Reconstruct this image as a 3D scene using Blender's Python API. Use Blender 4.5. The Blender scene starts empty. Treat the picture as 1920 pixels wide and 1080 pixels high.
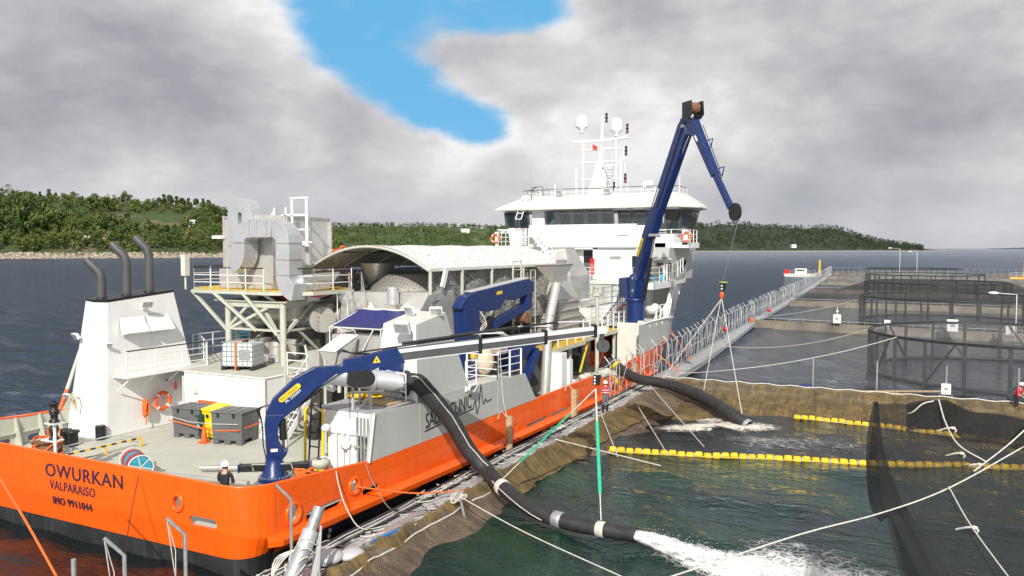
import bpy, bmesh, math, random
import numpy as np
from mathutils import Vector, Matrix, Euler
from mathutils.geometry import tessellate_polygon
R = math.radians
rnd = random.Random(7)
C = bpy.context.scene.collection
sc = bpy.context.scene

# ---------------------------------------------------------------- camera, sky, sun, exposure
cam_d = bpy.data.cameras.new('camera'); cam = bpy.data.objects.new('camera', cam_d); C.objects.link(cam)
cam.location = (0, 0, 9); cam.rotation_euler = (R(90 - 2.843), 0, R(26.4))
cam_d.lens = 27.94; cam_d.sensor_width = 36; cam_d.clip_start = .2; cam_d.clip_end = 90000
sc.camera = cam
SUN_AZ, SUN_EL = math.atan2(.40, -.92), R(35)       # azimuth from +Y towards +X
SUNV = Vector((math.sin(SUN_AZ) * math.cos(SUN_EL), math.cos(SUN_AZ) * math.cos(SUN_EL), math.sin(SUN_EL)))
sd = bpy.data.lights.new('sun', 'SUN'); sd.energy = 4.7; sd.angle = R(.6); sd.color = (1, .955, .88)
sun = bpy.data.objects.new('sun', sd); C.objects.link(sun)
sun.rotation_euler = SUNV.to_track_quat('Z', 'Y').to_euler()
sc.view_settings.view_transform = 'Standard'; sc.view_settings.look = 'None'
sc.view_settings.gamma = 1; sc.view_settings.exposure = 0.04; sc.view_settings.use_curve_mapping = False
sc.cycles.use_denoising = True; sc.cycles.sample_clamp_indirect = 5
sc.cycles.max_bounces = 7; sc.cycles.transparent_max_bounces = 24; sc.cycles.diffuse_bounces = 3; sc.cycles.glossy_bounces = 4

class NT:
    """small wrapper to write node trees compactly"""
    def __init__(s, t): s.t = t; s.n = t.nodes; s.l = t.links
    def new(s, typ, ins=None, **k):
        n = s.n.new(typ)
        for a, v in k.items(): setattr(n, a, v)
        for a, v in (ins or {}).items():
            if isinstance(v, bpy.types.NodeSocket): s.l.new(v, n.inputs[a])
            else: n.inputs[a].default_value = v
        return n
    def math(s, op, a, b=None, c=None, clamp=False):
        ins = {0: a}
        if b is not None: ins[1] = b
        if c is not None: ins[2] = c
        return s.new('ShaderNodeMath', ins, operation=op, use_clamp=clamp).outputs[0]
    def vmath(s, op, a, b=None):
        ins = {0: a}
        if b is not None: ins[1] = b
        n = s.new('ShaderNodeVectorMath', ins, operation=op)
        return n.outputs['Value'] if op in ('LENGTH', 'DOT_PRODUCT', 'DISTANCE') else n.outputs[0]
    def noise(s, vec, scale, detail=3, rough=.5, dist=0, dim='3D'):
        return s.new('ShaderNodeTexNoise', {'Vector': vec, 'Scale': scale, 'Detail': detail, 'Roughness': rough, 'Distortion': dist}, noise_dimensions=dim)
    def ramp(s, fac, stops, interp='LINEAR'):
        n = s.new('ShaderNodeValToRGB', {0: fac}); e = n.color_ramp.elements; n.color_ramp.interpolation = interp
        while len(e) < len(stops): e.new(.5)
        for i, (p, c) in enumerate(stops):
            e[i].position = p; e[i].color = (c, c, c, 1) if isinstance(c, (int, float)) else (*c, 1)
        return n.outputs[0]
    def mix(s, fac, a, b, typ='MIX'):
        ins = {}
        n = s.new('ShaderNodeMix', None, data_type='RGBA', blend_type=typ)
        for i, v in ((0, fac), (6, a), (7, b)):
            if isinstance(v, bpy.types.NodeSocket): s.l.new(v, n.inputs[i])
            else: n.inputs[i].default_value = v if i == 0 else ((*v, 1) if len(v) == 3 else v)
        return n.outputs[2]
    def mr(s, v, a, b, c, d, t='LINEAR'):
        return s.new('ShaderNodeMapRange', {0: v, 1: a, 2: b, 3: c, 4: d}, interpolation_type=t).outputs[0]

w = bpy.data.worlds.new('World'); sc.world = w; w.use_nodes = True
t = NT(w.node_tree); t.n.clear()
sky = t.new('ShaderNodeTexSky', None, sky_type='NISHITA', sun_disc=False, sun_elevation=SUN_EL, sun_rotation=SUN_AZ, air_density=1.0, dust_density=.6, ozone_density=1.4)
tc = t.new('ShaderNodeTexCoord'); d = tc.outputs['Generated']
sx = t.new('ShaderNodeSeparateXYZ', {0: d})
zc = t.math('ADD', t.math('MAXIMUM', sx.outputs[2], 0.0), .10)
px = t.math('DIVIDE', sx.outputs[0], zc); py = t.math('DIVIDE', sx.outputs[1], zc)
pv = t.new('ShaderNodeCombineXYZ', {0: px, 1: py, 2: 0.0}).outputs[0]
sv = t.new('ShaderNodeCombineXYZ', {0: sx.outputs[0], 1: sx.outputs[1], 2: t.math('MULTIPLY', sx.outputs[2], 1.75)}).outputs[0]
n1 = t.noise(sv, 3.1, 4, .5, .2).outputs[0]
n2 = t.noise(sv, 9.0, 6, .56, .15).outputs[0]
n3 = t.noise(pv, .55, 5, .55, .3).outputs[0]
def lobe(dx, dy, dz, r0, r1):
    v = Vector((dx, dy, dz)).normalized()
    dist = t.vmath('DISTANCE', sv, (v.x, v.y, v.z * 1.75))
    return t.mr(dist, r0, r1, 1, 0, 'SMOOTHSTEP')
gap = None
def pixdir(u, v):
    yw, pt = R(26.4), R(2.843)
    fh = Vector((-math.sin(yw), math.cos(yw), 0)); rr = Vector((math.cos(yw), math.sin(yw), 0))
    fw = fh * math.cos(pt) - Vector((0, 0, 1)) * math.sin(pt); cu = rr.cross(fw)
    return fw + rr * ((u - 960) / 1490) - cu * ((v - 540) / 1490)
for u, v, r0, r1 in ((600, -20, .0, .12), (650, 55, .0, .115), (705, 108, .0, .11), (770, 158, .0, .10), (835, 205, .0, .09), (905, 238, .0, .075), (760, 30, .0, .10), (850, 8, .0, .10), (1000, 18, .0, .10), (930, 5, .0, .09), (740, -60, .0, .16)):
    q = pixdir(u, v); L = lobe(q.x, q.y, q.z, r0, r1)
    gap = t.math('SUBTRACT', 1.0, L) if gap is None else t.math('MULTIPLY', gap, t.math('SUBTRACT', 1.0, L))
gap = t.math('SUBTRACT', 1.0, gap)
edge = t.math('ADD', t.math('MULTIPLY', t.math('SUBTRACT', n2, .5), 1.25), t.math('MULTIPLY', t.math('SUBTRACT', n1, .5), .9))
clear = t.mr(t.math('ADD', gap, edge), .38, .98, 0, 1, 'SMOOTHSTEP')
far_gap = t.mr(n3, .64, .76, 0, .8, 'SMOOTHSTEP')           # other openings elsewhere in the deck
away = t.mr(t.vmath('DOT_PRODUCT', d, (-.44, .89, .1)), .1, .55, 1, 0)
clear = t.math('MAXIMUM', clear, t.math('MULTIPLY', far_gap, away))
elev = sx.outputs[2]
b1 = t.noise(sv, 2.6, 4, .48, .15).outputs[0]
b2 = t.noise(t.vmath('ADD', sv, (3.1, 1.7, .4)), 7.5, 6, .56, .1).outputs[0]
lum = t.math('ADD', t.math('MULTIPLY', b1, .62), t.math('MULTIPLY', b2, .38))
lum = t.math('ADD', lum, t.math('MULTIPLY', gap, .11))
cloud = t.ramp(lum, [(.37, (.345, .35, .385)), (.455, (.47, .468, .495)), (.54, (.64, .63, .635)), (.61, (.86, .84, .83))])
low = t.mr(elev, .0, .16, 1, 0, 'SMOOTHSTEP')
cloud = t.mix(t.math('MULTIPLY', low, .55), cloud, (.47, .49, .53))
blue = t.mix(.9, sky.outputs[0], (1.1, 3.75, 6.3))
cs = t.new('ShaderNodeVectorMath', {0: cloud, 3: 8.6}, operation='SCALE').outputs[0]
bs = t.new('ShaderNodeVectorMath', {0: blue, 3: 1.0}, operation='SCALE').outputs[0]
fin = t.mix(clear, cs, bs)
bg = t.new('ShaderNodeBackground', {'Color': fin, 'Strength': .126})
wo = t.new('ShaderNodeOutputWorld', {'Surface': bg.outputs[0]})
# ---------------------------------------------------------------- mesh helpers
class MB:
    """collects verts and faces; build() links ONE mesh object"""
    def __init__(s): s.v = []; s.f = []; s.m = []; s.sm = []
    def add(s, vs, fs, mi=0, smooth=False):
        o = len(s.v); s.v += [tuple(p) for p in vs]
        for f in fs: s.f.append(tuple(i + o for i in f)); s.m.append(mi); s.sm.append(smooth)
        return s
    def box(s, x0, x1, y0, y1, z0, z1, mi=0):
        vs = [(x, y, z) for z in (z0, z1) for y in (y0, y1) for x in (x0, x1)]
        return s.add(vs, [(0, 2, 3, 1), (4, 5, 7, 6), (0, 1, 5, 4), (2, 6, 7, 3), (0, 4, 6, 2), (1, 3, 7, 5)], mi)
    def frustum(s, b, tp, mi=0):
        """b, tp: lists of 4 points (ccw) bottom and top"""
        return s.add(list(b) + list(tp), [(3, 2, 1, 0), (4, 5, 6, 7), (0, 1, 5, 4), (1, 2, 6, 5), (2, 3, 7, 6), (3, 0, 4, 7)], mi)
    def beam(s, a, b, w=.1, h=None, mi=0, upv=(0, 0, 1), w2=None, h2=None):
        a = Vector(a); b = Vector(b); h = h or w; w2 = w2 or w; h2 = h2 or h
        dd = (b - a).normalized(); u = Vector(upv)
        if abs(dd.dot(u)) > .98: u = Vector((1, 0, 0))
        sd_ = dd.cross(u).normalized(); u = sd_.cross(dd)
        vs = []
        for p, ww, hh in ((a, w, h), (b, w2, h2)):
            for i, j in ((-1, -1), (1, -1), (1, 1), (-1, 1)): vs.append(p + sd_ * i * ww / 2 + u * j * hh / 2)
        return s.add(vs, [(3, 2, 1, 0), (4, 5, 6, 7), (0, 1, 5, 4), (1, 2, 6, 5), (2, 3, 7, 6), (3, 0, 4, 7)], mi)
    def tube(s, pts, r, seg=8, mi=0, caps=True, closed=False):
        pts = [Vector(p) for p in pts]; n = len(pts); rs = r if isinstance(r, (list, tuple)) else [r] * n
        prev = None; rings = []
        for i, p in enumerate(pts):
            a = pts[i - 1] if i else (pts[-1] if closed else p); b = pts[(i + 1) % n] if (i < n - 1 or closed) else p
            dd = (b - a)
            dd = dd.normalized() if dd.length > 1e-9 else Vector((0, 0, 1))
            if prev is None:
                u = Vector((0, 0, 1)) if abs(dd.z) < .95 else Vector((1, 0, 0)); prev = (u - dd * u.dot(dd)).normalized()
            else: prev = (prev - dd * prev.dot(dd)).normalized()
            q = dd.cross(prev)
            rings.append([p + (prev * math.cos(k * 2 * math.pi / seg) + q * math.sin(k * 2 * math.pi / seg)) * rs[i] for k in range(seg)])
        vs = [x for g in rings for x in g]; fs = []
        for i in range(n if closed else n - 1):
            j = (i + 1) % n
            for k in range(seg): k2 = (k + 1) % seg; fs.append((i * seg + k, i * seg + k2, j * seg + k2, j * seg + k))
        s.add(vs, fs, mi, seg > 5)
        if caps and not closed:
            s.add(rings[0], [tuple(range(seg))[::-1]], mi); s.add(rings[-1], [tuple(range(seg))], mi)
        return s
    def cyl(s, a, b, r, r2=None, seg=14, mi=0): return s.tube([a, b], [r, r if r2 is None else r2], seg, mi)
    def lathe(s, c, prof, seg=20, mi=0, axis=(0, 0, 1)):
        """prof: list of (r, h) along axis"""
        ax = Vector(axis).normalized(); u = ax.orthogonal().normalized(); q = ax.cross(u); c = Vector(c); vs = []; fs = []
        for r, h in prof:
            for k in range(seg):
                a = k * 2 * math.pi / seg; vs.append(c + ax * h + (u * math.cos(a) + q * math.sin(a)) * max(r, 1e-4))
        for i in range(len(prof) - 1):
            for k in range(seg): k2 = (k + 1) % seg; fs.append((i * seg + k, i * seg + k2, (i + 1) * seg + k2, (i + 1) * seg + k))
        return s.add(vs, fs, mi, True)
    def ball(s, c, r, seg=12, rings=7, sc_=(1, 1, 1), mi=0):
        c = Vector(c); vs = []; fs = []
        for i in range(rings + 1):
            a = -math.pi / 2 + math.pi * i / rings
            for k in range(seg):
                b = 2 * math.pi * k / seg
                vs.append(c + Vector((math.cos(a) * math.cos(b) * sc_[0], math.cos(a) * math.sin(b) * sc_[1], math.sin(a) * sc_[2])) * r)
        for i in range(rings):
            for k in range(seg): k2 = (k + 1) % seg; fs.append((i * seg + k, i * seg + k2, (i + 1) * seg + k2, (i + 1) * seg + k))
        return s.add(vs, fs, mi, True)
    def plate(s, outer, holes, fn, th, mi=0, mback=None, mrim=None):
        """polygon with holes in 2D; fn(a, b, depth) -> 3D; th thickness"""
        loops = [[Vector((a, b, 0)) for a, b in lp] for lp in [outer] + list(holes)]
        tri = tessellate_polygon(loops); flat = [p for lp in loops for p in lp]; n = len(flat)
        vs = [fn(p.x, p.y, 0) for p in flat] + [fn(p.x, p.y, th) for p in flat]
        s.add(vs, [tuple(x) for x in tri], mi); s.add(vs, [tuple(i + n for i in x) for x in tri], mi if mback is None else mback)
        o = 0; rim = []
        for lp in loops:
            m = len(lp)
            for i in range(m): j = (i + 1) % m; rim.append((o + i, o + j, o + j + n, o + i + n))
            o += m
        return s.add(vs, rim, mi if mrim is None else mrim)
    def build(s, name, mats, parent=None, fix=True, bevel=0, loc=None):
        me = bpy.data.meshes.new(name); me.from_pydata(s.v, [], s.f)
        for m_ in (mats if isinstance(mats, (list, tuple)) else [mats]): me.materials.append(m_)
        me.polygons.foreach_set('material_index', s.m); me.polygons.foreach_set('use_smooth', s.sm)
        if fix:
            bm = bmesh.new(); bm.from_mesh(me); bmesh.ops.recalc_face_normals(bm, faces=bm.faces); bm.to_mesh(me); bm.free()
        o = bpy.data.objects.new(name, me); C.objects.link(o)
        if bevel:
            b = o.modifiers.new('bevel', 'BEVEL'); b.width = bevel; b.segments = 2; b.limit_method = 'ANGLE'
        if parent: o.parent = parent; o.matrix_parent_inverse = Matrix.Translation(-Vector(parent.location)) if parent.get('_origin') else Matrix()
        return o
def tag(o, label=None, cat=None, group=None, kind=None):
    if label: o['label'] = label
    if cat: o['category'] = cat
    if group: o['group'] = group
    if kind: o['kind'] = kind
    return o
def thing(name, label, cat, loc=(0, 0, 0), group=None, world=True, rz=0):
    """an Empty at the thing's base; world=True: children are given in world coordinates"""
    o = bpy.data.objects.new(name, None); C.objects.link(o); o.location = loc; o.rotation_euler = (0, 0, rz); o.empty_display_size = .3
    if world and Vector(loc).length > 0: o['_origin'] = 1
    return tag(o, label, cat, group)
def struct(name, mb, m, **k): return tag(mb.build(name, m, **k), kind='structure')
def copy_tree(o, parent=None):
    c = o.copy(); C.objects.link(c)
    if parent: c.parent = parent
    for ch in list(o.children): copy_tree(ch, c)
    return c
def oval(cx, cy, rx, ry, n=14): return [(cx + rx * math.cos(2 * math.pi * k / n), cy + ry * math.sin(2 * math.pi * k / n)) for k in range(n)]
def slot(x0, x1, cy, r, n=6):
    p = [(x1 - r + r * math.cos(a), cy + r * math.sin(a)) for a in [math.pi * (-.5 + k / n) for k in range(n + 1)]]
    return p + [(x0 + r + r * math.cos(a), cy + r * math.sin(a)) for a in [math.pi * (.5 + k / n) for k in range(n + 1)]]
def sag(a, b, s_, n=10):
    a = Vector(a); b = Vector(b); return [a.lerp(b, k / n) - Vector((0, 0, s_ * 4 * (k / n) * (1 - k / n))) for k in range(n + 1)]
def smooth(pts, n=6):
    """Catmull-Rom through points"""
    P = [Vector(p) for p in pts]; P = [P[0] * 2 - P[1]] + P + [P[-1] * 2 - P[-2]]; out = []
    for i in range(1, len(P) - 2):
        for k in range(n):
            t_ = k / n; a, b, c, d_ = P[i - 1:i + 3]
            out.append(.5 * ((2 * b) + (c - a) * t_ + (2 * a - 5 * b + 4 * c - d_) * t_ ** 2 + (3 * b - a - 3 * c + d_) * t_ ** 3))
    out.append(P[-2]); return out
def interp(x, xs, ys): return float(np.interp(x, xs, ys))
def lettering(txt, size, origin, xdir, ydir, mat, parent=None, depth=.006, name='lettering', sx=1.0, bold=0, align='LEFT', font_shear=0, spacing=1.0):
    cu_ = bpy.data.curves.new(name, 'FONT'); cu_.body = txt; cu_.size = size; cu_.extrude = depth; cu_.offset = bold; cu_.align_x = align; cu_.space_character = spacing; cu_.shear = font_shear
    cu_.resolution_u = 3
    tmp = bpy.data.objects.new(name, cu_); C.objects.link(tmp); dg = bpy.context.evaluated_depsgraph_get()
    me = bpy.data.meshes.new_from_object(tmp.evaluated_get(dg)); bpy.data.objects.remove(tmp); me.name = name
    x = Vector(xdir).normalized(); y = Vector(ydir).normalized(); z = x.cross(y)
    M = Matrix((x * sx, y, z)).transposed().to_4x4(); M.translation = Vector(origin); me.transform(M)
    me.materials.clear(); me.materials.append(mat); o = bpy.data.objects.new(name, me); C.objects.link(o)
    if parent: o.parent = parent; o.matrix_parent_inverse = Matrix.Translation(-Vector(parent.location)) if parent.get('_origin') else Matrix()
    return o

# ---------------------------------------------------------------- materials
def mat(name, col, rough=.5, metal=0, var=.06, vs=1.2, bump=0, bs=20, dirt=0, dirtcol=(.16, .12, .08), streak=0, spec=.5, coat=0, alpha=None, seam=0):
    m = bpy.data.materials.new(name); m.use_nodes = True; t = NT(m.node_tree); t.n.clear()
    g = t.new('ShaderNodeNewGeometry'); P_ = g.outputs['Position']
    n = t.noise(P_, vs, 5, .6).outputs[0]
    hi = tuple(min(1, c * (1 + var)) for c in col); lo = tuple(c * (1 - var) for c in col)
    c = t.ramp(n, [(.35, lo), (.65, hi)])
    if dirt:
        n2 = t.noise(P_, 3.5, 7, .7).outputs[0]; c = t.mix(t.mr(n2, .55, .8, 0, dirt), c, dirtcol)
    if streak:
        mp = t.new('ShaderNodeMapping', {0: P_, 3: (3.2, 3.2, .22)}).outputs[0]
        n3 = t.noise(mp, 2.0, 5, .65).outputs[0]; c = t.mix(t.mr(n3, .54, .78, 0, streak), c, dirtcol)
    sb_ = None
    if seam:
        sp = t.new('ShaderNodeSeparateXYZ', {0: P_}); L_ = None
        for k in (0, 1, 2):
            f = t.math('LESS_THAN', t.math('ABSOLUTE', t.math('SUBTRACT', t.math('FRACT', t.math('ADD', t.math('DIVIDE', sp.outputs[k], (2.7, 2.7, 1.9)[k]), (.2, .1, .83)[k])), .5)), .0045); L_ = f if L_ is None else t.math('MAXIMUM', L_, f)
        c = t.mix(t.math('MULTIPLY', L_, seam), c, tuple(x * .45 for x in col)); sb_ = t.math('ADD', t.math('MULTIPLY', L_, .12), t.math('MULTIPLY', t.noise(P_, .9, 2, .4).outputs[0], 1.4))
    rr = t.mr(t.noise(P_, 4, 4, .6).outputs[0], .3, .7, max(.02, rough - .07), min(1, rough + .07))
    p = t.new('ShaderNodeBsdfPrincipled', {'Base Color': c, 'Roughness': rr, 'Metallic': metal, 'Specular IOR Level': spec, 'Coat Weight': coat})
    if bump:
        b = t.new('ShaderNodeBump', {'Height': t.noise(P_, bs, 5, .6).outputs[0], 'Strength': bump, 'Distance': .03}); t.l.new(b.outputs[0], p.inputs['Normal'])
    if seam: b = t.new('ShaderNodeBump', {'Height': sb_, 'Strength': .22, 'Distance': .05}); t.l.new(b.outputs[0], p.inputs['Normal'])
    if alpha is not None: p.inputs['Alpha'].default_value = alpha
    t.new('ShaderNodeOutputMaterial', {0: p.outputs[0]}); return m
def mesh_mat(name, col, cell, wire, rough=.8, var=.25, folds=0, dens=None, diag=True, backing=0.0, vs=.6):
    """netting: real see-through mesh (alpha from object-space threads)"""
    m = bpy.data.materials.new(name); m.use_nodes = True; t = NT(m.node_tree); t.n.clear()
    tc_ = t.new('ShaderNodeTexCoord'); uv = t.new('ShaderNodeUVMap').outputs[0] if False else tc_.outputs['UV']
    sp = t.new('ShaderNodeSeparateXYZ', {0: uv}); a, b = sp.outputs[0], sp.outputs[1]
    if diag: a, b = t.math('ADD', a, b), t.math('SUBTRACT', a, b)
    def line(x): return t.math('LESS_THAN', t.math('ABSOLUTE', t.math('SUBTRACT', t.math('FRACT', t.math('DIVIDE', x, cell)), .5)), wire / 2)
    al = t.math('MAXIMUM', line(a), line(b))
    P_ = t.new('ShaderNodeNewGeometry').outputs['Position']
    n = t.noise(P_, vs, 5, .65).outputs[0]
    if backing: al = t.math('MAXIMUM', al, t.math('MULTIPLY', t.mr(n, .3, .7, .5, 1), backing))
    n = t.math('ADD', t.math('MULTIPLY', n, .6), t.math('MULTIPLY', t.noise(P_, vs * 11, 5, .7).outputs[0], .4))
    c = t.ramp(n, [(.38, tuple(x * (1 - var) for x in col)), (.62, tuple(min(1, x * (1 + var)) for x in col))])
    hgt = t.noise(P_, 9, 5, .7).outputs[0]
    if folds:  # shade of the creases put into the colour as dark streaks
        us = t.new('ShaderNodeMapping', {0: uv, 3: (1, .12, 1)}).outputs[0]; fo = t.noise(us, 3.2, 5, .65, .5).outputs[0]; c = t.mix(t.mr(fo, .44, .62, 0, folds), c, tuple(x * .42 for x in col)); hgt = t.math('ADD', t.math('MULTIPLY', fo, -3.0), hgt)
    p = t.new('ShaderNodeBsdfPrincipled', {'Base Color': c, 'Roughness': rough, 'Alpha': al})
    b = t.new('ShaderNodeBump', {'Height': hgt, 'Strength': .5, 'Distance': .06}); t.l.new(b.outputs[0], p.inputs['Normal'])
    t.new('ShaderNodeOutputMaterial', {0: p.outputs[0]}); return m
M = {}
M['white'] = mat('white_paint', (.80, .80, .79), .32, seam=.16, var=.02, dirt=.14, dirtcol=(.50, .42, .32), streak=.2, coat=.1)
M['offwhite'] = mat('offwhite_paint', (.66, .66, .60), .4, var=.03, streak=.18, dirtcol=(.40, .34, .26))
M['cream'] = mat('grey_cream_paint', (.50, .51, .43), .42, var=.05, dirt=.15, dirtcol=(.30, .24, .16))
M['deck'] = mat('deck_paint', (.50, .50, .43), .65, var=.07, vs=.8, dirt=.25, dirtcol=(.33, .30, .24), bump=.15, bs=60)
M['orange'] = mat('orange_hull_paint', (.90, .120, .005), .28, seam=.45, var=.05, vs=.5, streak=.30, dirtcol=(.42, .06, .012), dirt=.12, coat=.25)
M['hullgrey'] = mat('grey_hull_paint', (.46, .475, .455), .34, seam=.3, var=.04, vs=.5, streak=.28, dirtcol=(.27, .27, .25), coat=.15)
M['boot'] = mat('black_boot_paint', (.022, .024, .025), .5, var=.3, streak=.5, dirtcol=(.09, .10, .08))
M['blue'] = mat('blue_crane_paint', (.006, .026, .125), .36, var=.14, vs=2.5, coat=.15, dirt=.30, dirtcol=(.035, .05, .10))
M['black'] = mat('black_paint', (.016, .016, .018), .42, var=.2)
M['rubber'] = mat('black_rubber', (.026, .026, .027), .62, var=.25, vs=3, bump=.4, bs=50, dirt=.35, dirtcol=(.10, .095, .085))
M['soot'] = mat('dark_grey_exhaust_paint', (.075, .075, .078), .55, var=.15)
M['steel'] = mat('stainless_steel', (.60, .59, .565), .42, metal=.5, var=.06, vs=1.0, dirt=.10, dirtcol=(.44, .38, .30), streak=.12)
M['ductsteel'] = mat('duct_steel', (.60, .615, .635), .44, metal=.55, var=.07, vs=.8, dirt=.10, dirtcol=(.46, .38, .30))
M['galv'] = mat('galvanised_steel', (.42, .44, .45), .42, metal=.5, var=.15, vs=6, dirt=.2, dirtcol=(.28, .25, .2))
M['dullsteel'] = mat('dull_steel', (.44, .425, .39), .48, metal=.4, var=.08, vs=1.5, dirt=.15, dirtcol=(.26, .20, .14))
M['chrome'] = mat('chrome_rod', (.7, .72, .75), .12, metal=1, var=.03)
M['glass'] = mat('window_glass', (.03, .045, .05), .05, var=.1, spec=.9, coat=1)
M['yellow'] = mat('yellow_paint', (.85, .52, .02), .45, var=.08, dirt=.15)
M['floatyellow'] = mat('float_yellow', (.80, .50, .008), .45, var=.22, vs=2.2, dirt=.45, dirtcol=(.30, .22, .06))
M['yellowplastic'] = mat('yellow_plastic', (.86, .60, .01), .4, var=.08, vs=5)
M['grate'] = mat('yellow_grating', (.72, .46, .05), .6, var=.15, vs=4, dirt=.3, dirtcol=(.3, .25, .15))
M['binplastic'] = mat('grey_bin_plastic', (.12, .125, .13), .5, var=.08, dirt=.3, dirtcol=(.2, .19, .17))
M['greenplastic'] = mat('dark_green_plastic', (.012, .045, .035), .45)
M['red'] = mat('red_paint', (.55, .02, .015), .4)
M['buoyorange'] = mat('orange_buoyant_plastic', (.85, .12, .02), .45)
M['conered'] = mat('cone_orange', (.9, .10, .01), .45)
M['rope'] = mat('white_rope', (.62, .60, .54), .8, var=.15, vs=9, bump=.5, bs=90)
M['orangerope'] = mat('orange_rope', (.80, .16, .03), .75, var=.12, vs=8, bump=.5, bs=90)
M['greensling'] = mat('green_sling_webbing', (.02, .42, .26), .7, var=.12, vs=6)
M['brownrope'] = mat('brown_rope', (.20, .10, .055), .85, var=.3, vs=8, bump=.6, bs=60)
M['bluerope'] = mat('blue_rope', (.03, .33, .45), .75, var=.25, vs=9, bump=.6, bs=60)
M['ibc'] = mat('translucent_white_plastic', (.62, .68, .66), .35, var=.05)
M['wood'] = mat('fender_wood', (.46, .33, .19), .75, var=.2, vs=7, bump=.3, bs=30)
M['plank'] = mat('weathered_walkway_plate', (.36, .37, .38), .6, var=.18, vs=2.2, dirt=.5, dirtcol=(.16, .13, .10), bump=.2, bs=30)
M['tanktop'] = mat('blue_tarpaulin', (.03, .035, .16), .5, var=.15, bump=.3, bs=4)
M['ink'] = mat('black_lettering', (.015, .015, .02), .4)
M['inkblue'] = mat('dark_lettering', (.05, .025, .05), .4)
M['whiteink'] = mat('white_lettering', (.8, .8, .8), .4)
M['skin'] = mat('skin', (.55, .33, .24), .55, var=.05)
M['helmet'] = mat('white_helmet', (.85, .85, .84), .3, var=.01)
M['jacket'] = mat('dark_jacket_cloth', (.020, .021, .026), .85, var=.3, vs=12)
M['trousers'] = mat('dark_trouser_cloth', (.03, .035, .06), .85, var=.3, vs=12)
M['greycloth'] = mat('grey_overall_cloth', (.14, .15, .17), .85, var=.25, vs=12)
M['vest'] = mat('red_life_vest', (.62, .03, .05), .7, var=.15, vs=12)
M['hair'] = mat('dark_hair', (.02, .014, .01), .8)
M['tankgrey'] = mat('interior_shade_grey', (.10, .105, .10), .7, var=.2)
M['clearsheet'] = mat('clear_plastic_sheet', (.75, .78, .80), .15, var=.05, alpha=.22)
M['netbrown'] = mesh_mat('fouled_brown_net', (.175, .120, .042), .09, .25, var=.45, diag=True, backing=.90, vs=1.6, folds=.75)
M['netbrown2'] = mesh_mat('reddish_brown_net', (.175, .125, .085), .09, .25, var=.4, diag=True, backing=.82, vs=1.2, folds=.6)
M['netblack'] = mesh_mat('black_mesh_net', (.010, .011, .012), .06, .36, var=.2, backing=.36)
M['netblackdense'] = mesh_mat('black_bunched_net', (.014, .014, .015), .05, .4, var=.3, backing=.90, vs=2, folds=.5)
M['netgrey'] = mesh_mat('grey_bird_net', (.30, .31, .33), .10, .10, var=.2, backing=.07)
M['netveil'] = mesh_mat('fine_grey_bird_net', (.22, .225, .24), .10, .07, var=.2, backing=.05)
M['netdark'] = mesh_mat('dark_bird_net', (.03, .03, .034), .10, .2, var=.2, backing=.45)
M['ringframe'] = mat('black_green_ring_frame', (.012, .018, .016), .5, var=.3)
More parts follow.
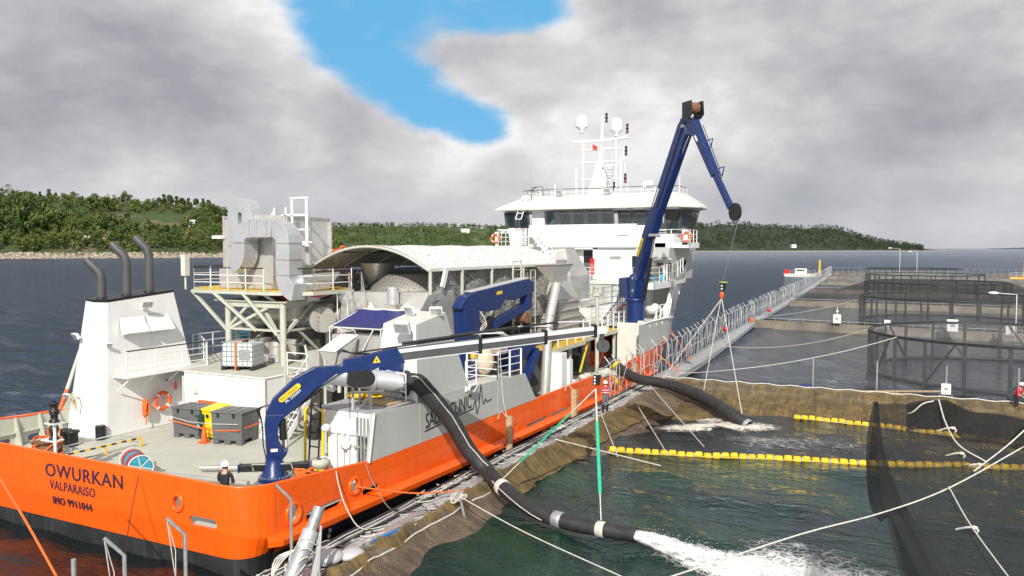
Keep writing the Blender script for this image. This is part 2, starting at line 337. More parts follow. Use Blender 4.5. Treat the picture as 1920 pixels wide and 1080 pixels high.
# ---------------------------------------------------------------- sea
WL = -.35
def water_mat():
    m = bpy.data.materials.new('sea_water'); m.use_nodes = True; t = NT(m.node_tree); t.n.clear()
    g = t.new('ShaderNodeNewGeometry'); P_ = g.outputs['Position']
    sp = t.new('ShaderNodeSeparateXYZ', {0: P_}); X, Y = sp.outputs[0], sp.outputs[1]
    dist = t.vmath('LENGTH', P_)
    inside = t.math('MULTIPLY', t.mr(X, -14.5, -13.5, 0, 1), t.mr(Y, 300, 330, 1, 0))
    n = t.noise(P_, .12, 4, .55, .4).outputs[0]
    green = t.ramp(n, [(.35, (.004, .016, .015)), (.5, (.006, .024, .018)), (.66, (.012, .048, .018))])
    pen = t.ramp(n, [(.3, (.010, .014, .020)), (.7, (.016, .022, .026))])
    inner = t.mix(t.mr(Y, 48, 52, 0, 1), green, pen)
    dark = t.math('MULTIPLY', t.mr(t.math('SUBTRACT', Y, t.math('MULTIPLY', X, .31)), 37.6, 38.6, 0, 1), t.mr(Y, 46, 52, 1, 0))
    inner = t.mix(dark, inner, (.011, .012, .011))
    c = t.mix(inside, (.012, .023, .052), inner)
    refl_tint = t.math('MULTIPLY', t.mr(Y, 17, 26, 1, 0), t.mr(X, -45, -30, 0, 1)); c = t.mix(t.math('MULTIPLY', refl_tint, t.math('SUBTRACT', 1.0, inside)), c, (.008, .012, .012))  # water colour made less blue here for the hull's red reflection
    def waves(sx_, sy_, sc_, det, rough=.55, ang=0):
        mp = t.new('ShaderNodeMapping', {0: P_, 2: (0, 0, R(ang)), 3: (sx_, sy_, 1)}).outputs[0]
        return t.noise(mp, sc_, det, rough, .4).outputs[0]
    h1 = waves(.55, 1.25, 1.1, 4, .55, 30); h2 = waves(.6, 1.3, 4.2, 3, .6, 18); h3 = waves(.4, 1.0, .25, 3, .5, 35)
    calm = t.math('MAXIMUM', t.math('MULTIPLY', inside, .66), t.math('MULTIPLY', t.mr(Y, 16, 26, 1, 0), t.math('MULTIPLY', t.mr(X, -45, -30, 0, 1), .80)))
    hh = t.math('ADD', t.math('ADD', t.math('MULTIPLY', h1, .62), t.math('MULTIPLY', h2, .17)), t.math('MULTIPLY', h3, .55))
    st = t.math('MULTIPLY', t.math('SUBTRACT', 1.0, calm), t.mr(dist, 20, 2500, 1.0, .8))
    bmp = t.new('ShaderNodeBump', {'Height': hh, 'Strength': st, 'Distance': .75})
    ro = t.mr(dist, 30, 1200, .04, .28)
    fr = t.new('ShaderNodeFresnel', {0: 1.333, 1: bmp.outputs[0]}).outputs[0]
    cap = t.mr(dist, 25, 900, .60, .62)
    fac = t.math('MINIMUM', fr, cap)
    df = t.new('ShaderNodeBsdfDiffuse', {0: c}); gl = t.new('ShaderNodeBsdfGlossy', {'Color': (.86, .93, 1, 1), 'Roughness': ro, 'Normal': bmp.outputs[0]})
    mx = t.new('ShaderNodeMixShader', {0: fac, 1: df.outputs[0], 2: gl.outputs[0]})
    t.new('ShaderNodeOutputMaterial', {0: mx.outputs[0]}); return m
def build_sea():
    na = 540; r0 = [0.0] + list(np.geomspace(3, 60, 150)) + list(np.geomspace(61, 60000, 130))
    r = np.array(r0); a = np.linspace(0, 2 * np.pi, na, endpoint=False)
    RR, AA = np.meshgrid(r, a, indexing='ij'); X = RR * np.cos(AA); Y = RR * np.sin(AA)
    rng = np.random.RandomState(3); Z = np.zeros_like(X)
    for k in range(26):
        lam = rng.uniform(.9, 5.5); th = R(62) + rng.normal(0, .55); ph = rng.uniform(0, 6.28)
        Z += .0052 * lam ** .9 * np.sin((X * np.cos(th) + Y * np.sin(th)) * 2 * np.pi / lam + ph + .6 * np.sin(X * .21 + k) + .5 * np.cos(Y * .17 + 2 * k))
    fade = np.clip(1 - (RR - 50) / 150, 0, 1); Z *= fade
    V = np.stack([X, Y, Z + WL], -1).reshape(-1, 3)
    i, j = np.meshgrid(np.arange(len(r) - 1), np.arange(na), indexing='ij'); j2 = (j + 1) % na
    F = np.stack([i * na + j, (i + 1) * na + j, (i + 1) * na + j2, i * na + j2], -1).reshape(-1, 4)
    me = bpy.data.meshes.new('sea'); me.vertices.add(len(V)); me.vertices.foreach_set('co', V.ravel())
    me.loops.add(F.size); me.loops.foreach_set('vertex_index', F.ravel().astype(np.int32)); me.polygons.add(len(F))
    me.polygons.foreach_set('loop_start', np.arange(0, F.size, 4, dtype=np.int32)); me.polygons.foreach_set('loop_total', np.full(len(F), 4, dtype=np.int32))
    me.polygons.foreach_set('use_smooth', np.ones(len(F), bool)); me.update(); me.validate()
    me.materials.append(water_mat()); o = bpy.data.objects.new('sea', me); C.objects.link(o); tag(o, kind='structure')
build_sea()
# ---------------------------------------------------------------- land, trees, far houses
YW = R(26.4)
def polar(u, depth, z=0):
    """a point at a bearing of atan((u-960)/1490) right of the view axis, at this depth"""
    f_ = Vector((-math.sin(YW), math.cos(YW), 0)); r_ = Vector((math.cos(YW), math.sin(YW), 0))
    p = f_ * depth + r_ * (depth * (u - 960) / 1490); return Vector((p.x, p.y, z))
from mathutils import noise as MN
def fbm(x, y, s_, o=0): return MN.fractal(Vector((x * s_, y * s_, o)), 1.0, 2.0, 4)
LANDS = {  # bearing knots: (u, shore depth, crest depth, crest height)
 'near': [(-700, 640, 980, 50), (-300, 680, 1000, 62), (0, 730, 1030, 76), (120, 750, 1050, 72), (240, 780, 1080, 66), (330, 800, 1100, 62), (400, 830, 1120, 58), (460, 860, 1160, 45), (560, 900, 1240, 34), (640, 960, 1300, 20), (720, 1040, 1350, 6), (760, 1100, 1380, -2)],
 'mid': [(380, 1150, 1900, 62), (500, 1250, 1950, 66), (620, 1300, 2000, 66), (800, 1450, 2150, 68), (930, 1600, 2300, 72), (1100, 1750, 2500, 80), (1180, 1850, 2600, 70), (1240, 1900, 2650, 5)],
 'headland': [(1100, 2100, 2750, 60), (1180, 2100, 2750, 88), (1300, 2150, 2700, 88), (1440, 2250, 2750, 86), (1560, 2400, 2850, 76), (1620, 2500, 2900, 50), (1690, 2650, 2950, 22), (1740, 2750, 2900, 6), (1775, 2800, 2850, .5)],
}
def land_h(key, u, d):
    K = LANDS[key]; us = [k[0] for k in K]
    s_, c_, h_ = (interp(u, us, [k[i] for k in K]) for i in (1, 2, 3))
    tt = (d - s_) / (c_ - s_)
    if tt < 0: return tt * 6 + WL - .3
    p = polar(u, d)
    prof = min(1, tt) ** .8 if tt < 1 else 1 - (tt - 1) * .25
    base = h_ * (.06 * min(1, tt * 12) + .94 * (prof * .75 + .25 * prof ** 3))
    return max(WL - .5, base * (1 + .16 * fbm(p.x, p.y, .006)) + 2.5 * min(1, tt * 5) * fbm(p.x, p.y, .02)) + .3
def land_mat(name, g1, g2, dry, shore):
    m = bpy.data.materials.new(name); m.use_nodes = True; t = NT(m.node_tree); t.n.clear()
    P_ = t.new('ShaderNodeNewGeometry').outputs['Position']; z = t.new('ShaderNodeSeparateXYZ', {0: P_}).outputs[2]
    a = t.noise(P_, .02, 6, .6).outputs[0]; b = t.noise(P_, .15, 5, .7).outputs[0]
    c = t.mix(t.mr(b, .35, .65, 0, 1), g1, g2); c = t.mix(t.mr(a, .56, .66, 0, 1), c, dry)
    rk = t.ramp(t.noise(P_, .45, 5, .8).outputs[0], [(.3, tuple(x * .45 for x in shore)), (.7, shore)])
    c = t.mix(t.mr(t.math('ADD', z, t.math('MULTIPLY', b, 1.5)), 2.6, 4.2, 1, 0), c, rk)
    p = t.new('ShaderNodeBsdfPrincipled', {'Base Color': c, 'Roughness': .95})
    t.new('ShaderNodeOutputMaterial', {0: p.outputs[0]}); return m
def build_land(key, name, m, nu, nd, dmax=1.5):
    K = LANDS[key]; us = np.linspace(K[0][0], K[-1][0], nu); V = []; F = []
    for u in us:
        s_ = interp(u, [k[0] for k in K], [k[1] for k in K]); c_ = interp(u, [k[0] for k in K], [k[2] for k in K])
        for j in range(nd):
            tt = -.04 + (dmax + .04) * (j / (nd - 1)) ** 1.5; d_ = s_ + tt * (c_ - s_) + 5 * fbm(u * .3, 0, .08)
            p = polar(u, d_); V.append((p.x, p.y, land_h(key, u, d_)))
    for i in range(nu - 1):
        for j in range(nd - 1): F.append((i * nd + j, (i + 1) * nd + j, (i + 1) * nd + j + 1, i * nd + j + 1))
    mb = MB(); mb.add(V, F, 0, True); return struct(name, mb, m, fix=False)
LM = land_mat('hillside_near', (.035, .06, .016), (.06, .085, .022), (.15, .13, .06), (.42, .36, .28))
LM2 = land_mat('hillside_mid', (.035, .06, .018), (.07, .11, .03), (.17, .19, .07), (.36, .33, .28))
LM3 = land_mat('hillside_headland', (.02, .034, .018), (.03, .045, .02), (.07, .075, .035), (.38, .36, .33))  # dark ground tones paint the cloud shadow over the headland
build_land('near', 'hill', LM, 200, 50); build_land('mid', 'hill_beyond', LM2, 120, 34); build_land('headland', 'headland', LM3, 120, 30)
isl = MB(); base = []
for k in range(31):
    u = 1850 + k * 14; h_ = 60 * math.sin(min(1, k / 14) * math.pi / 2) ** 1.3 * (1 + .1 * math.sin(k)); a = polar(u, 16000); b = polar(u, 17500)
    base += [(a.x, a.y, -2), ((a.x + b.x) / 2, (a.y + b.y) / 2, 9 + h_), (b.x, b.y, -2)]
isl.add(base, [(i * 3 + j, i * 3 + 3 + j, i * 3 + 4 + j, i * 3 + 1 + j) for i in range(30) for j in (0, 1)], 0, True)
struct('distant_island', isl, mat('far_land_haze_blue', (.045, .075, .10), .95, var=.1, vs=.002), fix=False)  # distance haze is put into the land's bluish colour

def leaf_mat(name, lo, hi):
    m = bpy.data.materials.new(name); m.use_nodes = True; t = NT(m.node_tree); t.n.clear()
    P_ = t.new('ShaderNodeNewGeometry').outputs['Position']; oi = t.new('ShaderNodeObjectInfo').outputs['Random']
    n = t.noise(P_, .06, 3, .6).outputs[0]; n2 = t.noise(P_, .7, 4, .7).outputs[0]
    f_ = t.math('ADD', t.math('MULTIPLY', n, .55), t.math('MULTIPLY', n2, .3)); f_ = t.math('ADD', f_, t.math('MULTIPLY', oi, .22))
    c = t.ramp(f_, [(.36, lo), (.52, tuple((a + b) / 2 for a, b in zip(lo, hi))), (.70, hi)])
    p = t.new('ShaderNodeBsdfPrincipled', {'Base Color': c, 'Roughness': .7, 'Specular IOR Level': .25})
    t.new('ShaderNodeOutputMaterial', {0: p.outputs[0]}); return m
LEAF = [leaf_mat('dark_foliage', (.026, .052, .014), (.075, .115, .028)), leaf_mat('mid_foliage', (.05, .09, .018), (.12, .165, .036)),
        leaf_mat('olive_foliage', (.085, .11, .025), (.17, .18, .05)), leaf_mat('cloud_shadow_foliage', (.018, .032, .018), (.04, .06, .025)), leaf_mat('pale_far_foliage', (.07, .11, .03), (.16, .21, .06))]  # the headland's leaf tone carries the cloud shadow in its colour
BARK = mat('bark', (.12, .10, .08), .9, var=.2)
def crown_np(rng, kind, nf):
    """leaf clump faces in a unit-height crown, several lobes; returns verts (n,4,3)"""
    nl = rng.randint(4, 8); cen = []; rad = []
    for k in range(nl):
        h_ = rng.uniform(.3, .92); w_ = {'round': .30, 'tall': .15, 'cone': .26 * (1.05 - h_), 'wide': .36}[kind]
        a = rng.uniform(0, 6.28); cen.append((math.cos(a) * w_ * rng.uniform(.3, 1), math.sin(a) * w_ * rng.uniform(.3, 1), h_))
        rad.append(rng.uniform(.11, .2) if kind != 'cone' else .09 + .17 * (1 - h_))
    cen = np.array(cen); rad = np.array(rad); k = rng.randint(0, nl, nf); dv = rng.normal(size=(nf, 3)); dv /= np.linalg.norm(dv, axis=1)[:, None]
    p = cen[k] + dv * (rad[k] * rng.uniform(.55, 1.08, nf))[:, None]; s_ = rng.uniform(.03, .065, nf)
    nrm = dv + rng.normal(size=(nf, 3)) * .55; nrm /= np.linalg.norm(nrm, axis=1)[:, None]
    tx = np.cross(nrm, rng.normal(size=(nf, 3))); tx /= np.linalg.norm(tx, axis=1)[:, None]; ty = np.cross(nrm, tx)
    q = np.stack([p + tx * s_[:, None], p + ty * s_[:, None] * .8, p - tx * s_[:, None], p - ty * s_[:, None] * .9], 1)
    return q
def quads_mesh(name, q, m):
    n = len(q); me = bpy.data.meshes.new(name); me.vertices.add(n * 4); me.vertices.foreach_set('co', q.reshape(-1).astype(np.float32))
    me.loops.add(n * 4); me.loops.foreach_set('vertex_index', np.arange(n * 4, dtype=np.int32)); me.polygons.add(n)
    me.polygons.foreach_set('loop_start', np.arange(0, n * 4, 4, dtype=np.int32)); me.polygons.foreach_set('loop_total', np.full(n, 4, dtype=np.int32)); me.update(); me.materials.append(m); return me
rng = np.random.RandomState(11)
KINDS = [('round', 0), ('round', 1), ('wide', 1), ('tall', 0), ('cone', 0), ('wide', 2), ('round', 2), ('tall', 1), ('cone', 0), ('round', 1)]
crowns = [quads_mesh('crown', crown_np(rng, k, 420), LEAF[mi]) for k, mi in KINDS]
tm = MB(); tm.tube([(0, 0, -.05), (.01, 0, .3), (0, .01, .7)], [.022, .016, .006], 6); tm.tube([(.01, 0, .3), (.12, .03, .55)], [.01, .004], 5); tm.tube([(.01, 0, .38), (-.1, -.05, .6)], [.009, .004], 5)
tr0 = tm.build('trunk', BARK); trunk_me = tr0.data; bpy.data.objects.remove(tr0)
WORD = {0: 'dark round tree', 1: 'green round tree', 2: 'broad green tree', 3: 'slim dark tree', 4: 'pointed conifer', 5: 'broad olive tree', 6: 'yellowish tree', 7: 'slim green tree', 8: 'dark conifer', 9: 'leafy tree'}
def place_tree(u, d_, h_, k, where):
    p = polar(u, d_); z = land_h('near', u, d_) - .5
    o = bpy.data.objects.new('tree', None); C.objects.link(o); o.location = (p.x, p.y, z); o.rotation_euler = (0, 0, rng.uniform(0, 6.28)); wd = rng.uniform(.8, 1.15); o.scale = (h_ * wd, h_ * wd, h_)
    tag(o, tlabel(k, where, u, h_), 'tree', 'trees on the near wooded hill')
    for nm, me in (('trunk', trunk_me), ('crown', crowns[k])):
        c = bpy.data.objects.new(nm, me); C.objects.link(c); c.parent = o
def shore_d(u): return interp(u, [k[0] for k in LANDS['near']], [k[1] for k in LANDS['near']])
def crest_d(u): return interp(u, [k[0] for k in LANDS['near']], [k[2] for k in LANDS['near']])
SPOT = [(20, 'at the left picture edge'), (75, 'left of the funnel'), (125, 'behind the funnel left edge'), (160, 'left of the first exhaust pipe'), (200, 'over the first exhaust pipe'), (238, 'over the middle exhaust pipe'), (275, 'over the right exhaust pipe'), (315, 'just right of the exhaust pipes'), (350, 'below the pointed conifers'), (385, 'beside the small white hut'), (420, 'left of the duct tower'), (999, 'behind the duct tower')]
seen = {}
def tlabel(k, where, u, h_):
    sp_ = next(t_ for x, t_ in SPOT if u < x); lb = WORD[k] + ' ' + where + ' ' + sp_; n_ = seen.get(lb, 0); seen[lb] = n_ + 1
    return ['', 'another ', 'smaller ', 'taller ', 'ragged ', 'fuller '][min(n_, 5)] + lb
u = -60
while u < 440:
    place_tree(u, shore_d(u) + rng.uniform(14, 40), rng.uniform(9, 19), int(rng.choice([0, 1, 5, 6, 2, 6, 9])), 'above the shore'); u += rng.uniform(8, 17)
for _ in range(120):
    u = rng.uniform(-60, 445); f_ = rng.uniform(.12, .8)
    if .42 < f_ < .80 and 200 < u < 365: continue
    place_tree(u, shore_d(u) + f_ * (crest_d(u) - shore_d(u)), rng.uniform(9, 26) * (1.25 if u < 120 and f_ < .5 else 1), int(rng.choice([0, 0, 1, 2, 3, 4, 9, 7, 5])), 'low on the hill' if f_ < .35 else 'midway up the hill' if f_ < .6 else 'high on the hill')
for u, h_, k in [(-20, 9, 1), (10, 10, 0), (40, 8, 2), (62, 9, 9), (80, 14, 8), (96, 18, 8), (108, 13, 4), (125, 9, 0), (142, 9, 1), (160, 8, 0), (184, 10, 2), (205, 8, 0), (232, 17, 2), (244, 15, 9), (262, 9, 1), (282, 9, 0), (300, 17, 4), (310, 21, 8), (322, 22, 4), (334, 21, 8), (345, 20, 4), (357, 19, 8), (370, 19, 4), (382, 17, 8), (394, 16, 4), (410, 10, 0), (425, 11, 1)]:
    place_tree(u, crest_d(u) - 8, h_, k, 'on the crest')
def forest(key, name, n, hmin, hmax, us, mats, nf, fr=(0.02, 1.15), skip=None, hole=.0):
    protos = [crown_np(rng, k, nf) for k in ('round', 'wide', 'tall', 'round', 'cone', 'wide')]
    out = []
    for _ in range(n):
        u = rng.uniform(*us); f_ = rng.uniform(*fr)
        K = LANDS[key]; s_ = interp(u, [k[0] for k in K], [k[1] for k in K]); c_ = interp(u, [k[0] for k in K], [k[2] for k in K]); d_ = s_ + f_ * (c_ - s_) + 6
        p = polar(u, d_)
        if skip and skip(u, f_): continue
        if fbm(p.x, p.y, .008, 5) > hole: 
            if rng.uniform() < .75: continue
        h_ = rng.uniform(hmin, hmax); q = protos[rng.randint(len(protos))]; a = rng.uniform(0, 6.28); ca, sa = math.cos(a), math.sin(a)
        wd = h_ * rng.uniform(.8, 1.3); x = (q[..., 0] * ca - q[..., 1] * sa) * wd + p.x; y = (q[..., 0] * sa + q[..., 1] * ca) * wd + p.y; z = q[..., 2] * h_ + land_h(key, u, d_) - h_ * .18
        out.append(np.stack([x, y, z], -1))
    q = np.concatenate(out); me = quads_mesh(name, q, mats[0])
    for m_ in mats[1:]: me.materials.append(m_)
    if len(mats) > 1:
        idx = np.repeat(rng.randint(0, len(mats), len(out)), nf).astype(np.int32); me.polygons.foreach_set('material_index', idx)
    o = bpy.data.objects.new(name, me); C.objects.link(o); tag(o, kind='stuff'); return o
clear = lambda u, f_: (.42 < f_ < .80 and 205 < u < 365)
tag(forest('near', 'forest', 3000, 8, 18, (-500, 640), [LEAF[0], LEAF[1], LEAF[0], LEAF[2]], 110, skip=clear, hole=.45), 'dense mixed green woodland covering the nearest hill behind the funnel', 'forest')
tag(forest('mid', 'forest', 3000, 9, 20, (380, 1190), [LEAF[1], LEAF[4], LEAF[0]], 60, hole=.30, skip=lambda u, f_: .62 < f_ < .8 and 820 < u < 915), 'light green woodland on the low hills behind the curved canopy', 'forest')
tag(forest('headland', 'forest', 2400, 10, 20, (1180, 1730), [LEAF[3]], 60, hole=.5), 'woodland coloured dark for cloud shadow on the long headland right of the ship', 'forest')
rk = MB(); rr_ = random.Random(5)
for _ in range(1100):
    u = rr_.uniform(-40, 445); d_ = shore_d(u) + rr_.uniform(-5, 10); p = polar(u, d_); s_ = rr_.uniform(.5, 1.9); z = land_h('near', u, d_)
    rk.ball((p.x, p.y, max(z, WL) + s_ * .1), s_, 5, 3, (1, 1, .6))
for f_ in rk.sm: pass
rk.sm = [False] * len(rk.sm)
tag(rk.build('shore_rocks', mat('pale_shore_rock', (.38, .33, .26), .9, var=.5, vs=.3), fix=False), 'pale boulders strewn along the near shoreline', 'rocks', kind='stuff')
HM = [mat('house_white_wall', (.7, .7, .68), .6), mat('house_pale_roof', (.62, .68, .74), .4), mat('house_window_dark', (.03, .03, .035), .2)]
def house(u, d_, key, w_, dp, h_, label, dz=0, rot=.2):
    p = polar(u, d_); z = land_h(key, u, d_) + dz; t_ = thing('house', label, 'house', (p.x, p.y, z), 'houses on the far shore', False, YW + rot)
    MB().box(-w_ / 2, w_ / 2, -dp / 2, dp / 2, -3, h_).build('wall', HM[0], t_)
    r_ = MB(); e = .5; r_.add([(-w_ / 2 - e, -dp / 2 - e, h_), (w_ / 2 + e, -dp / 2 - e, h_), (w_ / 2 + e, dp / 2 + e, h_), (-w_ / 2 - e, dp / 2 + e, h_), (-w_ / 2 - e, 0, h_ + dp * .3), (w_ / 2 + e, 0, h_ + dp * .3)], [(0, 1, 5, 4), (2, 3, 4, 5), (0, 4, 3), (1, 2, 5)]); r_.build('roof', HM[1], t_)
    for k in range(2): MB().box(-w_ / 4 + k * w_ / 2 - .6, -w_ / 4 + k * w_ / 2 + .6, -dp / 2 - .05, -dp / 2 + .02, h_ * .35, h_ * .75).build('window', HM[2], t_)
house(360, 965, 'near', 9, 7, 3, 'small pale roofed house high on the grassy clearing left of the duct tower', 4)
house(207, 815, 'near', 11, 7, 3, 'white roofed shed near the shore behind the middle exhaust pipe', 1)
house(163, 812, 'near', 7, 6, 3, 'small white shed near the shore left of the middle exhaust pipe', 1)
house(945, 2020, 'mid', 34, 12, 5, 'long white farm building beside the port bridge wing', 8)
house(872, 1960, 'mid', 22, 10, 5, 'low grey roofed barn on the pale meadow behind the canopy', 6)
house(1487, 2330, 'headland', 14, 9, 5, 'tiny white house at the foot of the headland', 6)
# ---------------------------------------------------------------- the ship: hull, deck, bulwarks
ship = thing('ship', 'large orange and white fish treatment ship moored along the cage walkway', 'ship')
def zf(y): return interp(y, [16, 20, 28, 35, 46, 60, 66, 72], [.62, .52, .30, .22, .06, 0, 1.2, 2.5])     # fender / knuckle line
def ztop(y): return interp(y, [16, 17.4, 21.7, 33, 44.3, 44.9, 45.4, 48.9, 49.6, 61, 66, 72], [2.26, 2.18, 1.74, 1.60, 1.52, 1.2, .98, 1.15, 1.52, 2.2, 3.4, 5])
XS, XP, XC = -16.2, -32.6, -24.4
def hb(y, lv):
    """half breadth along the length at level: 0 keel, 1 water, 2 knuckle, 3 deck edge, 4 forecastle top"""
    st = [43, 48, 52, 57, 63][lv]; en = [69, 71, 72, 73.5, 76][lv]
    if y <= st: return 8.2
    t_ = (y - st) / (en - st); return 8.2 * max(0, 1 - t_ ** 2.3)
h = MB()
ys = [17.4] + [y for y in np.arange(19, 76.1, 1.0)]
lev = []
for y in ys:
    row = []
    k = zf(y); base = [(-2.2, hb(y, 0) - .8), (WL - .2, hb(y, 1) - .42), (.02 + max(0, (y - 60) * .06), hb(y, 1.0 and 1) - .32), (k, hb(y, 2)), (max(k + .1, min(ztop(y), 7)), hb(y, 3))]
    lev.append(base)
for sgn in (1, -1):
    for i in range(len(ys) - 1):
        for j in range(4):
            if sgn == 1 and j == 3 and ys[i] < 52: continue          # starboard bulwark plate is built with real openings
            if sgn == -1 and j == 3 and ys[i] < 24: continue
            a, b = lev[i], lev[i + 1]
            vs = [(XC + sgn * max(0, a[j][1]), ys[i], a[j][0]), (XC + sgn * max(0, b[j][1]), ys[i + 1], b[j][0]), (XC + sgn * max(0, b[j + 1][1]), ys[i + 1], b[j + 1][0]), (XC + sgn * max(0, a[j + 1][1]), ys[i], a[j + 1][0])]
            h.add(vs, [(0, 1, 2, 3)], 1 if j < 2 else 0, True)
for sgn in (1, -1):
    n = 8
    for k in range(n):
        for j in range(4):
            P4 = []
            for kk, jj in ((k, j), (k + 1, j), (k + 1, j + 1), (k, j + 1)):
                a = kk / n * math.pi / 2; rin = [.8, .42, .32, 0, 0][jj]; rc = 1.2; z = [-2.2, WL - .2, .16, .62 + .33 * (kk / n), 2.18 + .08 * kk / n][jj]
                x = XC + sgn * (7.0 + (rc - rin * (1 - kk / n) - .0) * math.cos(a)); y = 17.4 - (rc - rin * .35 * kk / n) * math.sin(a); P4.append((x, y, z))
            h.add(P4, [(0, 1, 2, 3)], 1 if j < 2 else 0, True)
x0, x1 = XC - 7.0, XC + 7.0
for (za, ya), (zb, yb), mi in (((-2.2, 16.48), (WL - .2, 16.35), 1), ((WL - .2, 16.35), (.16, 16.31), 1), ((.16, 16.31), (.95, 16.2), 0)):
    h.add([(x0, ya, za), (x1, ya, za), (x1, yb, zb), (x0, yb, zb)], [(0, 1, 2, 3)], mi)
hull = h.build('hull', [M['orange'], M['boot']], ship)
def S(xp, yp=None): return None
tp_ = MB(); fnT = lambda a, b, d_: (a, 16.2 + d_, b)
tp_.plate([(x0, .95), (x1, .95), (x1, 2.26), (x0, 2.36)], [oval(-18.96, 1.56, .17, .2), slot(-18.55, -17.42, 1.13, .14), oval(-30.2, 1.6, .17, .2)], fnT, .10, 0, 1, 0)
tp_.build('transom', [M['orange'], M['cream']], ship)
sb = MB(); fnS = lambda a, b, d_: (XS - d_, a, b)
yy = [17.4, 19, 21.7, 25, 29, 33, 35.3, 38, 41, 44.3, 44.9, 45.4, 48.9, 49.6, 52]
outer = [(y, zf(y)) for y in (17.4, 20, 24, 28, 32, 35, 40, 46, 52)] + [(y, ztop(y)) for y in reversed(yy)]
hol = [oval(17.97, 1.12, .26, .27), oval(20.9, 1.16, .22, .24), slot(18.55, 20.25, .86, .13), slot(21.35, 22.3, .80, .12), oval(33.1, .70, .13, .14)]
for y_, L_ in ((34.2, 2.6), (37.1, 2.6), (40.0, 2.2), (42.5, 1.7), (46.4, 1.9), (49.8, 1.9)): hol.append(slot(y_, y_ + L_, .44 - (y_ - 34) * .008, .10, 4))
sb.plate(outer, hol, fnS, .10, 0, 1, 0)
sb.build('bulwark', [M['orange'], M['cream']], ship)
for (y_, z_, r_) in ((17.97, 1.12, .30), (20.9, 1.16, .26)):
    MB().tube([(XS + .02, y_ + r_ * math.cos(a), z_ + (r_ + .01) * math.sin(a)) for a in np.linspace(0, 2 * math.pi, 20, endpoint=False)], .055, 8, closed=True).build('fairlead_ring', M['orange'], ship)
MB().tube([(-18.96 + .21 * math.cos(a), 16.18, 1.56 + .24 * math.sin(a)) for a in np.linspace(0, 2 * math.pi, 20, endpoint=False)], .05, 8, closed=True).build('fairlead_ring', M['orange'], ship)
cr = MB(); pts = [(XP + .05, 24, 2.0), (XP + .05, 20, 2.1), (XP + .05, 17.4, 2.3)]
for k in range(9): a = k / 8 * math.pi / 2; pts.append((XC - 7 - 1.15 * math.cos(a), 17.4 - 1.15 * math.sin(a), 2.34))
pts += [(x, 16.26, interp(x, [-31.4, -17.4], [2.38, 2.28])) for x in (-29, -25, -21)]
for k in range(9): a = (1 - k / 8) * math.pi / 2; pts.append((XC + 7 + 1.15 * math.cos(a), 17.4 - 1.15 * math.sin(a), 2.26 - .08 * k / 8))
pts += [(XS - .05, y, ztop(y) + .02) for y in (19, 21.7)]
cr.tube(pts, .055, 8); cr.build('cap_rail', M['orange'], ship)
cr = MB()
cr.tube([(XS - .05, y, ztop(y) + .02) for y in (35.3, 38, 41, 44.3, 44.9, 45.4, 48.9, 49.6, 52, 56, 60)], .05, 6); cr.build('cap_rail', M['orange'], ship)
pb = MB(); fnP = lambda a, b, d_: (XP + d_, a, b)
pb.plate([(17.4, .95), (24, .95), (24, 2.0), (23.2, 2.0), (17.4, 2.3)], [slot(18.2, 19.6, 1.15, .13), slot(20.3, 21.5, 1.15, .13)], fnP, .08, 0, 1, 0)
pb.build('bulwark', [M['orange'], M['cream']], ship)
pr = MB(); pr.plate([(21.7, .95), (24.6, .95), (24.6, 4.6), (22.55, 2.9), (21.7, 2.0)], [], lambda a, b, d_: (XP - .02 + d_, a, b), .12, 0, 0, 0); pr.build('bulwark_return', [M['cream']], ship)
MB().tube([(XP + .05, 21.7, 2.0), (XP + .05, 22.1, 2.9)], .08, 8).build('cap_rail', M['orange'], ship)
MB().tube([(XP + .05, 22.1, 2.9), (XP + .05, 22.75, 4.5)], .08, 8).build('cap_rail', M['cream'], ship)
for k, y in enumerate((17.8, 18.8, 19.8, 20.8, 21.6)):
    MB().add([(XP + .08, y - .03, .95), (XP + .5, y - .03, .95), (XP + .14, y - .03, 2.1), (XP + .08, y - .03, 2.1), (XP + .08, y + .03, .95), (XP + .5, y + .03, .95), (XP + .14, y + .03, 2.1), (XP + .08, y + .03, 2.1)], [(0, 1, 2, 3), (7, 6, 5, 4), (0, 4, 5, 1), (1, 5, 6, 2), (2, 6, 7, 3)]).build('bracket', M['cream'], ship)
MB().box(XP + .08, XP + .2, 17.4, 23, 1.45, 1.5).build('stringer', M['cream'], ship)
fd = MB(); fy = [16.9, 17.25, 20, 24, 28, 32, 36, 41, 46, 52, 57]
ring = []
for i, y in enumerate(fy):
    o_ = .02 if i == 0 else .30; z = zf(y); xk = XC + hb(y, 2)
    ring.append([(xk - .02, y, z + .16), (xk + o_, y, z + .02), (xk + o_ * .9, y, z - .16), (xk - .05, y, z - .20)])
for i in range(len(fy) - 1): fd.add(ring[i] + ring[i + 1], [(0, 1, 5, 4), (1, 2, 6, 5), (2, 3, 7, 6)])
fd.build('fender_ledge', M['orange'], ship)
for y in (24.5, 27.3, 30.4, 33.2, 36.3, 40.5, 43.3):     # stiffeners under the ledge
    MB().add([(XS + .26, y, zf(y) - .17), (XS - .02, y, zf(y) - .17), (XS - .25, y, zf(y) - .62), (XS + .26, y + .05, zf(y) - .17), (XS - .02, y + .05, zf(y) - .17), (XS - .25, y + .05, zf(y) - .62)], [(0, 1, 2), (5, 4, 3), (0, 3, 4, 1), (1, 4, 5, 2), (2, 5, 3, 0)]).build('fender_bracket', M['orange'], ship)
dk = MB(); pl = [(XP + .05, 17.4)]
for k in range(7): a = k / 6 * math.pi / 2; pl.append((XC - 7 - 1.15 * math.cos(a), 17.4 - 1.15 * math.sin(a)))
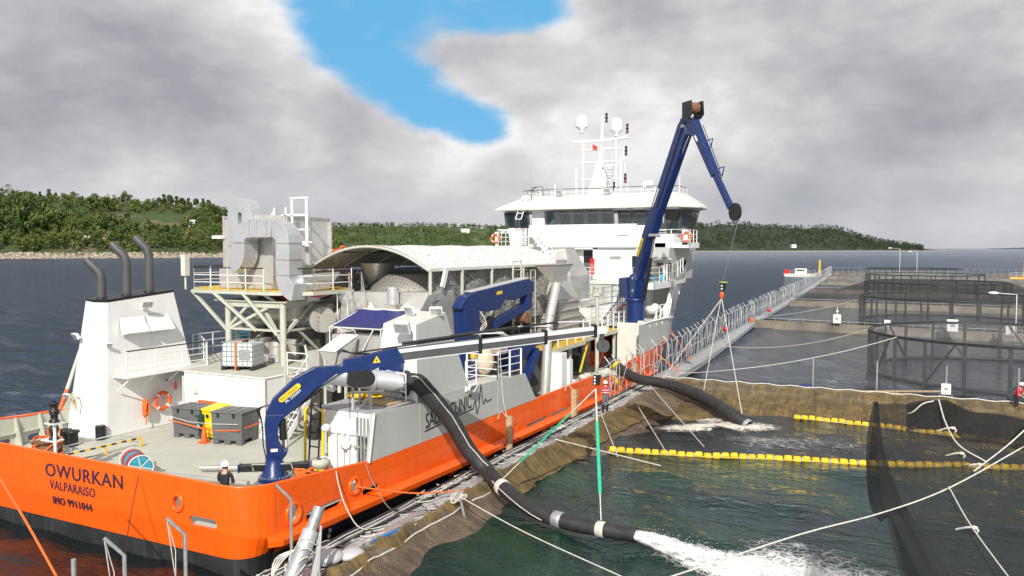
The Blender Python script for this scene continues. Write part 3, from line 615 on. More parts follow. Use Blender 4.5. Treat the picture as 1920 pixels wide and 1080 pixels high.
for k in range(7): a = (1 - k / 6) * math.pi / 2; pl.append((XC + 7 + 1.15 * math.cos(a), 17.4 - 1.15 * math.sin(a)))
pl += [(XS - .06, 33.2), (XP + .05, 33.2)]
dk.plate(pl, [], lambda a, b, d_: (a, b, .95 - d_), .1); dk.box(XP + .3, XS - .12, 33.3, 57, .28, .38)
dk.build('deck', M['deck'], ship)
for x in (-29.2, -26.1, -22.9, -19.7):
    MB().box(x - .015, x + .015, 17, 25, .95, .957).build('deck_weld_seam', M['deck'], ship)
MB().box(-31.5, -17.5, 20.9, 20.93, .95, .957).build('deck_weld_seam', M['deck'], ship)
fw_ = (1, 0, 0); zz = (0, 0, 1)
lettering('OWURKAN', .60, (-25.08, 16.188, 1.60), (1, 0, .012), zz, M['inkblue'], ship, .012, 'ship_name', 1.14, .003, spacing=1.09)
lettering('VALPARAISO', .42, (-24.85, 16.188, 1.20), (1, 0, -.004), zz, M['inkblue'], ship, .010, 'port_name', .86, .0, spacing=1.1)
lettering('IMO 9911044', .36, (-24.72, 16.20, .72), (1, .0, .004), (0, -.1, 1), M['inkblue'], ship, .012, 'lettering', .86, .0, spacing=1.12)
gp = MB()
gp.plate([(21.7, 1.74), (35.3, 1.60), (34.05, 3.04), (28.64, 3.22), (24.75, 3.24), (22.0, 3.36)], [], fnS, .12, 0, 1, 0)
gp.build('side_plating', [M['hullgrey'], M['offwhite']], ship)
gp2 = MB(); bt = [(XS, 24.72, 3.25), (XS, 28.62, 3.23), (-18.35, 28.62, 3.23), (-18.35, 24.95, 3.25)]; tt_ = [(-16.5, 25.1, 6.12), (-16.5, 27.25, 6.45), (-18.15, 27.4, 6.45), (-18.15, 25.35, 6.10)]
gp2.add(bt + tt_, [(0, 1, 5, 4)], 0); gp2.add(bt + tt_, [(1, 2, 6, 5), (2, 3, 7, 6), (3, 0, 4, 7)], 1); gp2.add(tt_, [(0, 1, 2, 3)], 2)
gp2.build('deckhouse', [M['hullgrey'], M['white'], M['offwhite']], ship)
MB().box(-18.3, XS - .13, 24.75, 28.6, .95, 3.25).box(-19.3, XS - .13, 28.6, 33.9, 2.78, 2.88).build('deckhouse_base', M['offwhite'], ship)
for y_, z0_, z1_ in ((22.02, 1.76, 3.3),):
    MB().tube([(XS + .02, 21.68, 1.74), (XS + .02, 22.0, 3.38)], .06, 6).build('plate_edge_pipe', M['offwhite'], ship)
MB().box(XS, XS + .012, 24.86, 24.88, 1.72, 3.2).build('weld_seam', M['hullgrey'], ship)
MB().box(XS, XS + .012, 31.2, 31.22, 1.66, 3.1).build('weld_seam', M['hullgrey'], ship)
lg = thing if False else None
lettering('SALMOCLINIC', .84, (XS + .012, 25.25, 2.17), (0, 1, .050), (0, 0, 1), M['ink'], ship, .006, 'side_lettering', .665, .0)
ul = MB(); fU = lambda a, b, d_: (XS + .006 + d_, a, b)
def stroke(pts, w_):
    for (a, b), (c, d_) in zip(pts, pts[1:]): ul.beam((XS + .012, a, b), (XS + .012, c, d_), w_, .012, 0, (1, 0, 0))
stroke([(25.2, 2.09), (28.95, 2.28), (29.12, 2.62), (29.28, 1.98), (29.45, 2.28), (29.62, 3.20), (29.85, 2.30), (30.05, 2.52), (30.15, 2.36), (30.6, 2.40)], .045)
ul.build('pulse_logo', M['ink'], ship)
lettering('4M', .17, (XS - .10, 19.9, .14), (0, 1, 0), (.28, 0, 1), M['whiteink'], ship, .012, 'draught_mark')
for k in range(2): MB().box(XS - .26 - .05 * k, XS - .22 - .05 * k, 19.9, 19.98, -.12 - .2 * k, -.0 - .2 * k).build('draught_mark', M['whiteink'], ship)
bk = MB(); zt_ = 3.5
bk.frustum([(-28.9, 25.16, .95), (-24.16, 25.16, .95), (-24.16, 29.6, .95), (-32.4, 29.6, .95)], [(-28.9, 25.16, 3.5), (-24.16, 25.16, 3.5), (-24.16, 29.6, 3.5), (-32.4, 29.6, 3.5)], 0)
bk.build('raised_deck_block', M['white'], ship, bevel=.03)
MB().box(-32.3, -24.2, 25.2, 42, 3.5, 3.53).build('raised_deck', M['deck'], ship)
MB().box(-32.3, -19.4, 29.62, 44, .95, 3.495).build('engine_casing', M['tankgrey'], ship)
MB().tube([(-28.9, 25.14, 3.52), (-24.14, 25.14, 3.52), (-24.14, 29.5, 3.52)], .04, 6).build('deck_edge_trim', M['offwhite'], ship)
MB().box(-29.0, -28.94, 25.13, 25.2, .95, 3.3).build('corner_trim', M['offwhite'], ship)
MB().tube([(-24.12, 25.12, .95), (-24.12, 25.12, 3.5)], .05, 8).build('corner_trim', M['offwhite'], ship)
bx = MB(); bx.box(-28.3, -28.05, 25.04, 25.16, 2.6, 2.85); bx.tube([(-28.2, 25.1, 2.85), (-28.15, 25.1, 3.15), (-27.95, 25.1, 3.25)], .012, 5); bx.build('socket_box', M['offwhite'], ship)
dr = MB().box(-29.05, -28.92, 25.3, 25.9, .95, 3.2).build('door', M['offwhite'], ship)
B_ = [(-30.30, 22.3, .95), (-30.15, 27.4, .95), (-32.55, 27.4, .95), (-32.55, 22.0, .95), (-31.2, 21.9, .95)]
T_ = [(-30.42, 22.55, 6.70), (-30.42, 26.0, 6.98), (-32.3, 26.0, 6.98), (-32.3, 22.9, 6.70), (-31.3, 22.6, 6.68)]
F_ = MB(); n = 5
F_.add(B_ + T_, [tuple(range(n))[::-1]] + [(i, (i + 1) % n, (i + 1) % n + n, i + n) for i in range(n)], 0)
fc = F_.build('funnel_casing', M['white'], ship, bevel=.03)
Ft = MB(); Ft.add([(x, y, z + .03) for x, y, z in T_] + [(x * 1, y, z + .12) for x, y, z in T_], [tuple(range(5)), (9, 8, 7, 6, 5)] + [(i, (i + 1) % 5, (i + 1) % 5 + 5, i + 5) for i in range(5)])
Ft.build('funnel_top', M['black'], ship)
for x, y, z, hh in ((-31.3, 22.95, 6.75, .95), (-31.05, 24.0, 6.85, 1.55), (-31.0, 25.15, 6.95, 1.75)):
    e = MB(); pth = [(x, y, z)] + smooth([(x, y, z + hh), (x - .10, y - .03, z + hh + .28), (x - .32, y - .16, z + hh + .55)], 4) + [(x - .55, y - .25, z + hh + .80)]
    e.tube(pth, .19, 14, caps=False); o_ = e.build('exhaust_pipe', M['soot'], ship)
    MB().lathe((x, y, z), [(.24, 0), (.24, .14), (.19, .14)], 14).build('collar', M['black'], o_)
    p_ = Vector(pth[-1]); dd = Vector((-.23, -.12, .27)).normalized()
    MB().lathe(p_ - dd * .02, [(.001, 0), (.185, 0)], 14, axis=dd).build('dark_mouth', M['black'], o_)
for y in (23.1, 24.45):
    m_ = MB(); m_.add([(-30.36, y, 6.02), (-30.36, y + 1.15, 6.02), (-29.92, y + 1.2, 5.35), (-29.92, y + .05, 5.35), (-30.3, y, 5.25), (-30.3, y + 1.2, 5.25)], [(0, 1, 2, 3), (3, 2, 5, 4), (0, 3, 4), (1, 5, 2)]); m_.build('vent_cowl', M['white'], ship)
def floodlight(p, out, parent, m='white', s_=1.0, down=.5):
    p = Vector(p); o_ = Vector(out).normalized(); side = o_.cross(Vector((0, 0, 1))).normalized(); q = p + o_ * .28 * s_
    hd = MB(); nrm = (o_ - Vector((0, 0, down))).normalized(); up_ = side.cross(nrm)
    hd.frustum([q + side * .20 * s_ * i + up_ * .12 * s_ * j for i, j in ((-1, -1), (1, -1), (1, 1), (-1, 1))], [q + nrm * .16 * s_ + side * .24 * s_ * i + up_ * .16 * s_ * j for i, j in ((-1, -1), (1, -1), (1, 1), (-1, 1))])
    f = hd.build('floodlight', M[m], parent)
    MB().frustum([q + nrm * .162 * s_ + side * .2 * s_ * i + up_ * .12 * s_ * j for i, j in ((-1, -1), (1, -1), (1, 1), (-1, 1))], [q + nrm * .172 * s_ + side * .2 * s_ * i + up_ * .12 * s_ * j for i, j in ((-1, -1), (1, -1), (1, 1), (-1, 1))]).build('lens', M['galv'], f)
    MB().beam(p - Vector((0, 0, .18 * s_)), q - Vector((0, 0, .12 * s_)), .06 * s_, .05 * s_).box(p.x - .06, p.x + .06, p.y - .06, p.y + .06, p.z - .3 * s_, p.z - .05 * s_).build('bracket', M[m], f)
floodlight((-30.38, 24.3, 6.6), (1, -.25, 0), ship); floodlight((-32.1, 22.62, 5.25), (-.2, -1, 0), ship, s_=.9)
floodlight((-30.36, 22.5, 4.95), (1, -.4, 0), ship, s_=.5); floodlight((-32.0, 21.95, 2.75), (.1, -1, 0), ship, s_=.7)
g_ = MB(); g_.box(-30.3, -29.3, 22.6, 26.9, 3.50, 3.56); g_.build('gallery', M['white'], ship)
def railing(pts, hgt, nmid, step, parent, m='white', r=.022, top=None, name='guardrail', post_r=.028):
    """posts, mid rails and a top rail along a polyline"""
    mb_ = MB(); P = [Vector(p) for p in pts]
    for a, b in zip(P, P[1:]):
        L = (b - a).length; n_ = max(1, round(L / step))
        for k in range(n_ + 1):
            q = a.lerp(b, k / n_); mb_.tube([q, q + Vector((0, 0, hgt))], post_r, 6)
        for k in range(nmid):
            z = Vector((0, 0, hgt * (k + 1) / (nmid + 1))); mb_.tube([a + z, b + z], r, 5)
        if not top: mb_.tube([a + Vector((0, 0, hgt)), b + Vector((0, 0, hgt))], r * 1.1, 5)
    o_ = mb_.build(name, M[m], parent, fix=False)
    if top: MB().tube([p + Vector((0, 0, hgt)) for p in P], r * 1.3, 6).build('handrail', M[top], o_)
    return o_
railing([(-29.35, 22.6, 3.56), (-29.35, 26.9, 3.56)], 1.1, 3, 1.25, ship, top='black')
railing([(-32.4, 28.8, 3.53), (-32.4, 34, 3.53)], 1.1, 2, 1.3, ship)
railing([(-29.4, 26.9, 3.56), (-32.4, 29.2, 3.53)], 1.1, 2, 1.5, ship)
for y in (22.8, 24, 25.3, 26.6): MB().beam((-30.2, y, 2.9), (-29.35, y, 3.5), .05).build('gallery_bracket', M['white'], ship)
# ---------------------------------------------------------------- bow, accommodation block, bridge, mast
def hbz(y, z):
    """half breadth of the grey upper bow at height z, between the deck edge and the forecastle"""
    f_ = min(1, max(0, (z - 2) / 5)); return hb(y, 3) * (1 - f_) + hb(y, 4) * f_
def zbow(y): return interp(y, [52, 59.4, 61.2, 61.9, 66, 76], [3.78, 3.70, 6.1, 6.72, 7.9, 9.2])
ub = MB()
yb = [52, 53.5, 55, 57, 59.4, 60.2, 61.2, 61.9] + [y for y in np.arange(63, 76.6, .75)]
for sgn in (1, -1):
    for i in range(len(yb) - 1):
        a, b = yb[i], yb[i + 1]; L = 6
        za0, zb0 = ztop(a), ztop(b); za1, zb1 = (zbow(a), zbow(b)) if sgn == 1 else (max(zbow(a), 6.7), max(zbow(b), 6.7))
        for j in range(L):
            vs = []
            for y, z0_, z1_, jj in ((a, za0, za1, j), (b, zb0, zb1, j), (b, zb0, zb1, j + 1), (a, za0, za1, j + 1)):
                z = z0_ + (z1_ - z0_) * jj / L; vs.append((XC + sgn * (max(0, hbz(y, z)) + (.0)), y, z))
            ub.add(vs, [(0, 1, 2, 3)], 0, True)
ub.build('bow_plating', [M['hullgrey']], ship, fix=False)
MB().box(-18.5, XS - .1, 61.35, 61.45, 3.6, 6.3).box(-31, XS - .15, 53.6, 62, 3.5, 3.6).build('recess_bulkhead', M['hullgrey'], ship)
MB().tube([(XS - .02, 53.4, 3.80), (XS - .02, 59.4, 3.74), (XS - .02, 61.2, 6.1)], .07, 6).build('opening_edge', M['white'], ship)
MB().box(-18.2, XS - .02, 53.35, 53.5, .5, 3.8).box(-17.9, XS - .03, 53.4, 61, 3.62, 3.72).build('mooring_deck', M['offwhite'], ship)
for y in (54.6, 56.2, 57.8): MB().beam((XS - .1, y, 3.6), (-17.0, y - .3, .6), .1, .28).build('web_frame', M['white'], ship)
fd_ = MB(); pl = [(-32.4, 59.4), (-18.6, 59.4), (-18.6, 55.7), (XS, 55.7)] + [(XC + hb(y, 4) - .05, y) for y in np.arange(61, 76, 1)] + [(XC - hb(y, 4) + .05, y) for y in np.arange(75, 60, -1)]
fd_.plate(pl, [], lambda a, b, d_: (a, b, 6.45 - d_), .25); fd_.build('forecastle_deck', M['offwhite'], ship)
MB().box(-18.6, XS + .02, 55.6, 55.68, 6.05, 6.5).box(XS - .04, XS + .03, 55.6, 61.5, 6.05, 6.5).build('deck_fascia', M['white'], ship)
MB().box(-32.0, -17.9, 59.6, 62, .5, 6.2).build('accommodation_lower', M['white'], ship)
MB().box(-18.0, -17.94, 55.2, 57.6, 3.8, 6.2).box(-32, -17.94, 59.5, 59.6, .5, 6.2).build('recess_wall', M['hullgrey'], ship)
railing([(-18.5, 55.75, 6.5), (XS - .05, 55.75, 6.5), (XS - .05, 58.3, 6.5)], 1.1, 2, 1.4, ship)
railing([(XS - .05, 58.3, 6.5), (XS - .05, 61.5, 6.6), (XC + hb(64, 4) - .05, 64, 7.0)], 1.25, 1, .8, ship, post_r=.045)
ab = MB(); y0 = 62
ab.frustum([(-32.0, y0, 6.4), (-19.3, y0, 6.4), (-19.3, 73, 6.4), (-32.0, 73, 6.4)], [(-31.2, y0, 9.1), (-19.3, y0, 9.1), (-19.3, 72, 9.1), (-31.2, 72, 9.1)])
ab.build('accommodation_block', M['white'], ship)
MB().frustum([(-19.3, 63.0, 6.4), (-17.4, 63.0, 6.4), (-17.0, 70, 6.4), (-19.3, 70, 6.4)], [(-19.3, 63.0, 9.1), (-17.1, 63.0, 9.1), (-16.7, 70, 9.1), (-19.3, 70, 9.1)]).build('side_house', M['hullgrey'], ship)
MB().box(-19.25, -18.65, 62.95, 63.02, 6.5, 8.5).build('door', M['tankgrey'], ship)
MB().box(-19.9, -19.32, 61.93, 62.0, 6.5, 8.4).build('side_door', M['black'], ship)
bigwall = MB(); bigwall.box(-29.0, -19.5, 61.7, 62.0, 9.1, 11.0); bigwall.build('front_wall', M['white'], ship)
rc_ = MB(); rc_.box(-24.75, -24.65, 61.2, 62.02, 6.5, 9.05).box(-24.75, -22.95, 61.2, 62.02, 8.95, 9.05).box(-23.0, -22.95, 61.2, 62.02, 6.5, 9.05); rc_.build('door_recess', M['white'], ship)
MB().box(-24.1, -23.25, 61.96, 62.01, 6.9, 8.85).build('doorway_dark', M['black'], ship)  # black panel stands for the unlit space inside the doorway
MB().box(-23.2, -22.85, 61.1, 61.2, 6.9, 8.2).build('fire_locker', M['red'], ship)
for x, z in ((-27.9, 8.15), (-21.2, 8.4), (-20.6, 10.1), (-30.4, 8.3)): MB().box(x - .45, x + .45, 61.6, 61.75, z, z + .16).build('strip_lamp', M['offwhite'], ship)
bd = MB(); bd.box(-33.4, -15.9, 64, 68, 9.05, 9.25).box(-31.2, -19.3, 61.9, 73, 9.1, 9.25); bd.frustum([(-29.3, 61.6, 9.05), (-31.5, 64, 9.05), (-31.5, 64.1, 9.05), (-29.3, 64.1, 9.05)], [(-29.3, 61.6, 9.2), (-31.5, 64, 9.2), (-31.5, 64.1, 9.2), (-29.3, 64.1, 9.2)])
bd.build('bridge_deck', M['white'], ship)
MB().box(-21.9, -17.7, 63.9, 64.0, 9.05, 10.05).box(-15.95, -15.85, 64, 67.8, 9.05, 9.5).box(-18.6, -15.9, 63.9, 63.98, 9.05, 9.45).build('wing_bulwark', M['white'], ship)
MB().box(-16.35, -15.9, 63.9, 64.4, 9.3, 10.5).build('wing_cabinet', M['white'], ship)
railing([(-21.9, 63.95, 10.05), (-17.7, 63.95, 10.05)], .45, 1, 1.9, ship)
railing([(-18.5, 63.95, 9.4), (-16.0, 63.95, 9.4), (-16.0, 67.5, 9.4)], 1.15, 2, 1.1, ship, post_r=.04)
railing([(-30.6, 64.0, 9.25), (-33.3, 64.0, 9.25), (-33.3, 67.5, 9.25)], 1.15, 2, .95, ship)
MB().box(-33.45, -33.2, 63.9, 64.2, 9.2, 10.5).build('wing_cabinet', M['white'], ship)
def band(y0_, yout, x_a, x_b, z0_, z1_, nwin, gap, name, lean=.35, frame='soot'):
    """a run of separate panes between mullions on an aft-facing wall that leans outward"""
    f_ = MB(); wv = (x_b - x_a) / nwin
    f_.add([(x_a, y0_, z0_), (x_b, y0_, z0_), (x_b, y0_ - lean, z1_), (x_a, y0_ - lean, z1_)], [(0, 1, 2, 3)]); fr = f_.build(name, M[frame], ship)
    for k in range(nwin):
        a, b = x_a + k * wv + gap / 2, x_a + (k + 1) * wv - gap / 2
        p_ = MB(); e = .012; q = lambda x, f2: (x, y0_ - lean * f2 - e, z0_ + (z1_ - z0_) * f2)
        p_.add([q(a, .07), q(b, .07), q(b, .93), q(a, .93)], [(0, 1, 2, 3)]); p_.build('window_pane', M['winglass'], fr, fix=False)
        MB().tube([q(a + .1, .9), q((a + b) / 2 + .1, .45)], .012, 4).build('wiper', M['black'], fr)
M['winglass'] = mat('bridge_window_glass', (.02, .035, .04), .03, var=.1, spec=1, coat=1)
wb = MB(); wb.frustum([(-32.4, 64.9, 9.25), (-29.9, 64.9, 9.25), (-29.9, 71, 9.25), (-32.4, 71, 9.25)], [(-32.6, 64.9, 10.85), (-29.9, 64.9, 10.85), (-29.9, 71, 10.85), (-32.6, 71, 10.85)])
wb.box(-30.0, -19.0, 64.6, 72.5, 9.25, 10.95).box(-21.9, -17.4, 65.4, 71, 9.25, 10.2)
wb.box(-30.2, -28.9, 64.95, 66, 9.25, 12.4)
wb.build('wheelhouse_wall', M['white'], ship)
band(64.88, 0, -32.85, -30.35, 10.85, 12.28, 2, .55, 'window_band'); band(61.98 + 2.6, 0, -28.75, -22.3, 10.97, 12.28, 5, .42, 'window_band', .3)
MB().box(-28.9, -22.1, 64.3, 64.6, 9.25, 10.98).box(-22.2, -21.95, 64.3, 65.4, 9.25, 10.2).build('wheelhouse_step', M['white'], ship)
band(65.35, 0, -22.2, -18.3, 10.25, 12.28, 3, .26, 'window_band', .35)
cf = MB(); pts_l = [(-18.3, 65.35), (-17.3, 66.2), (-16.9, 67.4), (-16.9, 70)]; pts_u = [(-18.1, 65.0), (-16.8, 65.9), (-16.35, 67.3), (-16.35, 70)]
for i in range(3):
    a, b, c, d_ = (*pts_l[i], 10.25), (*pts_l[i + 1], 10.25), (*pts_u[i + 1], 12.28), (*pts_u[i], 12.28); cf.add([a, b, c, d_], [(0, 1, 2, 3)])
cfo = cf.build('window_band', M['soot'], ship)
for i in range(3):
    for k in range(1 if i < 2 else 2):
        nn = 1 if i < 2 else 2; A, B = Vector((*pts_l[i], 10.25)), Vector((*pts_l[i + 1], 10.25)); D_, Cc = Vector((*pts_u[i], 12.28)), Vector((*pts_u[i + 1], 12.28))
        f0, f1 = k / nn + .1 / nn, (k + 1) / nn - .1 / nn; nrm = (B - A).cross(D_ - A).normalized() * .015
        q = lambda f_, g: A.lerp(B, f_).lerp(D_.lerp(Cc, f_), g) + nrm
        MB().add([q(f0, .07), q(f1, .07), q(f1, .93), q(f0, .93)], [(0, 1, 2, 3)]).build('window_pane', M['winglass'], cfo, fix=False)
ev = [(-33.45, 64.0), (-17.0, 64.0), (-15.6, 66.6), (-15.6, 70), (-18, 74.5), (-30.8, 74.5), (-33.45, 70)]
tp = [(-31.3, 66.0), (-17.9, 65.8), (-17.3, 66.8), (-17.3, 69.5), (-19, 72.8), (-30, 72.8), (-31.5, 69.5)]
rf = MB(); n = 7
rf.add([(x, y, 12.42) for x, y in ev] + [(x, y, 12.55) for x, y in ev] + [(x, y, 13.75) for x, y in tp], [tuple(range(n))[::-1], tuple(range(2 * n, 3 * n))] + [(i, (i + 1) % n, (i + 1) % n + n, i + n) for i in range(n)] + [(i + n, (i + 1) % n + n, (i + 1) % n + 2 * n, i + 2 * n) for i in range(n)])
rf.build('bridge_roof', M['offwhite'], ship)
MB().box(-32.7, -17, 64.7, 70.5, 12.28, 12.42).build('roof_soffit', M['white'], ship)
railing([(-31.4, 69.4, 13.75), (-31.2, 66.1, 13.75), (-18.0, 65.9, 13.75), (-17.4, 67, 13.75), (-17.4, 69.5, 13.75)], .55, 1, 1.15, ship, top='black')
for x in (-27.8, -23.3): floodlight((x, 65.9, 14.1), (0, -1, 0), ship, s_=1.3)
MB().cyl((-28.5, 66.1, 13.75), (-28.5, 66.1, 14.75), .07, .06).build('vent_post', M['white'], ship)
so = MB(); so.tube([(-19.9, 66.3, 13.8), (-19.9, 66.3, 14.3)], .08, 8).cyl((-20.3, 66.1, 14.4), (-19.5, 66.3, 14.5), .28, .32, 16); so.build('searchlight', M['white'], ship)
MB().tube([(-17.2, 66.2, 13.6), (-17.2, 66.2, 15.0)], .06, 6).build('aerial_base', M['white'], ship)
for x, z, L in ((-17.2, 15.0, 5.2), (-31.0, 14.2, 3.0)): MB().tube([(x, 66.2, z), (x, 66.2, z + L)], .012, 4).build('whip_aerial', M['galv'], ship)
for p_, out in (((-29.9, 64.6, 12.2), (0, -1, 0)), ((-20.4, 64.7, 12.3), (0, -1, 0)), ((-17.6, 64.8, 12.3), (0, -1, 0))): pass
for x in (-21.0, -19.4): MB().box(x - .2, x + .2, 64.3, 64.6, 12.22, 12.38).build('strip_lamp', M['galv'], ship)
def ladder(a, b, w_, wd, parent, m='white', rung=.3, r=.03, name='ladder'):
    a = Vector(a); b = Vector(b); s_ = Vector(wd).normalized() * w_ / 2; mb_ = MB(); mb_.tube([a - s_, b - s_], r, 6); mb_.tube([a + s_, b + s_], r, 6); n_ = max(2, int((b - a).length / rung))
    for k in range(n_ + 1): q = a.lerp(b, k / n_); mb_.tube([q - s_, q + s_], r * .8, 5)
    return mb_.build(name, M[m], parent, fix=False)
ladder((-31.0, 63.7, 11.6), (-31.0, 65.2, 13.75), .55, (1, 0, 0), ship, rung=.65, r=.05); ladder((-30.6, 64.3, 9.3), (-30.6, 64.3, 11.6), .45, (1, 0, 0), ship, 'black')
MB().tube([(-30.6, 64.3, 11.6), (-30.5, 65.4, 13.6), (-30.5, 65.6, 14.5), (-29.6, 65.8, 14.6), (-29.6, 66, 13.8)], .035, 6).tube([(-31.4, 65.5, 14.2), (-30.6, 65.6, 14.25), (-30.1, 65.8, 14.6)], .03, 6).build('ladder_hoop', M['black'], ship)
def stair(a, b, w_, wd, parent, m='white', nst=10, rail=True, name='stair'):
    a = Vector(a); b = Vector(b); s_ = Vector(wd).normalized() * w_ / 2; st_ = MB(); st_.beam(a - s_, b - s_, .05, .22); st_.beam(a + s_, b + s_, .05, .22); o_ = st_.build(name, M[m], parent)
    dxy = Vector((b.x - a.x, b.y - a.y, 0)).normalized(); me = None
    for k in range(nst):
        q = a.lerp(b, (k + .5) / nst)
        if me is None:
            t0 = MB(); c0 = Vector((0, 0, 0)); t0.frustum([c0 - s_ - dxy * .11, c0 + s_ - dxy * .11, c0 + s_ + dxy * .11, c0 - s_ + dxy * .11], [c0 - s_ - dxy * .11 + Vector((0, 0, .035)), c0 + s_ - dxy * .11 + Vector((0, 0, .035)), c0 + s_ + dxy * .11 + Vector((0, 0, .035)), c0 - s_ + dxy * .11 + Vector((0, 0, .035))]); st0 = t0.build('step', M[m], o_); me = st0.data; st0.location = q
        else:
            s2 = bpy.data.objects.new('step', me); C.objects.link(s2); s2.parent = o_; s2.location = q
    if rail:
        for sg in (-1, 1):
            z = Vector((0, 0, .95)); mb_ = MB(); mb_.tube([a + s_ * sg + z, b + s_ * sg + z], .022, 5); mb_.tube([a + s_ * sg + z * .5, b + s_ * sg + z * .5], .018, 5)
            for k in range(4): q = a.lerp(b, k / 3) + s_ * sg; mb_.tube([q, q + z], .022, 5)
            mb_.build('stair_rail', M[m], o_)
    return o_
stair((-28.2, 61.2, 10.0), (-25.4, 61.2, 6.9), .7, (0, 1, 0), ship)
MB().box(-29.6, -28.2, 60.9, 62.0, 9.95, 10.05).build('stair_landing', M['white'], ship)
stair((-20.9, 57.6, 3.6), (-18.6, 57.6, 6.5), .8, (0, 1, 0), ship)
railing([(-24.2, 59.5, 6.5), (-19.4, 59.5, 6.5)], 1.0, 2, 1.6, ship)
railing([(-22.5, 56.5, 3.6), (-18.2, 56.5, 3.6)], 1.0, 2, 1.3, ship)
mast = thing if False else None
mb = MB(); ym = 66.5
for x in (-26.6, -25.95, -22.9, -22.45): mb.cyl((x, ym, 13.7), (x, ym, 18.55 if x in (-25.95, -22.9) else 17.0 if x > -23 else 16.2), .11, .10, 10)
for z in (15.1, 16.6, 17.7): mb.tube([(-26.2, ym, z), (-22.4, ym, z)], .085, 8)
mb.beam((-26.8, ym, 18.5), (-24.4, ym, 18.45), .22, .22); mb.beam((-24.4, ym, 18.45), (-21.8, ym, 18.65), .22, .22)
for z in (18.6, 16.75, 15.0, 14.3): mb.tube([(-22.4, ym, z), (-21.8, ym, z)], .06, 6)
mb.tube([(-21.9, ym, 14.0), (-22.3, ym + .2, 17.8)], .03, 5)
mast_o = mb.build('mast', M['white'], ship)
cn = MB(); cn.frustum([(-25.35, ym - .5, 13.7), (-23.5, ym - .5, 13.7), (-23.5, ym + .6, 13.7), (-25.35, ym + .6, 13.7)], [(-24.55, ym - .2, 16.7), (-24.05, ym - .2, 16.7), (-24.05, ym + .3, 16.7), (-24.55, ym + .3, 16.7)]); cn.cyl((-24.3, ym, 16.6), (-24.25, ym, 17.9), .24, .12, 12); cn.cyl((-24.25, ym, 18.3), (-24.2, ym, 18.9), .28, .14, 12); cn.cyl((-24.2, ym, 18.9), (-24.15, ym, 20.6), .14, .12, 12); cn.build('mast_cone', M['white'], mast_o)
for x, z, s_ in ((-26.1, 19.85, .52), (-22.85, 19.35, .50)):
    MB().lathe((x, ym, z - .1), [(.10, -.75), (.12, -.5), (.24, -.48), (.24, -.42), (.1, -.4), (.1, -.3), (s_ * 1.06, .02), (s_ * 1.06, .08), (s_, .12), (s_, .6), (s_ * .86, .88), (s_ * .5, 1.06), (.01, 1.12)], 20).build('radome', M['white'], mast_o)
for x, z, c in ((-23.75, 20.0, 'black'), (-21.85, 18.95, 'navlamp'), (-21.95, 17.05, 'black'), (-22.0, 14.7, 'navlamp'), (-23.0, 14.0, 'black')):
    if 'navlamp' not in M: M['navlamp'] = mat('dark_red_lamp', (.08, .008, .012), .3)
    MB().lathe((x, ym - .1, z), [(.13, 0), (.13, .12), (.09, .16), (.09, .34), (.14, .36), (.14, .44), (.09, .48), (.09, .68), (.13, .7), (.1, .8), (.01, .82)], 10).build('navigation_lamp', M[c], mast_o)
fl_ = MB(); fl_.add([(-24.55, ym - .2, 17.95), (-24.95, ym - .3, 18.15), (-24.95, ym - .3, 17.8), (-24.55, ym - .2, 17.6)], [(0, 1, 2, 3)]); fl_.build('small_flag', M['red'], mast_o)
for z in (14.4, 14.9, 15.4, 15.9): MB().lathe((-23.35, ym - .3, z), [(.25, 0), (.3, .06), (.1, .12)], 10).build('horn', M['white'], mast_o)
radar = MB(); radar.beam((-24.0, ym - .5, 16.2), (-22.9, ym - .5, 16.2), .15, .12); radar.build('radar_scanner', M['white'], mast_o)
MB().tube([(-22.9, ym - .1, 17.6), (-23.2, ym - .2, 15.0)], .015, 4).tube([(-23.9, ym - .1, 18.3), (-22.8, ym - .1, 14)], .012, 4).build('stay_wire', M['galv'], mast_o)
for sg in (-1, 1):
    em = MB()
    for k in range(3): em.beam((-18.0 + sg * (.15 + .17 * k), 62.98, 8.2 + .05 * (k % 2)), (-18.0 + sg * (.32 + .17 * k), 62.98, 8.27 - .05 * (k % 2)), .01, .05)
    em.build('emblem_wing', M['ink'], ship)
lettering('UST 11', .3, (-18.42, 62.98, 7.85), (1, 0, 0), (0, 0, 1), M['ink'], ship, .004, 'side_house_lettering')
rb_ = thing('rescue_cradle', 'white covered rescue gear in its frame on the mooring deck behind the blue crane pedestal', 'cradle', (-17.0, 58.2, 3.75))
MB().ball((-17.0, 58.0, 4.5), .55, 14, 8, (1.0, 1.5, .8)).build('cover', M['white'], rb_)
cb = MB()
for y in (56.6, 57.6, 58.6): cb.tube([(XS - .1, y, 3.75), (XS - .1, y, 4.8)], .05, 6)
cb.tube([(XS - .1, 56.6, 4.8), (XS - .1, 58.6, 4.8)], .05, 6); cb.beam((XS - .1, 56, 3.75), (XS - .1, 56.8, 4.5), .08); cb.build('frame', M['white'], rb_)
cb = MB(); cb.beam((-16.4, 59.3, 3.8), (-16.4, 61.0, 6.0), .22, .14); cb.beam((-16.7, 59.2, 4.2), (-16.5, 60.4, 4.9), .1); cb.build('davit_arm', M['white'], ship)
for y, z in ((64.2, 5.4), (66.5, 5.9), (65.3, 4.2)):
    x = XC + hbz(y, z); MB().cyl((x - .05, y, z), (x + .04, y + .02, z), .2, .2, 12).build('port_light', M['white'], ship)
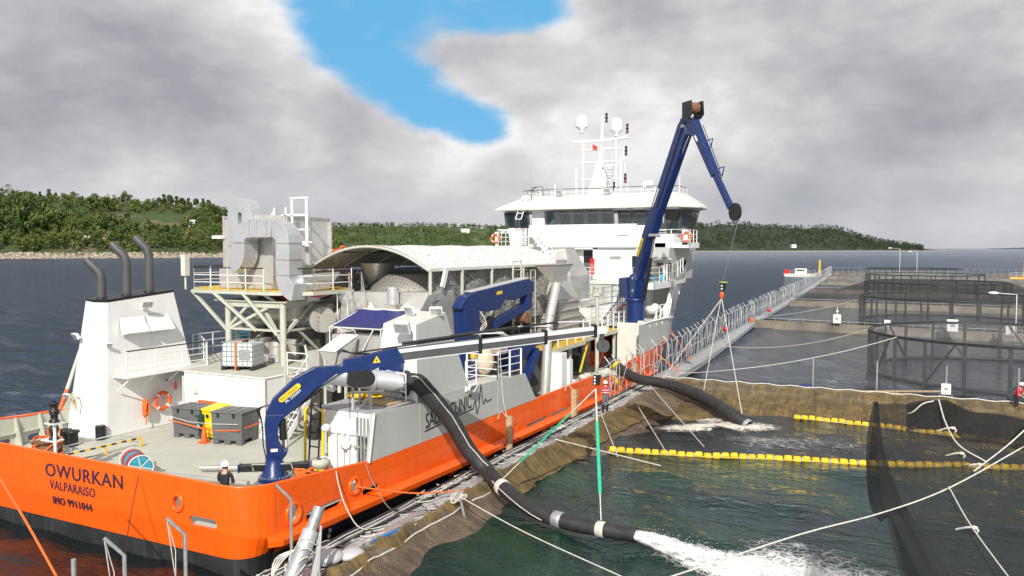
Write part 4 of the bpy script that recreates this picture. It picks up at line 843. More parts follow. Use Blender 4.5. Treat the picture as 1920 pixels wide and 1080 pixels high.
# ---------------------------------------------------------------- fan and duct tower on the raised deck
tw = thing('duct_tower', 'steel duct and filter tower standing on cream lattice legs behind the bins', 'tower', (-28, 30, 3.53))
tx0, tx1, ty0, ty1 = -29.4, -25.95, 28.3, 31.5
for x in (tx0, tx1):
    for y in (ty0, ty1): MB().cyl((x, y, 3.53), (x, y, 6.5), .15, .15, 12).build('leg', M['cream'], tw)
b_ = MB()
for a, b in (((tx0, ty0, 5.15), (tx1, ty0, 5.15)), ((tx1, ty0, 5.15), (tx1, ty1, 5.15)), ((tx0, ty0, 5.15), (tx0, ty1, 5.15)), ((tx0, ty1, 5.15), (tx1, ty1, 5.15))): b_.beam(a, b, .12, .10)
for a, b in (((tx0, ty0, 6.35), (tx1, ty0, 6.35)), ((tx1, ty0, 6.35), (tx1, ty1, 6.35)), ((tx0, ty0, 6.35), (tx0, ty1, 6.35)), ((tx0, ty1, 6.35), (tx1, ty1, 6.35))): b_.beam(a, b, .2, .26)
b_.build('ring_beam', M['cream'], tw)
def brace(a, b, w_=.13): MB().beam(a, b, w_, w_).build('brace', M['cream'], tw)
brace((-31.6, ty0 - .2, 6.95), (tx0, ty0, 5.0)); brace((-29.9, ty0 - .5, 6.95), (-27.6, ty0, 5.1)); brace((-28.0, ty0 - .5, 6.95), (-26.3, ty0, 4.95)); brace((tx0, ty0, 5.2), (-28.1, ty0, 6.3)); brace((tx0 + .1, ty0, 5.15), (-26.8, ty0, 6.25))
brace((tx1, ty0, 4.95), (tx1 + .1, ty0 + 1.9, 6.3)); brace((tx1, ty1, 5.2), (tx1, ty1 - 1.4, 6.3)); brace((tx1 - .05, ty0, 6.4), (-24.9, ty0 + .6, 7.0)); brace((tx1, ty0 + 1.6, 6.4), (-24.6, 30.6, 7.0)); brace((tx1, ty1, 6.4), (-24.6, 31.4, 7.0)); brace((-27.3, ty0, 6.95), (-26.3, ty0, 6.45)); brace((tx0, ty1, 5.1), (tx0, ty0 + .4, 6.3)); brace((-27.4, ty0 + .2, 6.3), (-26.0, ty0, 4.6))
for a, b in (((-29.3, 31.4, 5.2), (-27.6, 31.4, 6.4)), ((-26.0, 31.4, 5.2), (-27.6, 31.4, 6.4)), ((-29.3, 31.4, 3.6), (-27.6, 31.4, 5.1)), ((-29.4, 28.4, 3.6), (-29.4, 31.4, 5.1)), ((-26, 31.3, 3.6), (-26, 29.4, 5.1)), ((-29.4, 31.4, 5.15), (-31.5, 31.4, 6.9))): brace(a, b, .1)
for x, y, r_ in ((-30.0, 32.2, .06), (-29.0, 32.0, .09), (-27.9, 32.2, .06), (-27.2, 31.9, .11), (-26.2, 32.2, .07)): MB().cyl((x, y, 3.5), (x, y, 7.0), r_, r_, 8).build('riser_pipe', M['steel'], tw)
MB().tube([(-30.6, 29.3, 3.55), (-30.6, 29.3, 5.4), (-29.8, 29.3, 5.7), (-28.4, 29.5, 5.4)], .05, 8).tube([(-28.6, 30.3, 4.3), (-26.4, 30.3, 4.3), (-26.2, 30.3, 3.6)], .1, 10).build('pipework', M['dullsteel'], tw)
for x, y in ((-28.9, 30.4), (-27.3, 30.6)): MB().cyl((x, y, 3.53), (x, y, 4.5), .4, .4, 16).build('pressure_vessel', M['dullsteel'], tw)
MB().box(-30.1, -25.6, 28.1, 32.0, 6.48, 6.53).build('mid_platform', M['cream'], tw)
ux0, ux1, uy0, uy1 = -32.9, -24.7, 27.7, 35.0
up_ = MB(); up_.plate([(ux0 - .3, 29.6), (-31.3, uy0 + .2), (-26.2, uy0), (-24.4, 28.6), (-24.2, 31.4), (-26.5, 33.4), (ux0, 33.4)], [], lambda a, b, d_: (a, b, 7.0 - d_), .16); up_.build('upper_platform', M['cream'], tw)
MB().plate([(ux0 - .1, 29.7), (-31.2, uy0 + .4), (-26.2, uy0 + .2), (-24.7, 28.8), (-24.5, 31.3), (-26.6, 33.2), (ux0, 33.2)], [], lambda a, b, d_: (a, b, 7.03 - d_), .02).build('platform_grating', M['grate'], tw)
railing([(ux0 - .25, 33, 7.03), (ux0 - .25, 29.6, 7.03), (-31.3, uy0 + .25, 7.03), (-26.6, uy0 + .08, 7.03)], 1.05, 2, 1.25, tw, top='black')
railing([(-25.3, 28.1, 7.03), (-24.45, 28.7, 7.03), (-24.3, 31.3, 7.03)], 1.05, 2, 1.5, tw, top='black')
lb = MB(); lb.box(-33.5, -33.2, 29.1, 29.4, 7.6, 8.7); lb.tube([(-33.35, 29.25, 6.9), (-33.35, 29.25, 7.7)], .05, 6); lb.build('loudspeaker_box', M['offwhite'], tw)
for x, y, z, r_, h_ in ((-27.6, 31.0, 6.5, .48, .52), (-25.6, 29.9, 5.15 + 1.35, .42, .55)): MB().cyl((x, y, z), (x, y, z + h_), r_, r_, 18).build('vessel', M['steel'], tw)
MB().cyl((-26.4, 29.6, 5.55), (-26.4, 29.6, 6.6), .5, .5, 20).build('vessel', M['dullsteel'], tw)
pz = MB(); pz.cyl((-29.6, 30.6, 5.85), (-25.0, 30.6, 5.85), .5, .5, 20); pz.build('cross_duct', M['steel'], tw)
fl = MB(); fl.cyl((-25.02, 29.95, 5.6), (-24.9, 29.85, 5.6), .62, .62, 24)
for k in range(18): a = k / 18 * 6.283; fl.cyl((-24.92, 29.86 + .54 * math.cos(a), 5.6 + .54 * math.sin(a)), (-24.85, 29.82 + .54 * math.cos(a), 5.6 + .54 * math.sin(a)), .03, .03, 5)
fl.build('blind_flange', M['dullsteel'], tw)
for k, x in enumerate((-24.6, -24.2, -23.6)): MB().cyl((x, 31.3 + k * .1, 5.7), (x + .12, 31.35 + k * .1, 5.7), .6, .6, 22).build('pipe_flange', M['blue' if k == 2 else 'dullsteel'], tw)
MB().cyl((-25.0, 31.2, 5.7), (-23.2, 31.6, 5.7), .5, .5, 20).build('cross_duct', M['dullsteel'], tw)
MB().cyl((-27.2, 29.2, 3.55), (-27.2, 29.2, 4.3), .42, .32, 18).ball((-27.2, 29.2, 4.3), .34, 14, 6).build('pump_housing', M['dullsteel'], tw)
for x, y in ((-26.6, 30.9), (-28.0, 31.4), (-30.2, 31.4)): MB().box(x - .5, x + .5, y - .4, y + .6, 3.53, 5.0).build('electrical_cabinet', M['tankgrey'], tw)
for x in (-29.1, -27.9): MB().box(x - .35, x + .3, 29.6, 30.0, 6.53, 6.93).build('white_tote', M['white'], tw)
for x in (-27.4, -26.6): MB().ball((x, 29.1, 6.6), .28, 10, 6, (1, .6, .5)).build('red_valve_wheel', M['red'], tw)
MB().ball((-24.9, 29.4, 6.85), .5, 10, 6, (1.1, .4, .3)).build('red_tarpaulin', M['red'], tw)
fb = MB(); fb.box(-31.1, -27.1, 29.8, 33.1, 7.05, 10.6); fbo = fb.build('filter_housing', M['steel'], tw, bevel=.02)
for x in (-31.1, -29.9, -28.3, -27.1): MB().box(x - .05, x + .05, 29.7, 29.8, 7.05, 10.65).build('stiffener', M['steel'], fbo)
for y in (29.85, 31.4, 33.1): MB().box(-27.1, -26.98, y - .06, y + .06, 7.05, 10.6).build('stiffener', M['steel'], fbo)
for z in (10.55,): MB().box(-27.1, -27.0, 29.8, 33.1, z, z + .06).box(-31.15, -27.05, 29.72, 29.8, z, z + .07).build('stiffener', M['steel'], fbo)
MB().frustum([(-29.2, 29.0, 10.0), (-27.3, 29.0, 10.0), (-27.1, 30.2, 10.0), (-29.2, 30.2, 10.0)], [(-29.0, 29.0, 10.6), (-27.6, 29.0, 10.6), (-27.1, 30.2, 10.6), (-29.2, 30.2, 10.6)]).build('roof_cowl', M['steel'], fbo)
MB().add([(-28.0, 29.7, 10.55), (-27.6, 29.7, 10.55), (-27.65, 29.7, 11.05), (-28.0, 30.0, 10.55), (-27.6, 30.0, 10.55)], [(0, 1, 2), (0, 2, 3), (1, 4, 2), (3, 4, 2)]).build('lifting_fin', M['steel'], fbo)
MB().box(-30.6, -28.0, 28.9, 29.9, 7.05, 8.0).box(-28.3, -27.0, 28.8, 29.9, 7.05, 9.9).build('fan_casing', M['steel'], tw, bevel=.02)
MB().box(-27.0, -26.95, 30.1, 30.35, 7.9, 8.6).build('dark_grille', M['black'], tw)
def duct(path, wdir, w_, d_, m, parent, nseam=0):
    """rectangular duct swept along path in the plane normal to wdir; w_ along wdir, d_ across"""
    mb_ = MB(); P = [Vector(p) for p in path]; wv = Vector(wdir).normalized() * w_ / 2; rings = []
    for i, p in enumerate(P):
        a = P[max(0, i - 1)]; b = P[min(len(P) - 1, i + 1)]; dd = (b - a).normalized(); nn = dd.cross(wv.normalized()) * d_ / 2
        rings.append([p - wv - nn, p + wv - nn, p + wv + nn, p - wv + nn])
    vs = [x for r_ in rings for x in r_]; fs = [(3, 2, 1, 0)]
    for i in range(len(P) - 1):
        for k in range(4): k2 = (k + 1) % 4; fs.append((i * 4 + k, i * 4 + k2, i * 4 + 4 + k2, i * 4 + 4 + k))
    fs.append(tuple(len(vs) - 4 + k for k in range(4))); mb_.add(vs, fs); o_ = mb_.build('duct', M[m], parent, bevel=.015)
    return o_
def elbow(c, r, a0, a1, plane, n=7):
    """points of an arc in xz ('x') or yz ('y') plane"""
    out = []
    for k in range(n + 1):
        a = R(a0 + (a1 - a0) * k / n); out.append((c[0] + r * math.cos(a), c[1], c[2] + r * math.sin(a)) if plane == 'x' else (c[0], c[1] + r * math.cos(a), c[2] + r * math.sin(a)))
    return out
def flange(p, sx_, sy_, sz_, parent): MB().box(p[0] - sx_, p[0] + sx_, p[1] - sy_, p[1] + sy_, p[2] - sz_, p[2] + sz_).build('duct_flange', M['dullsteel'], parent)
y1_ = 29.15
d1 = duct([(-29.5, y1_, 8.1), (-29.5, y1_, 10.55)] + elbow((-29.04, y1_, 10.62), .46, 176, 4, 'x', 10) + [(-28.58, y1_, 10.5), (-28.58, y1_, 9.9)], (0, 1, 0), .78, .66, 'ductsteel', tw)
d1b = duct([(-29.5, y1_, 9.2), (-29.45, y1_, 8.5), (-29.15, y1_, 7.95), (-28.7, y1_, 7.6)], (0, 1, 0), .74, .62, 'ductsteel', tw)
flange((-29.5, y1_, 9.15), .36, .42, .03, d1)
y2_ = 28.15
d2 = duct(elbow((-28.75, y2_, 8.85), .65, -80, 0, 'x', 5) + [(-28.1, y2_, 9.3)] + elbow((-27.5, y2_, 9.3), .6, 180, 90, 'x', 5) + [(-26.0, y2_, 9.9)] + elbow((-26.0, y2_, 9.3), .6, 90, 0, 'x', 5) + [(-25.4, y2_, 7.9)] + elbow((-24.7, y2_, 7.7), .7, 180, 262, 'x', 6), (0, 1, 0), .9, .78, 'ductsteel', tw)
for x in (-27.35, -26.9, -26.3): MB().box(x - .02, x + .02, y2_ - .48, y2_ + .48, 9.48, 10.32).build('duct_seam', M['dullsteel'], d2)
for z in (9.25, 8.5, 7.8): MB().box(-25.82, -24.98, y2_ - .48, y2_ + .48, z - .015, z + .015).build('duct_seam', M['dullsteel'], d2)
MB().box(-28.52, -27.68, y2_ - .48, y2_ + .48, 9.26, 9.29).build('duct_seam', M['dullsteel'], d2)
tr_ = MB(); tr_.frustum([(-24.75, 28.2, 7.05), (-24.75, 29.0, 7.05), (-24.75, 31.9, 7.05), (-24.75, 32.0, 7.05)], [(-24.35, 28.2, 7.75), (-24.35, 29.0, 7.75), (-24.35, 32.6, 7.75), (-24.35, 32.7, 7.75)]); 
MB().add([(-25.3, 28.4, 7.06), (-25.3, 30.2, 7.06), (-25.3, 31.1, 7.85), (-25.3, 28.4, 7.75), (-24.8, 28.4, 7.06), (-24.8, 30.2, 7.06), (-24.8, 31.1, 7.85), (-24.8, 28.4, 7.75)], [(0, 1, 2, 3), (7, 6, 5, 4), (0, 4, 5, 1), (1, 5, 6, 2), (2, 6, 7, 3), (3, 7, 4, 0)]).build('outlet_box', M['steel'], tw)
af = MB(); fx0, fx1, fy_ = -26.75, -25.85, 29.9
af.tube([(fx0, fy_, 10.0), (fx0, fy_, 11.45)], .07, 6); af.tube([(fx1, fy_, 9.1), (fx1, fy_, 11.45)], .08, 6); af.tube([(fx0 - .1, fy_, 11.42), (fx1 + .1, fy_, 11.42)], .07, 6); af.tube([(-27.4, fy_, 10.6), (fx1, fy_, 10.6)], .07, 6); af.tube([(-27.15, fy_, 10.1), (-27.15, fy_, 11.0)], .05, 6)
for z in (9.15, 9.9): af.tube([(fx1 - .5, fy_, z), (fx1 + .1, fy_, z)], .06, 6)
af.build('access_frame', M['white'], tw)
for p_ in ((-31.3, 29.6, 9.5), (-26.6, 30.9, 9.2)): MB().box(p_[0] - .4, p_[0] + .3, p_[1] - .1, p_[1] + .1, p_[2], p_[2] + .16).build('strip_lamp', M['white'], tw)
pf = MB(); pf.tube([(-33.0, 32.4, 3.5), (-33.0, 32.4, 5.0)], .13, 8); pf.beam((-33.1, 32.4, 5.05), (-29.4, 31.6, 5.05), .16, .25); pf.build('portal_frame', M['cream'], ship)
nb = MB(); nb.ball((-34.2, 33.8, 3.6), .62, 12, 7, (1, 1, 1.0)); nb.cyl((-34.2, 33.8, 3.0), (-34.2, 33.8, 4.2), .58, .55, 14)
tag(nb.build('net_bale', M['bluerope']), 'bale of bright blue netting standing behind the rail left of the duct tower', 'net bale')
MB().box(-33.6, -32.3, 33.2, 34.6, 2.9, 3.5).build('raised_deck', M['white'], ship)
wt = MB(); wt.box(-31.4, -30.7, 32.6, 33.2, 3.53, 4.6); tag(wt.build('white_tank', M['ibc'], None, bevel=.05), 'small white plastic tank strapped in yellow behind the tower leg', 'tank')
stair((-24.0, 31.2, 6.9), (-22.4, 29.6, 5.0), .6, (1, 1, 0), ship, 'dullsteel', 6)
# ---------------------------------------------------------------- processing gear and curved canopy amidships
def canopy_mat(name, lo, hi, th, holes):
    m = bpy.data.materials.new(name); m.use_nodes = True; t = NT(m.node_tree); t.n.clear()
    P_ = t.new('ShaderNodeNewGeometry').outputs['Position']
    n = t.noise(P_, 14, 4, .75, .6).outputs[0]; c = t.ramp(n, [(.42, lo), (.56, hi)])
    al = t.mr(t.noise(P_, 7.5, 4, .7, .8).outputs[0], th, th + .02, 0, 1)
    p = t.new('ShaderNodeBsdfPrincipled', {'Base Color': c, 'Roughness': .85, 'Alpha': al if holes else 1.0})
    tr = t.new('ShaderNodeBsdfTranslucent', {'Color': (.4, .4, .4, 1)})
    t.new('ShaderNodeOutputMaterial', {0: p.outputs[0]}); return m
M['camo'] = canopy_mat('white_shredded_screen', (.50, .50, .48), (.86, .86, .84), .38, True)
M['camodark'] = canopy_mat('dark_screen_lit_specks', (.05, .05, .046), (.46, .45, .42), .40, True)  # pale specks in the colour stand for daylight coming through
cp = thing('curved_canopy', 'white curved shade canopy of shredded netting on cream hoops amidships', 'canopy', (-23, 38, 3.5))
cx, hw, zt0, cy0, cy1 = -22.95, 3.5, 9.15, 30.7, 46.2
def arc(f_, dz=0): a = (f_ - .5) * 2; return (cx + hw * a * (1 - .06 * (1 - a * a)), zt0 - 1.12 * a * a * (.85 + .15 * a * a) + dz)
na = 24; nl = 30
for nm, dz, mk in (('screen', .03, 'camo'), ('shaded_underside', -.03, 'camodark')):  # lower sheet holds the shade under the canopy in its colour
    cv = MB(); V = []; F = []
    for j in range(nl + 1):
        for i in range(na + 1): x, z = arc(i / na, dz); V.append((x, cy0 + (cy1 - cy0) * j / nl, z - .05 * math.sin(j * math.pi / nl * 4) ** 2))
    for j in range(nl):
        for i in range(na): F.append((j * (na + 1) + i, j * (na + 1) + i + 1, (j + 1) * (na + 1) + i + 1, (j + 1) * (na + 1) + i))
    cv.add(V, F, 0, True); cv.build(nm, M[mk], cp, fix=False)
for y in np.linspace(cy0, cy1, 7): MB().tube([(arc(k / 16)[0], y, arc(k / 16)[1] - .06) for k in range(17)], .05 if y > cy0 + .1 else .07, 6).build('hoop', M['cream'], cp)
for f_ in (.25, .5, .75): x, z = arc(f_, -.08); MB().tube([(x, cy0, z), (x, cy1, z)], .03, 5).build('purlin', M['black'], cp)
for y in (30.8, 33.7, 36.8, 40.6, 44.5): MB().cyl((-19.45, y, 5.0 if y > 31 else 6.2), (-19.45, y, 8.05), .085, .085, 8).build('post', M['cream'], cp)
MB().beam((-19.45, cy0, 8.02), (-19.45, cy1, 8.02), .12, .14).build('eave_beam', M['offwhite'], cp)
for y in (31.6, 44.9): MB().beam((-19.3, y, 7.2), (-19.3, y + .35, 8.0), .12, .25).build('strip_lamp', M['white'], cp)
sc_ = MB(); V = []; F = []
for j in range(25):
    for i in range(5): V.append((-19.75 - .12 * math.sin(j * 1.3 + i), 31.2 + j * .6, 8.0 - i * .75))
for j in range(24):
    for i in range(4): F.append((j * 5 + i, j * 5 + i + 1, (j + 1) * 5 + i + 1, (j + 1) * 5 + i))
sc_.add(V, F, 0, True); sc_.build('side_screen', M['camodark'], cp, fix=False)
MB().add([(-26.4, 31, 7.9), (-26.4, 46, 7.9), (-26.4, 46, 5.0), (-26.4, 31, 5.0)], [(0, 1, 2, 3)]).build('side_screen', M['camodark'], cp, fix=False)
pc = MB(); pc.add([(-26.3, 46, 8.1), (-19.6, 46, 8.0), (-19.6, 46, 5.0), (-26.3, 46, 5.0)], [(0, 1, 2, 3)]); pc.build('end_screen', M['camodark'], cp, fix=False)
def perf_mat():
    m = bpy.data.materials.new('perforated_steel'); m.use_nodes = True; t = NT(m.node_tree); t.n.clear()
    uv = t.new('ShaderNodeTexCoord').outputs['Generated']; v = t.new('ShaderNodeTexVoronoi', {'Vector': uv, 'Scale': 26.0, 'Randomness': .05}).outputs['Distance']
    c = t.mix(t.math('LESS_THAN', v, .28), (.5, .48, .44), (.05, .05, .05))
    p = t.new('ShaderNodeBsdfPrincipled', {'Base Color': c, 'Metallic': .6, 'Roughness': .4}); t.new('ShaderNodeOutputMaterial', {0: p.outputs[0]}); return m
M['perf'] = perf_mat()
dfl = thing('drum_filter', 'perforated steel drum filter cone under the open end of the canopy', 'filter', (-23.5, 33.5, 6.6))
MB().lathe((-24.4, 33.6, 6.9), [(.35, 0), (.95, 1.35)], 14).build('cone', M['perf'], dfl)
dr2 = MB(); dr2.lathe((-22.2, 33.6, 6.2), [(2.5, 0), (2.1, .9), (1.3, 1.55)], 26); dr2.build('drum', M['perf'], dfl)
MB().ball((-24.0, 32.9, 7.1), .3, 8, 5).box(-23.6, -23.0, 32.7, 33.0, 7.0, 7.3).build('motor', M['black'], dfl)
tk = thing('settling_tank', 'dull stainless steel settling tank with sloping sides in front of the canopy', 'tank', (-21.7, 31, 3.5))
tb = MB(); tb.frustum([(-24.6, 30.6, 5.6), (-19.4, 30.3, 5.6), (-19.4, 33, 5.6), (-24.6, 33, 5.6)], [(-24.4, 30.8, 6.9), (-19.5, 30.6, 7.0), (-19.5, 33, 7.0), (-24.4, 33, 6.9)]); tb.box(-24.6, -19.4, 30.5, 33, 3.5, 5.6); tb.build('tank_body', M['steel'], tk, bevel=.03)
MB().add([(-22.6, 30.5, 6.5), (-21.7, 30.45, 5.5), (-22.6, 30.55, 5.5), (-22.6, 29.9, 5.5)], [(0, 1, 3), (0, 3, 2), (1, 2, 3)]).build('gusset', M['dullsteel'], tk)
MB().add([(-20.2, 30.4, 6.8), (-19.3, 30.4, 6.9), (-19.5, 29.3, 5.5), (-21.2, 29.5, 5.5), (-19.3, 31.4, 6.9)], [(0, 1, 2, 3), (1, 4, 2)]).build('sloping_chute', M['steel'], tk)
MB().cyl((-21.1, 30.2, 6.45), (-21.1, 30.2, 7.15), .27, .27, 20).lathe((-21.1, 30.2, 7.15), [(.29, 0), (.29, .05), (.05, .1)], 20).build('vent_stack', M['ductsteel'], tk)
MB().box(-21.4, -20.8, 29.95, 30.45, 5.3, 6.45).build('stack_base', M['dullsteel'], tk)
MB().tube([(-24.3, 30.2, 5.6), (-24.3, 30.2, 6.9), (-23.7, 30.2, 6.9), (-23.7, 30.2, 5.6)], .03, 6).tube([(-22.9, 30.4, 5.7), (-22.6, 30.2, 5.7), (-22.2, 30.2, 5.75)], .05, 6).build('pipe_loop', M['steel'], tk)
MB().ball((-24.0, 30.6, 6.6), .5, 10, 6, (1.3, .7, .55)).ball((-23.4, 30.4, 6.2), .35, 10, 6).build('plastic_wrap', M['clearsheet'], tk)
MB().box(-22.6, -19.5, 28.6, 30.2, 5.35, 5.5).build('lid', M['dullsteel'], tk)
sp_ = thing('separator', 'steel dewatering separator with a blue tarpaulin over its frame', 'separator', (-21, 27.5, 3.5))
MB().box(-22.2, -19.6, 27.2, 29.4, 4.2, 5.3).build('body', M['steel'], sp_, bevel=.02)
tv = MB(); V = []; F = []
for j in range(7):
    for i in range(9): V.append((-22.5 + i * .36, 27.4 + j * .34, 5.62 + .10 * j - .12 * math.sin(i / 8 * math.pi) * math.sin(j / 6 * math.pi) + .02 * math.sin(i * 2 + j)))
for j in range(6):
    for i in range(8): F.append((j * 9 + i, j * 9 + i + 1, (j + 1) * 9 + i + 1, (j + 1) * 9 + i))
tv.add(V, F, 0, True); tv.build('tarpaulin', M['tanktop'], sp_, fix=False)
MB().box(-22.3, -19.5, 29.5, 30.0, 6.15, 6.25).build('cover_sheet', M['white'], sp_)
fr_ = MB()
for x in (-22.4, -19.7):
    fr_.tube([(x, 27.3, 4.0), (x, 27.3, 5.6), (x, 29.5, 6.2)], .03, 6)
fr_.tube([(-22.4, 27.3, 5.6), (-19.7, 27.3, 5.6)], .03, 6); fr_.tube([(-20.8, 26.9, 4.0), (-20.0, 27.2, 5.6)], .03, 6); fr_.tube([(-19.4, 26.9, 4.2), (-18.8, 27.4, 5.9)], .04, 6); fr_.tube([(-20.6, 27.0, 4.6), (-19.4, 27.0, 4.6)], .025, 6)
fr_.build('frame', M['offwhite'], sp_)
for x in (-21.9, -21.2): MB().tube([(x + .3 * math.cos(a), 27.15, 5.4 + .2 * math.sin(a)) for a in np.linspace(0, math.pi, 9)], .018, 5).build('hose_loop', M['offwhite'], sp_)
ch = thing('chute', 'bright stainless discharge chute with an angled hood beside the separator', 'chute', (-21.3, 26.4, 3.5))
MB().frustum([(-21.9, 25.9, 4.75), (-20.95, 25.9, 4.75), (-20.6, 26.9, 5.3), (-21.5, 26.9, 5.3)], [(-21.8, 25.9, 4.8), (-20.9, 25.9, 4.8), (-20.55, 26.9, 5.38), (-21.45, 26.9, 5.38)]).build('hood', M['white'], ch)
MB().frustum([(-21.4, 26.0, 3.7), (-20.9, 26.0, 3.7), (-20.9, 26.8, 3.7), (-21.4, 26.8, 3.7)], [(-21.85, 25.95, 4.75), (-20.95, 25.95, 4.75), (-20.6, 26.9, 5.25), (-21.5, 26.9, 5.25)]).build('funnel_body', M['steel'], ch)
MB().box(-22.5, -21.9, 26.0, 26.5, 3.5, 4.7).build('side_panel', M['steel'], ch)
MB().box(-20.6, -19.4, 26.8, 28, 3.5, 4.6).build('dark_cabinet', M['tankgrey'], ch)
MB().box(-24.1, -18.4, 26.5, 29.6, 3.38, 3.48).build('gear_platform', M['deck'], ship)
for x, y in ((-24.0, 26.6), (-21, 26.6), (-18.5, 26.6)): MB().cyl((x, y, .95), (x, y, 3.4), .07, .07, 8).build('platform_post', M['cream'], ship)
railing([(-24.1, 26.5, 3.48), (-23.0, 26.5, 3.48)], 1.0, 2, 1.0, ship)
stair((-23.5, 25.3, 1.0), (-23.2, 27.4, 3.5), .75, (1, 0, 0), ship, 'white', 9)
for x, y in ((-22.3, 24.4), (-20.6, 24.8)): MB().cyl((x, y, .95), (x, y, 4.6), .06, .06, 8).build('platform_post', M['cream'], ship)
br = thing('hose_rolls', 'black rolled rubber hoses strapped with yellow and white bands beside the white stair', 'hose bundle', (-21.8, 26.9, .95))
for k, (x, z) in enumerate(((-22.3, 1.25), (-21.6, 1.25), (-21.95, 1.8), (-21.2, 1.8))):
    MB().cyl((x, 25.9, z), (x, 28.2, z), .33, .33, 16).build('hose_roll', M['rubber'], br)
for y in (26.3, 27.5): MB().tube([(-22.7, y, 1.3), (-22.4, y, 1.75), (-21.9, y, 2.16), (-21.2, y, 2.16), (-20.85, y, 1.8), (-21.2, y, 1.1)], .03, 5).build('strap', M['yellowplastic' if y < 27 else 'rope'], br)
hp = thing('discharge_pipe', 'short fat bright steel discharge pipe on its trestle by the black hose', 'pipe', (-18, 24, 2.6))
MB().cyl((-18.9, 22.75, 4.42), (-17.7, 24.0, 4.12), .36, .38, 24).cyl((-17.7, 24.0, 4.12), (-16.85, 24.9, 3.92), .38, .42, 24).build('pipe', M['ductsteel'], hp)
MB().cyl((-17.72, 23.97, 4.05), (-17.64, 24.05, 4.04), .42, .42, 24).build('flange', M['dullsteel'], hp)
MB().cyl((-16.9, 24.84, 3.93), (-16.78, 24.96, 3.91), .50, .50, 28).build('flange', M['black'], hp)
tz = MB(); tz.beam((-17.35, 22.6, 3.15), (-17.0, 23.2, 4.0), .09); tz.beam((-16.6, 22.4, 2.6), (-17.0, 22.9, 3.95), .09, .09); tz.beam((-17.5, 22.5, 3.9), (-16.7, 23.3, 3.9), .12, .05); tz.beam((-17.3, 22.3, 2.7), (-17.3, 22.3, 4.2), .07); tz.build('trestle', M['hullgrey'], hp)
pk = MB()
for k, (x, y) in enumerate(((-17.7, 23.2), (-17.2, 24.3), (-16.6, 24.3))): pk.cyl((x, y, 1), (x, y, 4.6 if k == 0 else 3.3), .05, .05, 6)
pk.build('frame', M['galv'], hp)
for z in (3.35,): MB().box(-18.8, -16.3, 22.1, 24.9, z - .04, z).build('hose_platform', M['plank'], ship)
for p_ in (((-18.4, 24.0, 3.5), .35), ((-17.9, 24.3, 3.45), .3)): MB().ball(p_[0], p_[1], 10, 6, (1.4, 1, .4)).build('yellow_hose_coil', M['yellow'], ship)
for k in range(5): MB().box(-17.9 + k * .3, -17.7 + k * .3, 23.2, 24.2, 3.36, 3.42).build('timber_batten', M['wood'], ship)
lk = thing('pipe_locker', 'white pipework locker with vertical pipes inside the grey side plating', 'locker', (-17.2, 22.6, .95))
MB().box(-18.35, -17.0, 22.2, 23.6, .95, 3.3).build('cabinet', M['white'], lk, bevel=.02)
MB().box(-18.4, -16.3, 22.1, 22.2, 2.5, 3.3).build('head_plate', M['white'], lk)
for x in (-17.9, -17.6, -17.35, -16.95, -16.8, -16.65, -16.5): MB().cyl((x, 22.08, 1.0), (x, 22.08, 3.15), .045, .045, 8).build('pipe', M['white' if x < -17.2 else 'galv'], lk)
for b_2 in (MB().cyl((-17.5, 22.0, 2.2), (-17.3, 21.9, 2.2), .16, .16, 12), MB().ball((-18.3, 21.9, 1.5), .2), MB().ball((-18.2, 21.9, 2.7), .16)): b_2.build('valve', M['white'], lk)
MB().box(-18.45, -18.1, 22.02, 22.12, 2.55, 2.75).build('tray', M['offwhite'], lk)
for x in (-16.95, -16.5): MB().box(x - .15, x + .15, 22.0, 22.05, 2.1, 2.16).build('pipe_clip', M['dullsteel'], lk)
bl = MB(); ladder_p = None
l1 = ladder((-18.75, 21.85, .98), (-18.75, 22.1, 3.9), .42, (1, 0, 0), None, 'black', .42, .035); tag(l1, 'black vertical ladder leaning on the white pipework locker', 'ladder')
yh = MB(); yh.tube([(-19.15, 21.9, 1.4), (-19.15, 21.95, 3.2), (-19.05, 21.95, 3.35)], .05, 8); yh.tube([(-18.3, 21.85, 1.7), (-18.3, 21.9, 3.2), (-18.4, 21.9, 3.35)], .05, 8); tag(yh.build('yellow_handrails', M['yellowplastic']), 'pair of yellow hand rails flanking the black ladder', 'handrail')
fh_ = MB(); fh_.ball((-18.0, 21.6, 1.45), .16, 10, 7, (1, 1, 1.9)); tag(fh_.build('fire_hose', M['buoyorange']), 'orange red hose bag hanging low on the white locker', 'hose bag')
dp = MB(); dp.cyl((-22.6, 20.3, 1.12), (-19.5, 21.9, 1.12), .10, .10, 12); dp.cyl((-19.5, 21.9, 1.12), (-19.2, 22.05, 1.12), .14, .14, 12); tag(dp.build('deck_pipe', M['dullsteel']), 'grey deck pipe running from the blue crane foot to the ladder', 'pipe')
dp = MB(); dp.cyl((-25.0, 18.9, 1.1), (-19.7, 19.7, 1.1), .09, .09, 12); tag(dp.build('deck_pipe', M['dullsteel']), 'grey deck pipe running from the stern man to the blue crane foot', 'pipe')
wf = MB(); wf.ball((-19.1, 22.0, 1.2), .22, 10, 6).box(-19.2, -18.9, 21.7, 22.3, 1.0, 1.2); tag(wf.build('valve_block', M['white'], None), 'white valve block at the foot of the black ladder', 'valve')
railing([(-16.4, 28.7, 3.1), (-16.4, 29.6, 3.08)], 1.2, 4, .8, ship, post_r=.04)
railing([(-16.4, 31.6, 2.98), (-16.4, 34.0, 2.9)], 1.35, 3, 1.2, ship, post_r=.05)
railing([(-18.0, 31.6, 2.9), (-16.4, 31.6, 2.9)], 1.3, 3, 1.5, ship, post_r=.05)
railing([(-18.2, 24.9, 3.4), (-16.5, 24.4, 3.35)], 1.0, 2, 1.6, ship)
